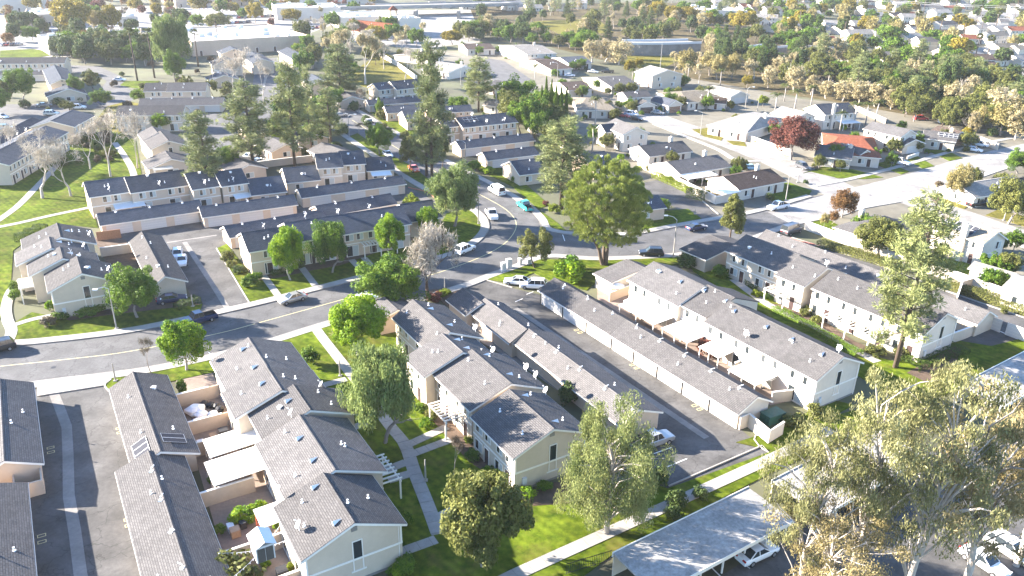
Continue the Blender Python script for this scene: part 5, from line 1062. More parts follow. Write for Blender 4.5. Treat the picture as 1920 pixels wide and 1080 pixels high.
bed = [('shrub', 112, 600, 40, 18, 'dark rounded shrub at the left corner block entrance'), ('shrubg', 92, 610, 34, 20, 'grey-green shrub on the left corner lawn'), ('shrub', 170, 590, 60, 18, 'broad dark shrub under the left corner gable'), ('shrubl', 95, 580, 22, 20, 'spiky bright plant by the left corner entrance'), ('shrub', 28, 545, 22, 22, 'clipped shrub left of the left corner entrance'), ('shrub', 30, 562, 26, 22, 'lower clipped shrub left of the left corner entrance'),
 ('shrubo', 427, 488, 34, 20, 'upper clipped shrub in the planter beside the left alley'), ('shrubo', 436, 500, 26, 14, 'second clipped shrub in the planter beside the left alley'), ('shrubd', 450, 512, 34, 16, 'dark shrub in the planter beside the left alley'), ('shrub', 468, 536, 38, 24, 'large clipped shrub at the lower end of the alley planter'), ('shrub', 480, 527, 30, 18, 'clipped shrub by the white gable end of the street-facing row'),
 ('shrubl', 912, 896, 36, 26, 'bright bush at the central row entrance, nearer the wall'), ('shrubl', 930, 900, 30, 24, 'bright bush touching the one at the central row entrance'), ('shrub', 885, 862, 36, 26, 'green bush below the central pergola'), ('shrubl', 988, 930, 42, 22, 'lime bush under the central gable end'), ('shrub', 1020, 918, 36, 18, 'darker bush right of the lime one under the central gable'), ('shrub', 760, 1065, 56, 30, 'leafy plant at the near row entrance'), ('shrubl', 745, 1075, 40, 20, 'strappy plant at the near row entrance'), ('shrub', 790, 772, 30, 20, 'bush in the bed beside the central pergola'), ('shrubo', 810, 785, 34, 22, 'larger bush in the bed beside the central pergola'), ('shrub', 762, 985, 30, 36, 'dark tall plant beside the near row'),
 ('shrubd', 1268, 950, 50, 36, 'dark juniper by the lawn path, upper clump'), ('shrubd', 1310, 935, 40, 26, 'lower juniper clump by the lawn path'), ('shrubd', 1262, 972, 44, 26, 'juniper clump nearest the carport roof'), ('shrubd', 1232, 908, 50, 44, 'round dark shrub beside the parking bays behind the eucalyptus'),
 ('shrubo', 1488, 800, 54, 28, 'clipped shrub below the bin enclosure'), ('shrubo', 1528, 780, 44, 26, 'yellowish shrub at the end of the bright-walled row'), ('shruby', 1418, 556, 24, 14, 'yellow flowering bush by the garden path'), ('shrub', 1437, 562, 20, 14, 'green ball bush beside the yellow flowering one'), ('shrubo', 1512, 590, 34, 18, 'golden shrub before the white pergola'), ('shrubo', 1530, 605, 30, 16, 'second golden shrub before the white pergola'), ('shrub', 1350, 520, 40, 26, 'dark round bush at the grey wing door'), ('shrubd', 1290, 500, 50, 26, 'dark bush behind the bright-walled row'), ('shrubo', 1640, 665, 46, 20, 'dry hedge-like shrub at the right row corner'), ('shrubo', 1690, 668, 44, 22, 'dry shrub at the foot of the tall pine'),
 ('shruby', 868, 592, 26, 18, 'yellowish bush between the central row and the garages'), ('shrubl', 955, 655, 24, 18, 'green bush in the gap behind the central row'), ('shrubd', 1060, 755, 46, 46, 'dark leafy mass between central row and garages'), ('shrubp', 815, 562, 40, 14, 'brownish red ground shrub under the silvery bare tree'), ('shruby', 832, 552, 36, 10, 'spiky pale plant by the central garages'),
 ('shrub', 890, 318, 36, 18, 'bush below the street lamp at the bend'), ('shrubl', 915, 325, 30, 14, 'light bush by the white gable above the bend'), ('shrub', 968, 340, 26, 14, 'hedge ball before the corner house near the van'), ('shrubp', 1023, 385, 16, 10, 'purple bush by the teal pickup'), ('shruby', 1040, 398, 30, 16, 'lime bush above the bend pavement'), ('shrub', 1240, 392, 40, 22, 'round bush on the side alley corner'), ('shrubg', 1545, 585, 1, 1, '')]
for (k, x, y, w, h, lb) in bed:
    if lb: S(k, x, y, w, h, lb)
S('shrubp', 1328, 665, 48, 34, 'reddish bare bush in a patio of the bright-walled row'); S('shrub', 342, 738, 26, 34, 'green bush in the corner of the junk patio'); S('shrubl', 455, 975, 62, 30, 'leafy banana plants under the string lights'); S('shrubl', 490, 962, 40, 28, 'broad-leaved plant by the red pergola')
# orchard of middle-distance trees round the single houses
for (k, x, y, t, w, lb) in (('red', 1483, 300, 225, 104, 'wide reddish plum tree beside the single houses'), ('gold', 1790, 380, 308, 52, 'tan-leaved tree on the corner lawn across the right street'), ('olive', 1890, 420, 340, 84, 'olive-green tree at the right edge beyond the right street'), ('olive', 1648, 482, 415, 96, 'wide brown-green tree beside the tall pine'), ('roundd', 1908, 325, 285, 60, 'dark tree at the right edge by the bright street'),
 ('palm', 1115, 245, 178, 30, 'palm before the tan roof beside the cypress cluster'), ('palm', 1110, 285, 232, 30, 'palm in the white two-storey house garden'), ('palm', 1002, 165, 118, 22, 'palm on the cul-de-sac lawn'), ('palm', 1325, 205, 160, 40, 'palm before the tan hip roof, upper right'), ('palm', 1452, 215, 172, 34, 'palm with bright crown right of the tan hip roof'), ('palm', 1488, 215, 165, 36, 'queen palm left of the grey-blue gabled house'), ('palm', 1600, 240, 190, 40, 'tall white-stemmed palm behind the grey-blue house'), ('palm', 1573, 252, 205, 26, 'short white-stemmed palm before the grey-blue house'), ('palm', 1622, 236, 190, 30, 'second white-stemmed palm behind the grey-blue house'), ('palm', 1640, 234, 185, 32, 'third white-stemmed palm behind the grey-blue house'), ('palm', 930, 215, 158, 28, 'left dark palm behind the pink row'), ('palm', 950, 215, 160, 28, 'middle dark palm behind the pink row'), ('palm', 968, 210, 170, 24, 'right dark palm behind the pink row'), ('palm', 1268, 240, 205, 1, '')):
    if lb: T(k, x, y, t, w, lb, 'palm_tree' if k == 'palm' else 'broadleaf_tree')
for (k, x, y, w, h, lb) in (('shrubl', 372, 745, 16, 14, 'potted plant against the peach wall of the junk patio'), ('shrub', 412, 1000, 30, 22, 'dark creeper by the string-light garden wall'), ('shrubl', 520, 990, 22, 18, 'leafy pot plant beside the garden deck'), ('shruby', 545, 1068, 20, 16, 'yellowish plant at the bottom of the garden patio'), ('shrubl', 500, 1062, 24, 18, 'bright plant behind the garden shed'), ('shrub', 395, 905, 18, 14, 'green pot plant under the large white cover'), ('shrubl', 1262, 612, 20, 14, 'green plant between the first white covers'), ('shrub', 1352, 672, 22, 16, 'plant beside the third white cover'), ('shrubl', 1400, 712, 18, 14, 'plant by the lower patio umbrella'), ('shruby', 880, 830, 26, 16, 'lime plant below the central pergola'), ('shrubl', 800, 800, 30, 20, 'bright bush at the foot of the central pergola'), ('shrub', 930, 880, 30, 18, 'dark plant along the central row front'), ('shrub', 690, 905, 24, 30, 'tall dark plant by the near row pergola'), ('shrub', 648, 800, 24, 22, 'dark plant beside the near row, under the weeping tree')): S(k, x, y, w, h, lb)
# ------------------------------------------------------------------ single houses, shops, far buildings
YARDS = []
def one(label, parts, roof='roof', wall='stucco_white', garage=False, hip=False, chim=False, az=None, name='house', group=None):
    p = parts[0]
    b = bld(name, label, 'house', az if az is not None else az_of(p[0], p[1], p[4]), p[0], p[4], wall, roof, group); out = []
    for i, q in enumerate(parts):
        g = b.px(q[0], q[1], q[2], None, q[3], q[4], hip=(3.5 if hip else 0.0)); out.append(g)
        b.storeys(g, 'l', two=q[3] > 4, doors=(i == 0), every=5.5, seed=i+int(p[0][0]))
        if garage and i == 0: b.gdoor(g, 'l', g['x1']-3.2, min(4.8, g['x1']-g['x0']-1))
        if not hip: b.win(g, 'a', (g['yl']+g['ye'])/2, 0.9, 1.6, 1.2); b.win(g, 'b', (g['yl']+g['ye'])/2, 0.9, 1.6, 1.2)
        b.vents(g, 'l', 1, i+int(p[0][0]), False)
    YARDS.extend((b, g_) for g_ in out); g = out[0]
    if chim: b.chimney(g['x0']+(g['x1']-g['x0'])*0.8, g['yr']+1.2, g['zr']+0.9)
    return b, out
def facing(label, le, re, depth, ze, rise, roof='roof', wall='stucco_white', gar=False, chim=None, name='house'):
    """gabled volume whose gable end faces the camera: photo points of its two eave corners"""
    P, Q = G(*le, ze), G(*re, ze); v = (Q-P); w = v.length; v.normalize(); u = Vector((v.y, -v.x, 0)); c = (P+Q)/2
    b = Bld(name, label, 'house', math.degrees(math.atan2(u.y, u.x)), Vector((c.x, c.y, 0)), wall, roof)
    g = b.seg(-depth, 0, -w/2+0.4, 0, w/2-0.4, ze, ze+rise)
    if gar: b.gdoor(g, 'b', 0, min(4.8, w-1.6), m=gar if isinstance(gar, str) else 'door_white')
    else: b.win(g, 'b', -w/5, 0.9, 1.4, 1.2); b.win(g, 'b', w/5, 0.9, 1.4, 1.2)
    if ze > 4: b.win(g, 'b', -w/4, 3.3, 1.2, 1.2); b.win(g, 'b', w/4, 3.3, 1.2, 1.2)
    b.storeys(g, 'l', two=ze > 4, every=5, seed=3); b.storeys(g, 'r', two=ze > 4, every=5, seed=5)
    YARDS.append((b, g))
    if chim: b.chimney(-depth*0.35, chim*(w/2-0.3), ze+rise+0.8)
    return b, g
b, gs_ = one('grey-roofed house with long white patio cover beside the side alley wall', [((1252, 303), (1345, 290), (1354, 315), 2.8, 4.6)], chim=True)
b.cover(gs_[0]['x0']-0.5, gs_[0]['x0']+9, gs_[0]['yl']-0.05, gs_[0]['yl']-3.6)
b, gs_ = one('brown striped-tile house on the street corner with white walls', [((1358, 331), (1443, 316), (1431, 348), 2.8, 4.6)], 'roof_brown', chim=True)
b.cover(gs_[0]['x0']-4.5, gs_[0]['x0']-0.3, gs_[0]['yl']-1.0, gs_[0]['yl']+6.5)
facing('white two-storey house with twin gable windows near the cypress cluster', (1167, 251), (1217, 247), 12, 5.2, 1.7, 'roof', 'stucco_white')
b, gs_ = one('low blue-roofed wing left of the white two-storey house', [((1128, 233), (1172, 229), (1150, 246), 4.6, 6.2)], 'roof_dark')
one('grey house with pale patio cover right of the huge pine', [((1200, 273), (1278, 264), (1262, 288), 2.8, 4.6)], chim=True)
one('tan hip-roofed house beside the cypress cluster', [((1080, 183), (1148, 184), (1120, 207), 2.8, 4.8)], 'roof_tan', hip=True)
one('brown-roofed house with red-white awning above the cypress cluster', [((1050, 154), (1093, 152), (1085, 169), 2.8, 4.5)], 'roof_brown')
one('grey-brown house with open rear porch, upper middle', [((1120, 145), (1171, 142), (1158, 163), 2.8, 4.7)])
b, g = facing('pale house with open double garage beside the red car', (1195, 198), (1231, 196), 9, 2.9, 1.4, 'roof', 'stucco_white', 'door_dark')
one('two-storey stepped house behind the open double garage', [((1168, 172), (1212, 170), (1192, 183), 4.8, 6.2)], 'roof')
facing('blue-roofed house with brown garage door on the bright street', (1252, 197), (1280, 194), 10, 2.9, 1.5, 'roof_dark', 'stucco_white', 'wood')
one('tan-roofed long house right of the brown garage door', [((1262, 173), (1335, 168), (1300, 192), 2.8, 4.7)], 'roof_tan', hip=True)
one('brown-edged low wing beside the palm, upper right', [((1318, 180), (1362, 184), (1350, 192), 2.8, 4.2)], 'roof_brown', garage=True)
facing('pale gabled house with white garage beside the bright street end', (1369, 181), (1405, 177), 14, 2.9, 1.6, 'roof_pale', 'stucco_white', True)
facing('grey two-storey house with a wide triangular gable, upper middle right', (1222, 142), (1280, 138), 12, 5.4, 2.0, 'roof_pale', 'stucco_grey')
one('small blue-roofed house by the black car on the cul-de-sac', [((1050, 107), (1092, 105), (1078, 119), 2.8, 4.5)], 'roof_dark', 'stucco_white', True)
one('brown-roofed house with white garage on the cul-de-sac', [((1003, 113), (1041, 111), (1030, 131), 2.8, 4.6)], 'roof_brown', 'stucco_white', True)
one('pale dormered house at the head of the cul-de-sac', [((962, 86), (1014, 84), (985, 103), 4.5, 6.4)], 'roof_pale', chim=True)
one('grey house left of the cul-de-sac, white garage', [((868, 82), (918, 81), (890, 93), 2.8, 4.4)], 'roof_brown', 'stucco_white', True)
one('low grey house between the palms and the cul-de-sac', [((930, 150), (985, 158), (950, 168), 2.8, 4.2)], 'roof')
b, gs_ = one('white house with blue gable trim behind the slender tall pine', [((822, 115), (872, 122), (850, 138), 2.8, 4.8)], 'roof_pale', chim=True)
one('brown-roofed house with tall chimney beside the yellow lawn wall', [((770, 100), (800, 95), (795, 112), 2.8, 4.4)], 'roof_brown', chim=True)
one('white-roofed house behind the dark palms', [((915, 185), (965, 190), (940, 200), 2.8, 4.2)], 'roof_pale')
one('big pale hip-roofed house with a row of clipped shrubs, left of the plum tree', [((1375, 210), (1445, 222), (1395, 248), 2.9, 5.0)], 'roof_pale', hip=True, chim=True)
b, gs_ = one('dark grey roofed house right of the plum tree', [((1535, 270), (1600, 277), (1560, 296), 2.8, 4.5)], 'roof')
facing('white timber-framed garage wing with tall chimney', (1607, 292), (1638, 287), 8, 2.9, 1.4, 'roof', 'stucco_white', True, -1)
one('red tiled hip-roofed house beside the white pickup', [((1548, 254), (1645, 262), (1615, 294), 2.8, 4.9)], 'roof_tile', hip=True)
facing('grey two-storey house with stepped gables above the red tiled one', (1688, 256), (1720, 250), 12, 5.0, 1.6, 'roof', 'stucco_white')
facing('grey garage wing with a spiky white plant before it', (1692, 272), (1735, 267), 8, 2.8, 1.4, 'roof', 'stucco_grey', True)
b, gs_ = one('brown-grey house with solar panels and wide chimney on the bright street', [((1735, 243), (1795, 250), (1765, 262), 3.2, 5.0)], 'roof', 'stucco_grey', chim=True)
b.solar(gs_[0], gs_[0]['x0']+4, gs_[0]['x0']+9, gs_[0]['yl']+0.6, gs_[0]['yr']-0.5, 4, 2)
facing('brick-gabled wing at the end of the solar-panelled house', (1782, 258), (1818, 254), 8, 2.9, 1.6, 'roof_brown', 'stucco_grey', 'wood')
b, gs_ = one('grey-blue roofed tall house with bright lit wall behind the palms', [((1530, 196), (1590, 192), (1560, 214), 5.0, 7.2)], 'roof_dark')
b.chimney(gs_[0]['x0']+3.0, gs_[0]['yl']-0.3, 8.0); b.cover(gs_[0]['x0']+5, gs_[0]['x1']-1, gs_[0]['yl']-0.05, gs_[0]['yl']-3.5)
facing('pale lit wing left of the grey-blue tall house', (1490, 222), (1530, 217), 10, 4.6, 1.6, 'roof_pale', 'stucco_white')
b = bld('house', 'two-storey white house with many solar panels, far right behind the tall pine', 'house', az_of((1775, 402), (1870, 434), 6.8), (1775, 402), 6.8, 'stucco_white', 'roof_tan')
g = b.px((1775, 402), (1870, 434), (1843, 456), None, 5.0, 6.8); b.solar(g, g['x0']+1, g['x1']-3.0, g['yl']+0.2, g['yr']-0.6, 6, 2); b.win(g, 'b', g['yr']+1.4, 3.2, 1.4, 1.4); b.win(g, 'b', g['yr']-1, 0.8, 1.6, 1.6); b.chimney(g['x1']-4.0, g['yl']-0.35, 7.4, 1.2, 0.8); b.storeys(g, 'l', seed=4)
b = bld('house', 'grey hip-roofed house with white patio cover left of the tall pine', 'house', az_of((1600, 422), (1672, 400), 4.6), (1600, 422), 4.6, 'stucco_white', 'roof')
g = b.px((1605, 420), (1680, 398), (1660, 445), None, 2.8, 4.7, hip=4.0); b.cover(g['x0']-1, g['x0']+7, g['yl']-0.05, g['yl']-3.6); b.chimney(g['x0']+7, g['ye']-1.0, 5.4); b.storeys(g, 'l', two=False, seed=2)
one('white house with carport across the right street, olive tree beside it', [((1800, 345), (1900, 330), (1860, 365), 2.8, 4.6)], 'roof_pale', garage=True)
one('brown-roofed house at the right edge across the right street', [((1880, 338), (1960, 326), (1930, 352), 2.8, 4.5)], 'roof_brown')
one('white patio house at the right edge below the perimeter wall', [((1905, 515), (1990, 540), (1940, 560), 3.0, 4.4)], 'roof_pale')
one('long pale roof beyond the solar house, right edge', [((1830, 490), (1905, 512), (1850, 512), 2.4, 3.2)], 'roof_pale')
# far hillside houses
RO = ['roof_pale', 'roof_tan', 'roof_brown', 'roof_tile', 'roof', 'roof_pale']
far = [(1438, 34, 0, 14), (1492, 34, 3, 12), (1545, 70, 3, 12), (1535, 96, 0, 13), (1602, 104, 0, 16), (1690, 22, 3, 15), (1732, 44, 0, 14), (1765, 58, 2, 13), (1718, 52, 0, 15), (1795, 36, 0, 14), (1842, 22, 0, 14), (1888, 26, 0, 15), (1862, 68, 1, 16), (1884, 84, 1, 15), (1786, 94, 1, 15), (1826, 112, 2, 15), (1858, 106, 1, 16), (1806, 122, 0, 14), (1905, 58, 3, 13), (1682, 100, 4, 14), (1722, 122, 1, 11), (1762, 24, 0, 14), (1562, 40, 0, 12), (1640, 58, 0, 12), (1625, 16, 2, 12), (1580, 14, 0, 13), (1520, 10, 0, 12), (1660, 6, 0, 13), (1810, 8, 0, 14), (1900, 8, 1, 14), (1470, 8, 0, 14), (1395, 8, 3, 13), (1420, 14, 2, 13), (1350, 4, 0, 13), (1880, 130, 0, 14), (1912, 105, 0, 13), (1640, 30, 0, 12), (1745, 8, 0, 13), (1870, 45, 0, 13), (960, 8, 0, 14), (1000, 10, 0, 13), (1045, 9, 4, 13), (1085, 6, 0, 13), (820, 4, 0, 14), (880, 6, 0, 14)]
hq = random.Random(5)
for k in range(46):
    for t_ in range(30):
        x, y = hq.uniform(1440, 1930), hq.uniform(-6, 108)
        if y < 60+(x-1500)*0.12 and all(abs(x-f[0]) > 26-y*0.0 or abs(y-f[1]) > 5+y*0.10 for f in far): far.append((x, y, hq.choice([0, 0, 1, 2, 0, 3, 4]), hq.choice([13, 15, 17]))); break
RN = ['pale-roofed', 'tan-roofed', 'brown-roofed', 'red-tiled', 'grey-roofed', 'pale-roofed']
for i, (x, y, ro, L_) in enumerate(far):
    row = 'topmost' if y < 18 else ('second' if y < 42 else ('third' if y < 75 else 'lowest'))
    z = 4.2; b = bld('hillside_house', RN[ro]+(' two-storey' if i % 3 == 0 else ' low')+' house in the '+row+' row of the far slope', 'house', 12+(i*37 % 50)-25, (x, y), z, 'stucco_white', RO[ro], 'houses on the far slope')
    two = i % 3 == 0; h = 5.0 if two else 3.0; g = b.seg(-L_/2, L_/2, -5, 0, 5, h, h+2.0); b.storeys(g, 'l', two=two, every=6, seed=i)
    if i % 2: g2 = b.seg(L_/2-6.5, L_/2-0.3, -9, -5, -1, 2.8, 4.6)
# shops with flat white roofs
def flat(label, fl, fr, depth, h, wall='stucco', name='shop_building', boxes=6, seed=0):
    P, Q = G(*fl), G(*fr); d = Q-P; L_ = d.length; az = math.degrees(math.atan2(d.y, d.x)); b = Bld(name, label, 'building', az, P, wall, 'roof_white'); q = random.Random(seed)
    w = MB(); w.box(0, L_, 0, depth, 0, h); w.build('wall', wall, b.root); p = MB()
    for (x0, x1, y0, y1) in ((-0.02, L_+0.02, -0.02, 0.35), (-0.02, L_+0.02, depth-0.35, depth+0.02), (-0.02, 0.35, 0.35, depth-0.35), (L_-0.35, L_+0.02, 0.35, depth-0.35)): p.box(x0, x1, y0, y1, h+0.002, h+0.9)
    p.build('parapet', wall, b.root); MB().box(0.36, L_-0.36, 0.36, depth-0.36, h+0.01, h+0.2).build('flat_roof', 'roof_white', b.root)
    for k in range(boxes):
        x, y = q.uniform(3, L_-4), q.uniform(3, depth-4); s = q.uniform(1.5, 3.5); MB().box(x, x+s, y, y+s*0.8, h+0.21, h+1.8).build('roof_unit', 'steel', b.root)
    for k in range(int(L_/9)):
        o = link('door', door_mesh(1.2, 2.3, 'door_dark'), b.root, (4+k*9, 0, 0.05))
    return b
flat('largest white flat-roofed shop block behind the sycamores, beige rear wall', (362, 106), (580, 92), 60, 6, 'stucco_pink', boxes=16, seed=1)
flat('white flat-roofed building with gable porch by the dark tree belt', (94, 104), (172, 99), 26, 6, 'stucco_white', seed=2); flat('low brown shop with white roof left of the yellow trees', (48, 50), (120, 48), 40, 6, 'stucco_pink', seed=3)
flat('white roofed store at the top left corner', (-60, 26), (130, 18), 90, 8, 'stucco_white', boxes=12, seed=4); flat('tan shop with white roof behind the fan palms', (205, 94), (268, 92), 30, 6, 'stucco_pink', seed=5)
flat('blue-fronted small shop right of the second yellow tree', (226, 58), (262, 57), 20, 7, 'stucco_white', seed=6); flat('long white roofed store row at the top, red trees before it', (330, 14), (470, 10), 60, 7, 'stucco_pink', boxes=10, seed=7); flat('white shop behind the bare trees at the top', (520, 38), (640, 36), 40, 7, 'stucco_white', seed=8)
flat('white wall building with curved front by the tower', (750, 68), (790, 66), 24, 9, 'stucco_white', seed=9); flat('pale roofed long shop left of the tower', (640, 58), (730, 56), 40, 7, 'stucco_white', seed=10); flat('white canopied building beyond the yellow trees, upper right', (1300, 34), (1400, 36), 40, 5, 'stucco_white', seed=11)
flat('white roofed shop above the freeway bridge', (560, 10), (700, 8), 60, 7, 'stucco_white', seed=12)
b, gs_ = one('red-tiled shop wing beside the bell tower', [((655, 36), (735, 44), (690, 50), 5.0, 8.0)], 'roof_tile', name='shop_building')
c = G(739, 66); t = thing('bell_tower', 'slim white tower with brown cap among the far shops', 'tower', c, 0.3)
MB().box(-2, 2, -2, 2, 0, 11).build('shaft', 'stucco_white', t)
for k, (x, y) in enumerate(((-1.7, -1.7), (1.7, -1.7), (1.7, 1.7), (-1.7, 1.7))): MB().box(x-0.3, x+0.3, y-0.3, y+0.3, 11, 14).build('post', 'stucco_pink', t)
m = MB(); m.box(-2.3, 2.3, -2.3, 2.3, 14, 14.5)
for k in range(4):
    a, d = ((-2.3, -2.3), (2.3, -2.3), (2.3, 2.3), (-2.3, 2.3))[k], ((2.3, -2.3), (2.3, 2.3), (-2.3, 2.3), (-2.3, -2.3))[k]; m.face([(*a, 14.5), (*d, 14.5), (0, 0, 16.5)])
m.build('roof', 'roof_tile', t)
# freeway: bridge deck, retaining walls
def beamline(name, label, cat, px, wd, z0, z1, m, rail=None):
    w = wpts(px, 4); o = strip(name, w, -wd/2, wd/2, z1, m, z0, kind=None); tag(o, label, cat)
    if rail:
        for k in (-1, 1): strip('parapet', offset(w, k*(wd/2-0.2)), -0.2, 0.2, z1+1.0, rail, z1-0.02, parent=o)
    return o
beamline('freeway_bridge', 'white freeway bridge crossing the top of the view', 'bridge', [(560, 34), (640, 31), (760, 28), (900, 24), (960, 22)], 22, 5.2, 6.6, 'asphalt_pale_glare', 'concrete')
for i, x in enumerate((620, 700, 780, 860)):
    c = G(x, 34); o = MB().box(-1, 1, -6, 6, 0, 5.25).build('bridge_pier', 'concrete_old'); o.location = (c.x, c.y, 0); tag(o, ('leftmost pier under the white freeway bridge', 'second pier under the white freeway bridge', 'third pier under the white freeway bridge', 'rightmost pier under the white freeway bridge')[i], 'pier')
beamline('retaining_wall', 'dark freeway retaining wall with fence behind the cream trees', 'wall', [(1170, 101), (1230, 101), (1300, 99)], 14, 0, 5.5, 'concrete_old', 'steel'); beamline('retaining_wall', 'right stretch of freeway wall among the cream trees', 'wall', [(1385, 112), (1430, 106), (1460, 103)], 10, 0, 4.5, 'concrete_old', 'steel')
# ------------------------------------------------------------------ garden and perimeter walls
def wall(px, h, m, label, th=0.2, cap='trim', cat='wall', name='garden_wall'):
    w = wpts(px); o = strip(name, w, -th/2, th/2, h, m, 0, kind=None); strip('coping', w, -th/2-0.04, th/2+0.04, h+0.06, cap, h+0.003, parent=o); return tag(o, label, cat)
wall([(1508, 430), (1600, 464), (1700, 502)], 1.9, 'stucco_white', 'white perimeter wall left of the tall pine'); wall([(1700, 502), (1790, 528), (1940, 582)], 1.9, 'stucco_white', 'white perimeter wall running to the right edge')
wall([(1196, 312), (1240, 333), (1300, 362), (1341, 383)], 1.9, 'stucco_white', 'white wall between the side alley and the grey-roofed house'); wall([(1341, 383), (1395, 372), (1440, 362)], 1.8, 'stucco_white', 'white wall under the brown striped-tile house')
wall([(1404, 265), (1440, 278), (1485, 294)], 1.8, 'stucco_white', 'white wall left of the plum tree trunk'); wall([(470, 318), (530, 310), (585, 304)], 1.8, 'stucco', 'beige wall at the foot of the tall pines'); wall([(709, 104), (745, 125), (782, 152)], 2.0, 'stucco_white', 'sunlit white wall beside the yellow lawn')
wall([(1445, 756), (1480, 752), (1518, 744)], 1.7, 'stucco_grey', 'patio end wall of the bright-walled row'); wall([(1778, 646), (1805, 636), (1834, 624)], 1.8, 'stucco_grey', 'end wall joining the right row to its garages'); wall([(1700, 300), (1722, 292)], 1.0, 'stucco_white', 'low wall beside the grey garage wing drive')
wall([(990, 245), (1030, 262), (1060, 282)], 1.8, 'stucco_white', 'white wall below the cypress cluster'); wall([(930, 215), (985, 222)], 1.8, 'stucco_white', 'white wall behind the pink row'); wall([(1790, 575), (1800, 545), (1850, 530), (1890, 520)], 1.8, 'stucco', 'curved beige wall by the white patio house'); wall([(1120, 540), (1165, 520)], 1.7, 'stucco', 'patio wall at the upper end of the bright-walled row'); wall([(1142, 566), (1190, 548)], 1.7, 'stucco', 'patio wall between the two umbrellas')
wall([(1200, 600), (1245, 580)], 1.7, 'stucco_white', 'patio wall beside the first white cover'); wall([(1275, 640), (1320, 617)], 1.7, 'stucco_white', 'patio wall between second and third white covers'); wall([(1375, 700), (1425, 678)], 1.7, 'stucco_white', 'patio wall by the lower umbrella'); wall([(1818, 262), (1870, 282)], 2.0, 'stucco_grey', 'block wall behind the two white cars, right')
wall([(1385, 806), (1402, 800), (1440, 832), (1466, 815)], 1.9, 'stucco_white', 'white-sided bin enclosure at the end of the long garage row', name='bin_enclosure', cat='enclosure'); wall([(1060, 318), (1100, 300)], 1.8, 'stucco_white', 'white wall left of the grey house with patio cover'); wall([(1600, 205), (1660, 232)], 1.6, 'stucco', 'wall behind the white-stemmed palms')
c = G(1447, 790); t = tag(MB().box(-1.4, 1.4, -0.8, 0.8, 0.1, 1.3).box(-1.45, 1.45, -0.85, 0.85, 1.31, 1.4).build('dumpster', mat('dumpster_green', (0.03, 0.10, 0.07), 0.2, 3, 0.6)), 'green dumpster inside the bin enclosure', 'dumpster'); t.location = c; t.rotation_euler = (0, 0, R(30))
wall([(183, 452), (228, 446)], 1.8, 'wood', 'brown fence at the back of the shaded patio, left corner block', 0.12, 'wood', 'fence', 'patio_fence'); wall([(190, 482), (246, 474)], 1.8, 'stucco_grey', 'grey wall across the shaded patio, left corner block')
# carports
def carport(label, A, B, C, z=2.7, bays=6, slats=False):
    P = [G(*p, z) for p in (A, B, C)]; u = (P[1]-P[0]); L_ = u.length; u.normalize(); v = Vector((u.y, -u.x, 0)); wd = abs((P[2]-P[1]).dot(v)); t = thing('carport', label, 'carport', (P[0].x, P[0].y, 0), math.atan2(u.y, u.x))
    MB().hexa([(0, -wd, z-0.35), (L_, -wd, z-0.35), (L_, 0, z-0.15), (0, 0, z-0.15), (0, -wd, z-0.12), (L_, -wd, z-0.12), (L_, 0, z+0.08), (0, 0, z+0.08)]).build('roof', 'roof_gravel', t)
    f = MB(); f.box(-0.1, L_+0.1, -wd-0.06, -wd-0.003, z-0.5, z-0.05); f.build('fascia', 'trim', t); MB().box(-0.1, L_+0.1, 0.003, 0.06, z-0.4, z+0.2).build('parapet', 'trim', t); MB().box(0, L_, -0.14, -0.03, 0, z-0.4).build('back_wall', 'stucco_grey', t)
    pm = MB().box(-0.07, 0.07, -0.07, 0.07, 0, z-0.36).mesh('post', M['trim'])
    for k in range(bays+1): link('post', pm, t, (L_*k/bays*0.98+0.1, -wd+0.5, 0))
    return t
M['roof_gravel'] = mat('roof_gravel', (0.27, 0.255, 0.235), 0.22, 2.2, 0.95, 0.3, 30, tint=(0.34, 0.325, 0.30), stain=0.25)
carport('pale flat-roofed carport at the bottom centre, nearest the lawn path', (1150, 1038), (1403, 915), (1487, 975)); carport('second pale carport under the eucalyptus, lower right', (1448, 902), (1640, 803), (1725, 860)); carport('pale carport roof at the right edge beyond the eucalyptus', (1800, 722), (1960, 640), (1990, 700))
# ------------------------------------------------------------------ lamps, boxes, signs
def lamp(bx, by, top, label, arm=None, name='street_lamp'):
    b = G(bx, by); h = height_at(b, top); t = thing(name, label, 'street lamp', b, 0); MB().tube([(0, 0, 0), (0, 0, h*0.5), (0, 0, h)], [0.13, 0.1, 0.07], 8).build('pole', 'concrete', t); MB().box(-0.25, 0.25, -0.25, 0.25, 0, 0.2).build('base', 'concrete', t)
    if arm is not None:
        d = Vector((math.cos(R(arm)), math.sin(R(arm)), 0)); MB().tube([(0, 0, h-0.05), tuple(d*0.7+Vector((0, 0, h+0.5))), tuple(d*1.8+Vector((0, 0, h+0.65)))], [0.06, 0.05, 0.045], 6).build('arm', 'steel', t); e = d*2.1+Vector((0, 0, h+0.62)); MB().box(e.x-0.35, e.x+0.35, e.y-0.16, e.y+0.16, e.z-0.1, e.z+0.08).build('lamp_head', 'dish', t)
    return t
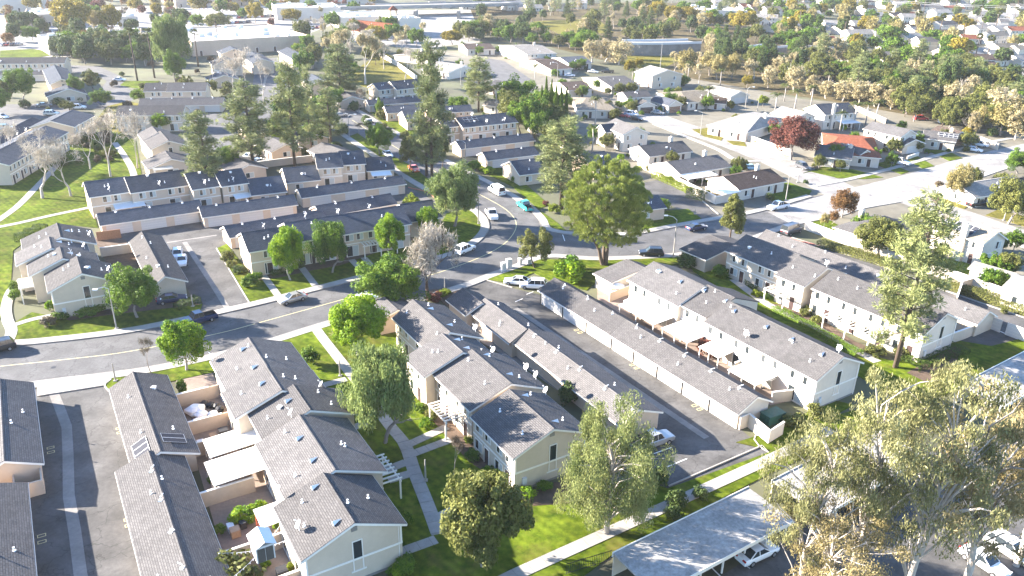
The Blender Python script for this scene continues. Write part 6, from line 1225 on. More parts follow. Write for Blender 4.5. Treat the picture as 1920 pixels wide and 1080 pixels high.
lamp(218.7, 617, 541, 'tall pale lamp post on the left corner pavement', -120); lamp(1262, 483, 412, 'tall lamp post with curved arm beside the dark parked car', 165); lamp(1473, 376, 322, 'white post by the white pickup on the corner'); lamp(873, 318, 268, 'lamp post above the bend, left of the white van', 170); lamp(1313, 254, 212, 'lamp post on the small lawn of the bright street', 170); lamp(1882, 413, 354, 'leaning post at the right edge across the right street'); lamp(655, 258, 218, 'lamp post on the left of the upper street', 0); lamp(402, 168, 138, 'lamp post before the grey three-unit row', 0); lamp(1397, 204, 166, 'white post with panel by the pale gabled house', 0); lamp(1045, 152, 120, 'lamp post on the cul-de-sac', 170); lamp(897, 420, 372, 'post beside the white pickup at the bend'); lamp(196, 180, 160, 'small post at the upper left court'); lamp(362, 575, 553, 'small sign post beside the blue pickup', name='sign_post'); lamp(217, 715, 681, 'thin post at the near alley mouth', name='sign_post'); lamp(834, 545, 520, 'white sign post at the central court entrance', name='sign_post'); lamp(1303, 402, 392, 'small sign at the side alley mouth', name='sign_post'); lamp(1495, 342, 323, 'round street sign before the corner lawn', name='sign_post'); lamp(638, 706, 675, 'thin garden lamp beside the courtyard path', name='garden_lamp'); lamp(798, 902, 862, 'garden lamp with globe on the dark courtyard lawn', name='garden_lamp'); lamp(1420, 208, 178, 'thin white pole beside the palms', name='sign_post'); lamp(864, 160, 128, 'white pole behind the slender pine', 0); lamp(1235, 160, 82, 'tall white pole before the freeway wall')
for i, (x, y, w, h, lb) in enumerate(((944, 508, 0.9, 1.5, 'left white utility box on the corner verge'), (954, 503, 0.9, 1.7, 'right white utility box on the corner verge'), (991, 495, 0.8, 0.9, 'low grey utility box by the small open tree'), (975, 497, 0.5, 1.2, 'small white sign box on the corner lawn'))):
    c = G(x, y); m = MB(); m.box(-w/2, w/2, -0.35, 0.35, 0, h); m.box(-w/2-0.05, w/2+0.05, -0.4, 0.4, h, h+0.08); m.box(-w/2-0.15, w/2+0.15, -0.5, 0.5, 0.0, 0.12); o = m.build('utility_box', 'door_white'); o.location = (c.x, c.y, 0.09); o.rotation_euler = (0, 0, 0.5); tag(o, lb, 'utility box')
# ------------------------------------------------------------------ vehicles
def car_meshes(kind):
    def f():
        K = {'sedan': dict(L=4.7, W=1.82, zt=0.95, hood=0.86, H=1.44, fc=0.95, rf=0.2, rr=-0.95, rc=-1.75), 'suv': dict(L=4.7, W=1.9, zt=1.05, hood=1.0, H=1.72, fc=1.0, rf=0.35, rr=-1.85, rc=-2.25), 'hatch': dict(L=4.3, W=1.8, zt=0.95, hood=0.9, H=1.5, fc=1.0, rf=0.25, rr=-1.4, rc=-2.05), 'pickup': dict(L=5.6, W=1.98, zt=1.12, hood=1.08, H=1.85, fc=1.1, rf=0.6, rr=-0.55, rc=-0.75), 'van': dict(L=5.4, W=2.0, zt=1.2, hood=1.15, H=2.15, fc=1.75, rf=1.05, rr=-2.55, rc=-2.68)}[kind]
        L, Wd = K['L'], K['W']; B = MB(); w = Wd/2; xs = [L/2, L/2-0.12, L/2-0.9, K['fc'], 0, K['rc'], -L/2+0.12, -L/2]; zt = [0.62, K['hood']-0.14, K['hood'], K['zt'], K['zt'], K['zt'], K['zt']-0.05, 0.7]; ws = [0.78, 0.92, 0.98, 1, 1, 1, 0.93, 0.82]
        if kind in ('van', 'suv', 'pickup'): zt[6] = K['zt']; zt[7] = 0.95; ws[6], ws[7] = 0.98, 0.95
        ring = [[(x, -w*q*0.9, 0.28), (x, -w*q, 0.55), (x, -w*q*0.97, z-0.08), (x, -w*q*0.86, z), (x, w*q*0.86, z), (x, w*q*0.97, z-0.08), (x, w*q, 0.55), (x, w*q*0.9, 0.28)] for x, z, q in zip(xs, zt, ws)]
        for i in range(len(xs)-1):
            for k in range(8):
                if kind == 'pickup' and k == 3 and xs[i] <= K['rc']: continue
                B.face([ring[i][k], ring[i][(k+1) % 8], ring[i+1][(k+1) % 8], ring[i+1][k]])
        B.face(list(reversed(ring[0]))); B.face(ring[-1])
        if kind == 'pickup':
            a, b = K['rc'], -L/2+0.15; z = 0.62; y = w*0.82; B.cm = 1; B.face([(a, -y, z), (a, y, z), (b, y, z), (b, -y, z)])
            for s in (-1, 1): B.face([(a, s*y, z), (b, s*y, z), (b, s*y, K['zt']), (a, s*y, K['zt'])])
            B.face([(b, -y, z), (b, y, z), (b, y, K['zt']), (b, -y, K['zt'])]); B.cm = 0
        zr = K['H']; wr = w*0.74; wb = w*0.88; z0 = K['zt']; F = [(K['fc'], -wb, z0), (K['fc'], wb, z0), (K['rf'], wr, zr), (K['rf'], -wr, zr)]; Bk = [(K['rc'], -wb, z0), (K['rc'], wb, z0), (K['rr'], wr, zr), (K['rr'], -wr, zr)]
        B.face([F[3], F[2], Bk[2], Bk[3]]); e = 0.06; B.face([(p[0], p[1]*0.985, p[2]-e) for p in (Bk[3], Bk[2], F[2], F[3])])
        for A in (F, Bk):                      # pillars
            for (i, j) in ((0, 3), (1, 2)):
                B.tube([A[i], A[j]], 0.055, 4)
        for s in (-1, 1):
            for xm in ((K['fc']+K['rc'])/2-0.1,) if kind != 'suv' else (-0.25, -1.35): B.tube([(xm, s*wb, z0), (xm, s*wr, zr)], 0.05, 4)
        if kind in ('van', 'suv'):
            for s in (-1, 1): B.tube([(K['rf']-0.2, s*wr*0.85, zr+0.08), (K['rr']+0.2, s*wr*0.85, zr+0.08)], 0.03, 4)
        gl = {}
        gl['windscreen'] = MB().face(F); gl['rear_window'] = MB().face([Bk[1], Bk[0], Bk[3], Bk[2]])
        gl['side_window'] = MB().face([F[0], F[3], Bk[3], Bk[0]]); gl['side_window_'] = MB().face([Bk[1], Bk[2], F[2], F[1]])
        if kind == 'van': B.face([(K['rf']-0.5, -wb+0.01, z0), (K['rf']-0.5, -wr-0.005, zr), (K['rr'], -wr-0.02, zr-0.02), (K['rc'], -wb-0.01, z0)]); B.face([(K['rc'], wb+0.01, z0), (K['rr'], wr+0.02, zr-0.02), (K['rf']-0.5, wr+0.005, zr), (K['rf']-0.5, wb-0.01, z0)])
        wh = MB(); wh.tube([(0, -0.11, 0), (0, 0.11, 0)], 0.34, 14); wh.cm = 1; wh.tube([(0, -0.125, 0), (0, 0.125, 0)], 0.2, 10)
        hl = MB().box(-0.1, 0.05, -0.2, 0.2, -0.07, 0.07)
        return B, {k: v.mesh(k.rstrip('_'), 'glass') for k, v in gl.items()}, wh.mesh('wheel', ['tyre', 'rim']), hl, K
    return cached(('car', kind), f)
PAINT = {'white': (0.80, 0.80, 0.79), 'silver': (0.50, 0.49, 0.47), 'black': (0.012, 0.013, 0.016), 'blue': (0.012, 0.025, 0.075), 'teal': (0.02, 0.36, 0.36), 'red': (0.40, 0.02, 0.03), 'grey': (0.14, 0.14, 0.15), 'tan': (0.42, 0.38, 0.31), 'orange': (0.55, 0.10, 0.03), 'sky': (0.25, 0.42, 0.52)}
def car(kind, color, px, py, az, label, group=None):
    B, gl, wh, hl, K = car_meshes(kind); m = cached(('paint', color), lambda: paint_mat('paint_'+color, PAINT[color], 0.3, 0.6 if color in ('silver', 'grey') else 0.0)); me = cached(('carbody', kind, color), lambda: B.mesh('body', [m, 'dark']))
    c = G(px, py, 0.6); t = thing({'pickup': 'pickup_truck', 'van': 'van', 'suv': 'parked_car'}.get(kind, 'parked_car'), label, 'van' if kind == 'van' else ('pickup' if kind == 'pickup' else 'car'), (c.x, c.y, 0.016), R(az), group); link('body', me, t)
    for k, v in gl.items():
        if kind == 'van' and k.startswith('side'): pass
        link(k.rstrip('_'), v, t)
    L, w = K['L'], K['W']/2
    for x in (L*0.31, -L*0.31):
        for y in (-w+0.08, w-0.08): link('wheel', wh, t, (x, y, 0.34))
    for nm, x, mm in (('headlight', L/2-0.03, 'lamp_clear'), ('tail_light', -L/2+0.02, 'lamp_red')):
        h = cached((nm, kind), lambda: hl.mesh(nm, mm))
        for y in (-w*0.62, w*0.62): link(nm, h, t, (x, y, 0.68 if nm == 'headlight' else 0.82))
    return t
SAZ = lambda a, b: az_of(a, b, 0.0)
s1 = SAZ((521, 566), (574, 552))
car('sedan', 'silver', 548, 559, s1+180, 'silver sedan parked at the kerb before the first round street tree'); car('pickup', 'blue', 372, 598, s1+180, 'dark blue pickup on the left street beyond the round pavement tree'); car('sedan', 'blue', 322, 560, 25, 'dark blue car in the shade behind the left corner hedge'); car('sedan', 'white', 341, 488, -70, 'white sedan beside the left garage block'); car('hatch', 'white', 333, 476, -70, 'white hatchback half hidden behind the white sedan'); car('suv', 'black', -6, 652, s1+180, 'black car cut by the left picture edge')
car('suv', 'white', 872, 467, SAZ((850, 478), (888, 462)), 'white car parked inside the bend'); car('pickup', 'white', 922, 402, SAZ((905, 392), (932, 412))-12, 'white pickup driving down the bend'); car('van', 'white', 931, 358, SAZ((946, 363), (900, 338)), 'white van with ladder rack above the bend'); car('pickup', 'teal', 984, 386, SAZ((1000, 398), (965, 374)), 'bright teal pickup parked at the bend'); car('sedan', 'white', 970, 527, 172, 'white car, left of the two parked by the corner lawn'); car('suv', 'white', 1000, 534, 175, 'old white wagon, right of the two parked by the corner lawn')
car('suv', 'black', 1221, 474, 178, 'dark car parked below the tall lamp with curved arm'); car('sedan', 'blue', 1306, 426, SAZ((1265, 430), (1344, 416)), 'dark sedan parked at the far kerb near the side alley'); car('pickup', 'white', 1459, 387, SAZ((1478, 384), (1438, 392)), 'white pickup beside the white corner post'); car('pickup', 'silver', 1224, 826, 30, 'silver pickup in the parking bays behind the drooping eucalyptus'); car('sedan', 'white', 1420, 1035, 30, 'white car parked under the bottom centre carport'); car('sedan', 'white', 1846, 1052, -60, 'white car under the bronze eucalyptus, bottom right'); car('suv', 'white', 1895, 1030, -60, 'white car nearest the bottom right corner')
car('suv', 'grey', 1505, 312, SAZ((1490, 305), (1522, 318)), 'grey car parked below the plum tree'); car('pickup', 'white', 1686, 304, -38, 'white pickup on the drive of the red tiled house'); car('sedan', 'white', 1826, 280, -40, 'white sedan on the drive at the right, nearer one'); car('suv', 'white', 1838, 271, -40, 'white car behind the sedan on the right drive'); car('sedan', 'red', 1168, 216, -35, 'red car on the drive of the bright street'); car('suv', 'white', 1184, 214, -35, 'white car between the red and the dark one'); car('sedan', 'black', 1193, 222, -35, 'dark car at the end of the three on the bright street drive'); car('sedan', 'silver', 1233, 211, -30, 'silver car outside the open double garage')
car('sedan', 'white', 1112, 134, -20, 'white car on the cul-de-sac drive'); car('pickup', 'black', 1139, 134, 170, 'black pickup on the cul-de-sac drive'); car('sedan', 'white', 727, 289, SAZ((707, 278), (740, 300)), 'white car by the rounded green tree on the upper street'); car('pickup', 'white', 692, 230, SAZ((716, 240), (675, 215)), 'white pickup at the right kerb of the upper street'); car('sedan', 'orange', 776, 316, SAZ((760, 306), (790, 326)), 'orange-red car under the thin tree on the upper street'); car('suv', 'blue', 862, 377, SAZ((840, 365), (880, 387)), 'dark car seen through the airy olive tree'); car('sedan', 'grey', 845, 366, SAZ((830, 358), (870, 380)), 'grey car behind the airy olive tree'); car('suv', 'white', 688, 562, s1, 'white car under the wide green tree at the street bend')
car('suv', 'white', 147, 201, 10, 'white car beside the blue-roofed row, upper left court'); car('suv', 'silver', 97, 213, 5, 'pale green car in the upper left court'); car('sedan', 'grey', 83, 197, 20, 'grey car at the kerb of the upper left court'); car('sedan', 'white', 224, 149, 0, 'white car on the curved upper left street'); car('sedan', 'white', 3, 218, -20, 'white car at the left edge, upper left court'); car('suv', 'sky', 10, 240, 10, 'blue-tinted car at the left edge behind the garage roof'); car('hatch', 'sky', 1408, 314, 5, 'pale blue car beside the grey-roofed house'); car('pickup', 'black', 1833, 382, 20, 'dark truck on the drive across the right street'); car('van', 'grey', 1484, 432, SAZ((1440, 440), (1500, 420)), 'grey box van behind the right row garages'); car('sedan', 'silver', 638, 215, 40, 'white-roofed car by the white gabled house'); car('suv', 'red', 1727, 222, 0, 'red vehicle behind the single houses, right'); car('van', 'white', 1775, 228, 0, 'white van behind the single houses, right'); car('sedan', 'white', 1068, 141, 0, 'white car before the brown-roofed cul-de-sac house')
car('sedan', 'silver', 485, 302, 60, 'silver car between the tall pine trunks'); car('sedan', 'white', 470, 292, 60, 'white car under the dark pine')
k = 0
for (x0, y0, x1, y1, n) in ((440, 33, 540, 28, 16), (400, 44, 470, 41, 10), (20, 62, 120, 58, 9), (180, 82, 240, 80, 7), (0, 84, 40, 82, 4), (560, 52, 600, 51, 5)):
    for i in range(n):
        f = (i+0.5)/n; car(('sedan', 'suv', 'hatch')[k % 3], ('white', 'silver', 'black', 'grey', 'white', 'red', 'blue')[k*5 % 7], x0+(x1-x0)*f, y0+(y1-y0)*f, 80+(k*13 % 9), 'tiny car in the far shop parking lots', 'cars in the far shop parking lots'); k += 1
# ------------------------------------------------------------------ trees farther off
def inside(p, poly_):
    x, y = p; r_ = False
    for i in range(len(poly_)):
        (x1, y1), (x2, y2) = poly_[i], poly_[i-1]
        if (y1 > y) != (y2 > y) and x < (x2-x1)*(y-y1)/(y2-y1)+x1: r_ = not r_
    return r_
LB = {'cream': 'cream-leaved tree', 'gold': 'golden autumn tree', 'yellow': 'bright yellow-green tree', 'roundd': 'rounded green tree', 'dark': 'dark evergreen tree', 'pine': 'tall dark pine', 'cedar': 'dark conical conifer', 'olive': 'dusty olive-green tree', 'red': 'reddish autumn tree', 'bareg': 'brown leafless tree', 'bare': 'pale leafless tree', 'fanpalm': 'tall fan palm', 'palm': 'short feathery palm', 'creambare': 'half-bare pale tree', 'rust': 'rust-brown tree', 'lime': 'lime-green clipped tree', 'open': 'loose grey-green tree', 'shrubg': 'brown dry shrub', 'shrubd': 'dark shrub', 'shrubo': 'olive shrub', 'round': 'bright green tree', 'euc': 'pale eucalyptus tree'}
HT = {'cream': (6, 14), 'gold': (9, 13), 'yellow': (9, 13), 'roundd': (6, 11), 'dark': (7, 11), 'pine': (11, 17), 'cedar': (10, 14), 'olive': (7, 11), 'red': (5, 9), 'bareg': (6, 10), 'bare': (8, 12), 'fanpalm': (11, 17), 'palm': (6, 9), 'creambare': (8, 12), 'rust': (6, 10), 'lime': (3, 4), 'open': (6, 9), 'shrubg': (1.5, 3), 'shrubd': (1.5, 3.2), 'shrubo': (1.5, 3.2), 'round': (5, 8), 'euc': (10, 15)}
WD = {'cream': 0.75, 'gold': 0.8, 'yellow': 0.95, 'roundd': 1.05, 'dark': 0.85, 'pine': 0.5, 'cedar': 0.55, 'olive': 1.0, 'red': 0.9, 'bareg': 0.8, 'bare': 0.75, 'fanpalm': 0.24, 'palm': 0.65, 'creambare': 0.75, 'rust': 0.9, 'lime': 1.0, 'open': 0.9, 'shrubg': 1.6, 'shrubd': 1.5, 'shrubo': 1.6, 'round': 1.05, 'euc': 0.6}
NM = {'fanpalm': 'palm_tree', 'palm': 'palm_tree', 'pine': 'pine_tree', 'cedar': 'conifer_tree', 'bare': 'bare_tree', 'bareg': 'bare_tree', 'creambare': 'bare_tree', 'cream': 'cream_tree', 'gold': 'golden_tree', 'yellow': 'yellow_tree', 'roundd': 'green_tree', 'round': 'green_tree', 'dark': 'evergreen_tree', 'olive': 'olive_tree', 'red': 'red_tree', 'rust': 'rust_tree', 'lime': 'clipped_tree', 'open': 'loose_tree', 'euc': 'eucalyptus_tree'}
def scatter(n, area, kinds, where, lod=2, mind=4.0, seed=0, keep=None):
    q = random.Random(seed); done = []; xs = [p[0] for p in area]; ys = [p[1] for p in area]; tries = 0
    while len(done) < n and tries < n*40:
        tries += 1; x, y = q.uniform(min(xs), max(xs)), q.uniform(min(ys), max(ys))
        if not inside((x, y), area): continue
        # even spacing over the ground, not over the picture
        b = G(x, y); wgt = (b.y/900.0)**2
        if q.random() > min(1, wgt+0.12): continue
        if any((b-d).length < mind for d in done): continue
        done.append(b); k = q.choice(kinds); h = q.uniform(*HT[k]); w = h*WD[k]*q.uniform(0.85, 1.2)
        sh = k.startswith('shrub'); put_tree(k if sh else k+'@%d' % lod, b, h, w, LB[k]+' '+where, NM.get(k, 'shrub' if sh else 'tree'), 'shrub' if sh else 'tree', LB[k].split()[-1]+'s '+where)
# creek and freeway belt
for (x, y, t, w) in ((1110, 118, 72, 44), (1135, 116, 75, 40), (1160, 122, 70, 52), (1175, 112, 78, 30)): T('cream@1', x, y, t, w, 'cream-leaved tree left of the freeway retaining wall', 'tree', group='cream trees left of the freeway wall')
for (x, y, t, w) in ((1262, 140, 95, 40), (1285, 145, 92, 40), (1305, 138, 96, 40), (1330, 142, 98, 46), (1345, 150, 105, 36), (1372, 148, 100, 34), (1412, 150, 115, 34), (1310, 160, 115, 40), (1280, 158, 118, 30)): T(('cream@1', 'gold@1', 'creambare@1')[int(x) % 3], x, y, t, w, 'cream-gold tree right of the freeway retaining wall', 'tree', group='cream-gold trees right of the freeway wall')
for (x, y, t, w) in ((1440, 165, 120, 32), (1488, 172, 122, 42), (1520, 178, 140, 30), (1580, 190, 145, 50), (1610, 195, 150, 44), (1640, 200, 155, 40), (1670, 205, 160, 36), (1548, 185, 150, 36)): T(('cream@1', 'creambare@1', 'cream@1')[int(x) % 3], x, y, t, w, 'pale cream tree behind the palms of the single houses', 'tree', group='cream trees behind the palms')
for (x, y, t, w) in ((1875, 255, 195, 70), (1905, 250, 190, 60), (1835, 248, 198, 36), (1920, 262, 205, 50)): T('gold@1', x, y, t, w, 'yellow-cream tree at the right edge behind the single houses', 'tree', group='yellow-cream trees at the right edge')
for (x, y, t, w) in ((1695, 180, 128, 34), (1725, 182, 118, 40), (1770, 188, 112, 44), (1830, 190, 132, 44), (1800, 180, 125, 30), (1860, 205, 160, 46), (1895, 205, 155, 46), (1750, 170, 128, 30)): T(('dark@1', 'pine@1')[int(x) % 2], x, y, t, w, 'large dark evergreen on the reddish slope', 'tree', group='dark evergreens on the reddish slope')
for (x, y, t, w, lb) in ((1232, 38, 4, 44, 'left of the big yellow trees above the freeway'), (1262, 44, 11, 40, 'second of the big yellow trees above the freeway'), (1290, 45, 13, 36, 'third of the big yellow trees above the freeway'), (1322, 52, 25, 36, 'smaller yellow tree right of the three big ones'), (1393, 60, 20, 62, 'big round yellow-green tree right of the freeway planting')): T('yellow@1', x, y, t, w, lb, 'tree')
for (x, y, t, w, lb) in ((141, 66, 0, 72, 'largest golden yellow tree, upper left'), (212, 66, 12, 44, 'second golden yellow tree, upper left'), (480, 44, 4, 34, 'yellow-green tree among the shop car parks'), (548, 44, 17, 40, 'lower yellow-green tree among the shop car parks'), (705, 84, 50, 48, 'yellow-green tree before the shops with the tower'), (848, 84, 56, 42, 'yellow-green tree left of the cul-de-sac'), (1655, 40, 22, 36, 'golden tree on the far slope')): T('yellow@1', x, y, t, w, lb, 'tree')
T('lime@1', 560, 110, 82, 26, 'lime-green ball tree at the far straight alley', 'tree'); T('roundd@1', 372, 52, 26, 28, 'green ball tree before the red autumn trees', 'tree'); T('olive@1', 408, 58, 24, 48, 'spreading olive tree before the white shop roof', 'tree'); T('dark@1', 342, 60, 14, 34, 'dark tree left of the green ball tree', 'tree'); T('roundd@1', 175, 90, 58, 30, 'dark tree under the golden yellow ones', 'tree'); T('roundd@1', 62, 78, 50, 34, 'round green tree beside the brown shop', 'tree'); T('dark@1', 40, 60, 22, 44, 'dark tree left of the brown shop', 'tree')
scatter(40, [(90, 100), (200, 84), (300, 92), (330, 100), (330, 122), (260, 125), (170, 125), (100, 108)], ['dark', 'roundd', 'dark', 'olive'], 'in the belt behind the shops, upper left', 1, 4.5, 1)
scatter(60, [(0, 0), (700, 0), (700, 30), (0, 40)], ['red', 'gold', 'yellow', 'roundd', 'rust', 'creambare', 'red', 'yellow'], 'among the far shops, top left', 2, 8, 2)
scatter(34, [(0, 40), (340, 40), (340, 85), (0, 92)], ['roundd', 'rust', 'gold', 'open', 'dark', 'bareg'], 'in the shop car parks, upper left', 1, 7, 3)
scatter(24, [(300, 20), (640, 15), (660, 60), (300, 55)], ['rust', 'red', 'creambare', 'roundd', 'bareg'], 'round the white shop roofs', 2, 7, 4)
scatter(44, [(560, 75), (700, 60), (820, 75), (800, 95), (720, 120), (640, 160), (560, 150)], ['roundd', 'creambare', 'bare', 'olive', 'open', 'roundd', 'creambare'], 'between the yellow lawn and the shops', 1, 5, 5)
scatter(105, [(880, 14), (1330, 2), (1450, 20), (1450, 62), (1300, 92), (1200, 85), (1120, 80), (1000, 78), (900, 60)], ['dark', 'dark', 'cedar', 'cream', 'olive', 'pine', 'roundd', 'olive', 'dark', 'creambare'], 'in the freeway planting', 2, 5.0, 6)
scatter(34, [(860, 60), (960, 60), (960, 80), (1100, 82), (1130, 110), (1060, 95), (940, 78), (860, 82)], ['cream', 'creambare', 'roundd', 'olive', 'dark'], 'behind the cul-de-sac houses', 1, 5, 7)
scatter(46, [(1310, 80), (1480, 72), (1520, 120), (1500, 168), (1400, 150), (1330, 112)], ['dark', 'cedar', 'cream', 'olive', 'roundd', 'dark', 'creambare'], 'on the bank right of the freeway', 1, 4.6, 8)
scatter(170, [(1440, 0), (1920, 0), (1920, 130), (1700, 135), (1560, 110), (1450, 85)], ['roundd', 'dark', 'fanpalm', 'roundd', 'palm', 'olive', 'yellow', 'gold', 'fanpalm', 'roundd'], 'between the houses on the far slope', 2, 5.5, 9)
scatter(120, [(1490, 100), (1700, 128), (1900, 150), (1925, 210), (1860, 240), (1740, 215), (1600, 190), (1500, 165)], ['olive', 'shrubg', 'creambare', 'shrubo', 'dark', 'cream', 'olive', 'roundd', 'shrubg', 'pine', 'open'], 'on the scrubby slope', 1, 4.2, 10)
scatter(26, [(1690, 200), (1860, 235), (1920, 262), (1850, 262), (1750, 240), (1680, 218)], ['open', 'shrubd', 'olive', 'cream'], 'along the back fences at the right', 1, 4, 11)
scatter(60, [(700, 0), (1920, -18), (1920, 8), (700, 8)], ['roundd', 'dark', 'red', 'gold', 'olive'], 'on the skyline rows of houses', 2, 12, 12)
for i, (x, y, k, h) in enumerate(((1095, 172, 'roundd', 3.5), (1120, 168, 'roundd', 4), (1060, 195, 'roundd', 4), (1140, 180, 'olive', 3), (1185, 155, 'palm', 6), (1200, 150, 'palm', 6.5), (1215, 150, 'palm', 6), (1180, 140, 'yellow', 6), (1195, 135, 'yellow', 6), (1010, 200, 'roundd', 5), (985, 215, 'roundd', 5), (995, 235, 'dark', 5), (975, 240, 'olive', 5), (1000, 225, 'olive', 6), (1140, 215, 'palm', 5), (1160, 205, 'roundd', 3), (1430, 200, 'lime', 4), (1290, 150, 'palm', 8), (1350, 160, 'palm', 7), (1400, 165, 'yellow', 5), (1470, 190, 'palm', 7), (1520, 200, 'palm', 8), (1550, 172, 'palm', 8), (1545, 240, 'palm', 4), (1690, 245, 'roundd', 3), (1800, 272, 'olive', 4), (1810, 265, 'yellow', 4), (1880, 250, 'roundd', 5), (1730, 270, 'shrubd', 1.5), (1420, 250, 'shrubd', 1.5), (1350, 252, 'roundd', 2.5), (1090, 130, 'roundd', 4.5), (1040, 145, 'roundd', 3.5), (975, 112, 'roundd', 3.5), (985, 118, 'shrubd', 1.6), (900, 95, 'roundd', 4), (1310, 345, 'shrubd', 1.4), (1380, 372, 'shrubd', 1.2), (1510, 345, 'shrubd', 1.2), (1760, 350, 'shrubg', 1.6), (1790, 340, 'shrubg', 1.5), (1620, 445, 'roundd', 5), (1870, 475, 'dark', 4), (1900, 470, 'roundd', 4), (1820, 475, 'roundd', 3.5), (1545, 425, 'gold', 3), (1560, 420, 'rust', 3))):
    b = G(x, y); sh = k.startswith('shrub'); put_tree(k if sh else k+'@1', b, h, h*WD[k], LB[k]+' in the gardens of the single houses', NM.get(k, 'shrub' if sh else 'tree'), 'shrub' if sh else 'tree', LB[k].split()[-1]+'s in the gardens of the single houses')
scatter(40, [(0, 130), (420, 110), (440, 230), (260, 250), (0, 245)], ['shrubd', 'shrubo', 'shrubd', 'shrubg', 'open'], 'in the courts of the upper left estate', 1, 4, 16)
scatter(30, [(430, 210), (640, 200), (660, 280), (560, 300), (440, 290)], ['shrubd', 'shrubo', 'roundd'], 'under the tall pines', 1, 3, 17)
yq = random.Random(21)
for (b, g) in YARDS:
    for k in range(5):
        side = yq.choice('llrrab'); t = yq.random(); d = yq.uniform(1.3, 3.4)
        x = g['x0']+(g['x1']-g['x0'])*t if side in 'lr' else (g['x0']-d if side == 'a' else g['x1']+d); y = (g['yl']-d if side == 'l' else g['ye']+d) if side in 'lr' else g['yl']+(g['ye']-g['yl'])*t
        q = b.o+b.u*x+b.v*y; kd = yq.choice(['shrubd', 'shrubo', 'shrub', 'shrubl', 'roundd', 'olive', 'roundd']); sh = kd.startswith('shrub'); h = yq.uniform(0.9, 2.0) if sh else yq.uniform(2.8, 5.0)
        nm = {'shrubd': 'dark shrub', 'shrubo': 'olive shrub', 'shrub': 'green shrub', 'shrubl': 'bright shrub', 'roundd': 'small green tree', 'olive': 'small olive tree'}[kd]
        put_tree(kd if sh else kd+'@1', Vector((q.x, q.y, 0.02)), h, h*(1.4 if sh else 1.0), nm+' against a wall of a single house', 'garden_bush' if sh else NM[kd], 'bush' if sh else 'tree', nm+'s against the single houses')
scatter(36, [(0, 255), (60, 240), (150, 245), (210, 250), (230, 300), (180, 315), (100, 310), (0, 315)], ['shrubg', 'shrubd', 'shrubg', 'shrubo'], 'under the bare park sycamores', 1, 2.0, 13)
scatter(40, [(640, 160), (800, 165), (830, 300), (700, 250), (640, 190)], ['shrubd', 'shrubo', 'shrubd'], 'in the front gardens of the upper street', 1, 3.0, 14)
scatter(24, [(960, 200), (1060, 250), (1100, 300), (1010, 280), (960, 240)], ['shrubd', 'roundd', 'olive', 'shrubo'], 'in the gap below the cypress cluster', 1, 3.0, 15)
# ------------------------------------------------------------------ patio things
def prop(name, label, cat, b, x, y, mb, m, z=0.06, rz=0.0):
    p = b.o+b.u*x+b.v*y; o = mb.build(name, m) ; o.location = (p.x, p.y, z); o.rotation_euler = (0, 0, R(b.az)+rz); return tag(o, label, cat)
def umbrella(px, py, r_, m, label):
    c = G(px, py); t = thing('patio_umbrella', label, 'umbrella', (c.x, c.y, 0.05), 0.3); MB().tube([(0, 0, 0), (0, 0, 2.5)], 0.03, 6).build('pole', 'steel', t); MB().tube([(0, 0, 0), (0, 0, 0.12)], 0.28, 10).build('base', 'dark', t); k = MB()
    for i in range(8): a, b_ = 2*math.pi*i/8, 2*math.pi*(i+1)/8; k.face([(math.cos(a)*r_, math.sin(a)*r_, 2.0), (math.cos(b_)*r_, math.sin(b_)*r_, 2.0), (0, 0, 2.55)]); k.face([(math.cos(a)*r_, math.sin(a)*r_, 1.9), (math.cos(b_)*r_, math.sin(b_)*r_, 1.9), (math.cos(b_)*r_, math.sin(b_)*r_, 2.0), (math.cos(a)*r_, math.sin(a)*r_, 2.0)])
    k.build('canopy', m, t)
umbrella(1155, 556, 1.4, 'cover_white', 'upper white umbrella in the first patio of the bright-walled row'); umbrella(1184, 588, 1.5, 'cover_white', 'greyish umbrella beside the first white cover'); umbrella(1430, 728, 1.5, 'cover_white', 'white umbrella in the lowest patio of the bright-walled row')
b = NEAR_ROW; g1, g2, g3, g4, g5 = NR
M['bag_black'] = mat('bag_black', (0.015, 0.015, 0.018), 0.2, 5, 0.35); M['plastic_white'] = mat('plastic_white', (0.7, 0.7, 0.72), 0.08, 3, 0.4); M['card'] = mat('cardboard', (0.36, 0.24, 0.15), 0.15, 4, 0.9); M['orange'] = mat('orange_plastic', (0.55, 0.16, 0.05), 0.1, 4, 0.5); M['blue_pl'] = mat('blue_plastic', (0.03, 0.08, 0.30), 0.1, 4, 0.5); M['pot'] = mat('terracotta', (0.38, 0.15, 0.08), 0.15, 5, 0.8)
def blob(r_, h, n=9, seed=0):
    q = random.Random(seed); m = MB(); rings = []
    for j, (f, z) in enumerate(((0.75, 0), (1.0, 0.35), (0.9, 0.7), (0.4, 1.0))): rings.append([(math.cos(6.283*k/n)*r_*f*q.uniform(0.8, 1.15), math.sin(6.283*k/n)*r_*f*q.uniform(0.8, 1.15), z*h) for k in range(n)])
    for j in range(3):
        for k in range(n): m.face([rings[j][k], rings[j][(k+1) % n], rings[j+1][(k+1) % n], rings[j+1][k]])
    m.face(rings[3]); return m
yl = min(g['yl'] for g in NR); xj = g1['x0']+3.0
for i, (dx, dy, lb) in enumerate(((0.0, -1.6, 'black rubbish bag nearest the wall in the junk patio'), (0.7, -1.0, 'black rubbish bag against the house in the junk patio'), (-0.7, -2.3, 'black rubbish bag beside the white sheeting'), (1.6, -0.8, 'smaller black bag in the junk patio corner'))): prop('rubbish_bag', lb, 'bag', b, xj+dx, yl+dy+1.2, blob(0.55, 0.7, 9, i), 'bag_black')
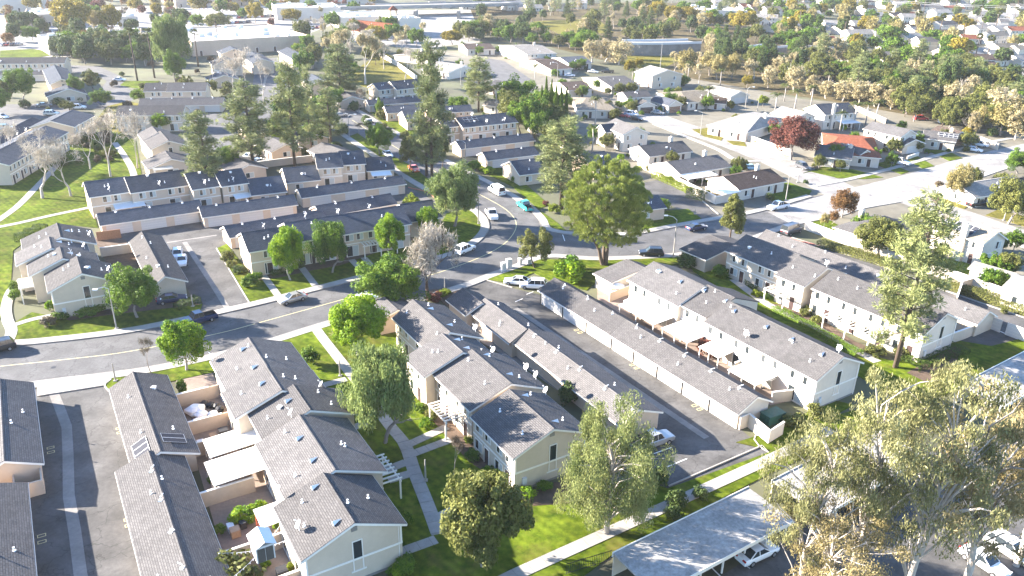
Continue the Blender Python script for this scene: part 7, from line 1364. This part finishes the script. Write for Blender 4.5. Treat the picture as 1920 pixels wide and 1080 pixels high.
for i, (dx, dy, s, lb) in enumerate(((0.6, -3.4, 1.3, 'large white sheeted heap in the junk patio'), (1.8, -3.0, 0.9, 'white sheeted heap below the large one'), (2.4, -1.6, 0.7, 'white tub in the junk patio'), (3.0, -3.8, 0.6, 'small white bundle at the junk patio wall'))): prop('sheeted_heap', lb, 'heap', b, xj+dx, yl+dy+1.0, blob(s, 0.7*s+0.2, 10, i+9), 'plastic_white')
def crate(w, d, h): m = MB(); m.box(-w/2, w/2, -d/2, d/2, 0, h); m.box(-w/2-0.03, w/2+0.03, -d/2-0.03, d/2+0.03, h, h+0.05); return m
for i, (x, dy, w, d, h, mm, lb) in enumerate(((g2['x0']+1.5, -1.4, 1.0, 1.0, 0.9, 'dark', 'black air-conditioner unit in the second patio'), (g2['x0']+1.8, -2.6, 1.6, 0.8, 0.5, 'card', 'cardboard heap in the second patio'), (g2['x0']+2.2, -4.2, 1.2, 0.7, 0.4, 'plastic_white', 'pale boxes in the second patio'), (g4['x1']-3.6, -4.6, 0.9, 0.9, 0.8, 'card', 'brown box in the red pergola patio'), (g4['x1']-4.6, -4.8, 1.0, 0.6, 0.6, 'plastic_white', 'white box in the red pergola patio'), (g4['x1']-4.4, -3.6, 0.6, 0.6, 0.7, 'dark', 'black bin in the red pergola patio'), (g5['x0']+4.4, -2.2, 0.95, 0.95, 0.95, 'dark', 'black fire pit box on the garden deck'), (g5['x0']+7.6, -0.6, 0.9, 0.9, 0.9, 'dark', 'air-conditioner unit below the garden deck'), (g5['x0']+7.6, -1.8, 0.6, 0.6, 1.0, 'orange', 'orange and white bin in the garden patio'), (g5['x0']+8.9, -1.6, 1.0, 0.9, 0.7, 'plastic_white', 'white covered chair in the garden patio'), (g5['x0']+5.4, -4.6, 0.8, 0.7, 0.9, 'steel', 'grey barbecue in the garden patio'))): prop('storage_box' if mm != 'dark' else 'equipment_box', lb, 'box', b, x, yl+dy+0.9, crate(w, d, h), mm)
t = thing('garden_shed', 'small grey shed with white gabled roof in the garden patio', 'shed', b.o+b.u*(g5['x0']+8.0)+b.v*(yl-3.4), R(b.az)); m = MB(); m.box(-1, 1, -0.8, 0.8, 0.05, 1.7); m.build('wall', 'steel', t); r_ = MB(); r_.face([(-1.2, -1.0, 1.65), (1.2, -1.0, 1.65), (1.2, 0, 2.2), (-1.2, 0, 2.2)]); r_.face([(-1.2, 0, 2.2), (1.2, 0, 2.2), (1.2, 1.0, 1.65), (-1.2, 1.0, 1.65)]); r_.build('roof', 'cover_white', t)
for s_ in (-0.35, 0.35): MB().box(1.003, 1.03, s_-0.33, s_+0.33, 0.08, 1.5).build('door', 'trim_dark', t)
for i, (x0, y0, x1, y1, lb) in enumerate(((g5['x0']+0.6, yl-0.1, g5['x0']+5.6, yl-6.2, 'string of bulbs hanging diagonally over the garden patio'), (g5['x0']+3.0, yl-0.1, g5['x0']+1.6, yl-6.2, 'string of bulbs crossing the banana plants'))):
    m = MB(); pts = []
    for k in range(9): f = k/8; pts.append((x0+(x1-x0)*f, y0+(y1-y0)*f, 3.0-0.5*math.sin(math.pi*f)))
    m.tube(pts, 0.02, 4)
    for p in catmull(pts, 2): m.tube([(p[0], p[1], p[2]-0.16), (p[0], p[1], p[2])], 0.05, 5)
    prop('string_lights', lb, 'string lights', b, 0, 0, m, 'plastic_white', 0)
MB_ = MB().box(-1.6, 1.6, -1.5, 1.5, 0, 0.18); prop('garden_deck', 'brick-toned deck under the fire pit box', 'deck', b, g5['x0']+4.6, yl-1.6, MB_, 'patio', 0.055)
for i in range(5): prop('flower_pot', 'terracotta pot along the garden patio edge', 'pot', b, g5['x0']+6.2+i*0.1, yl-0.3-0.6*i, MB().tube([(0, 0, 0), (0, 0, 0.4)], [0.15, 0.22], 9), 'pot')['group'] = 'pots along the garden patio edge'
lb_ = L_ROW; prop('barrel', 'blue barrel in the shaded patio of the left corner block', 'barrel', lb_, 17, 12, MB().tube([(0, 0, 0), (0, 0, 0.2), (0, 0, 0.7), (0, 0, 0.9)], [0.28, 0.32, 0.32, 0.28], 12), 'blue_pl')
# iron fence by the nearest carport
w = wpts([(1062, 1078), (1148, 1052)]); u_ = (w[1]-w[0]); n_ = int(u_.length/0.2); az_ = math.atan2(u_.y, u_.x); t = thing('iron_fence', 'black iron fence left of the bottom centre carport', 'fence', w[0], az_); pm = MB().box(-0.015, 0.015, -0.015, 0.015, 0.02, 1.5).mesh('picket', M['dark'])
for k in range(n_): link('picket', pm, t, (k*0.2, 0, 0))
for z in (0.2, 1.35): MB().box(-0.05, n_*0.2, -0.02, 0.02, z, z+0.05).build('rail', 'dark', t)
# power lines across the far slope
for i, (z, lb) in enumerate(((13.5, 'upper power line across the far slope'), (12.3, 'lower power line across the far slope'))):
    m = MB(); A, B_ = G(1560, 25), G(1990, 52)
    for s in range(1): m.tube([A.lerp(B_, k/10)+Vector((0, 0, z-1.5*math.sin(math.pi*k/10))) for k in range(11)], 0.05, 4)
    tag(m.build('power_line', 'dish'), lb, 'power line')
# things of one look: tell them apart by their order in the picture
ORD = ['first', 'second', 'third', 'fourth', 'fifth', 'sixth', 'seventh', 'eighth', 'ninth', 'tenth', 'eleventh', 'twelfth', '13th', '14th', '15th', '16th', '17th', '18th', '19th', '20th', '21st', '22nd', '23rd', '24th', '25th', '26th', '27th', '28th', '29th', '30th']
same = {}
for o in COL.objects:
    if o.parent is None and 'label' in o and 'group' in o: same.setdefault(o['label'], []).append(o)
for lb in [k for k, v in same.items() if len(v) > 24]:
    os_ = sorted(same.pop(lb), key=lambda o: PJ(o.location)[1]); n = 3 if len(os_) > 40 else 2
    for i, o in enumerate(os_): same.setdefault(lb+(', back part', ', front part', ', middle part')[{0: 0, n-1: 1}.get(i*n//len(os_), 2)], []).append(o)
for lb, os_ in same.items():
    if 1 < len(os_) <= 24:
        os_.sort(key=lambda o: PJ(o.location)[0])
        for i, o in enumerate(os_): o['label'] = lb+', '+ORD[i]+' from left'
# ------------------------------------------------------------------ air
hz = MB(); hz.box(-1600, 1600, -80, 2700, -1.0, 60.0); ho = hz.build('haze', []); ho['kind'] = 'stuff'; ho['label'] = 'thin pale haze over the whole town'
hm = bpy.data.materials.new('haze_air'); hm.use_nodes = True; N = hm.node_tree.nodes; N.remove(N['Principled BSDF']); pv = N.new('ShaderNodeVolumePrincipled'); pv.inputs['Color'].default_value = (0.95, 0.97, 1.0, 1); pv.inputs['Density'].default_value = 0.000075; pv.inputs['Anisotropy'].default_value = 0.2
hm.node_tree.links.new(pv.outputs[0], N['Material Output'].inputs['Volume']); ho.data.materials.clear(); ho.data.materials.append(hm)
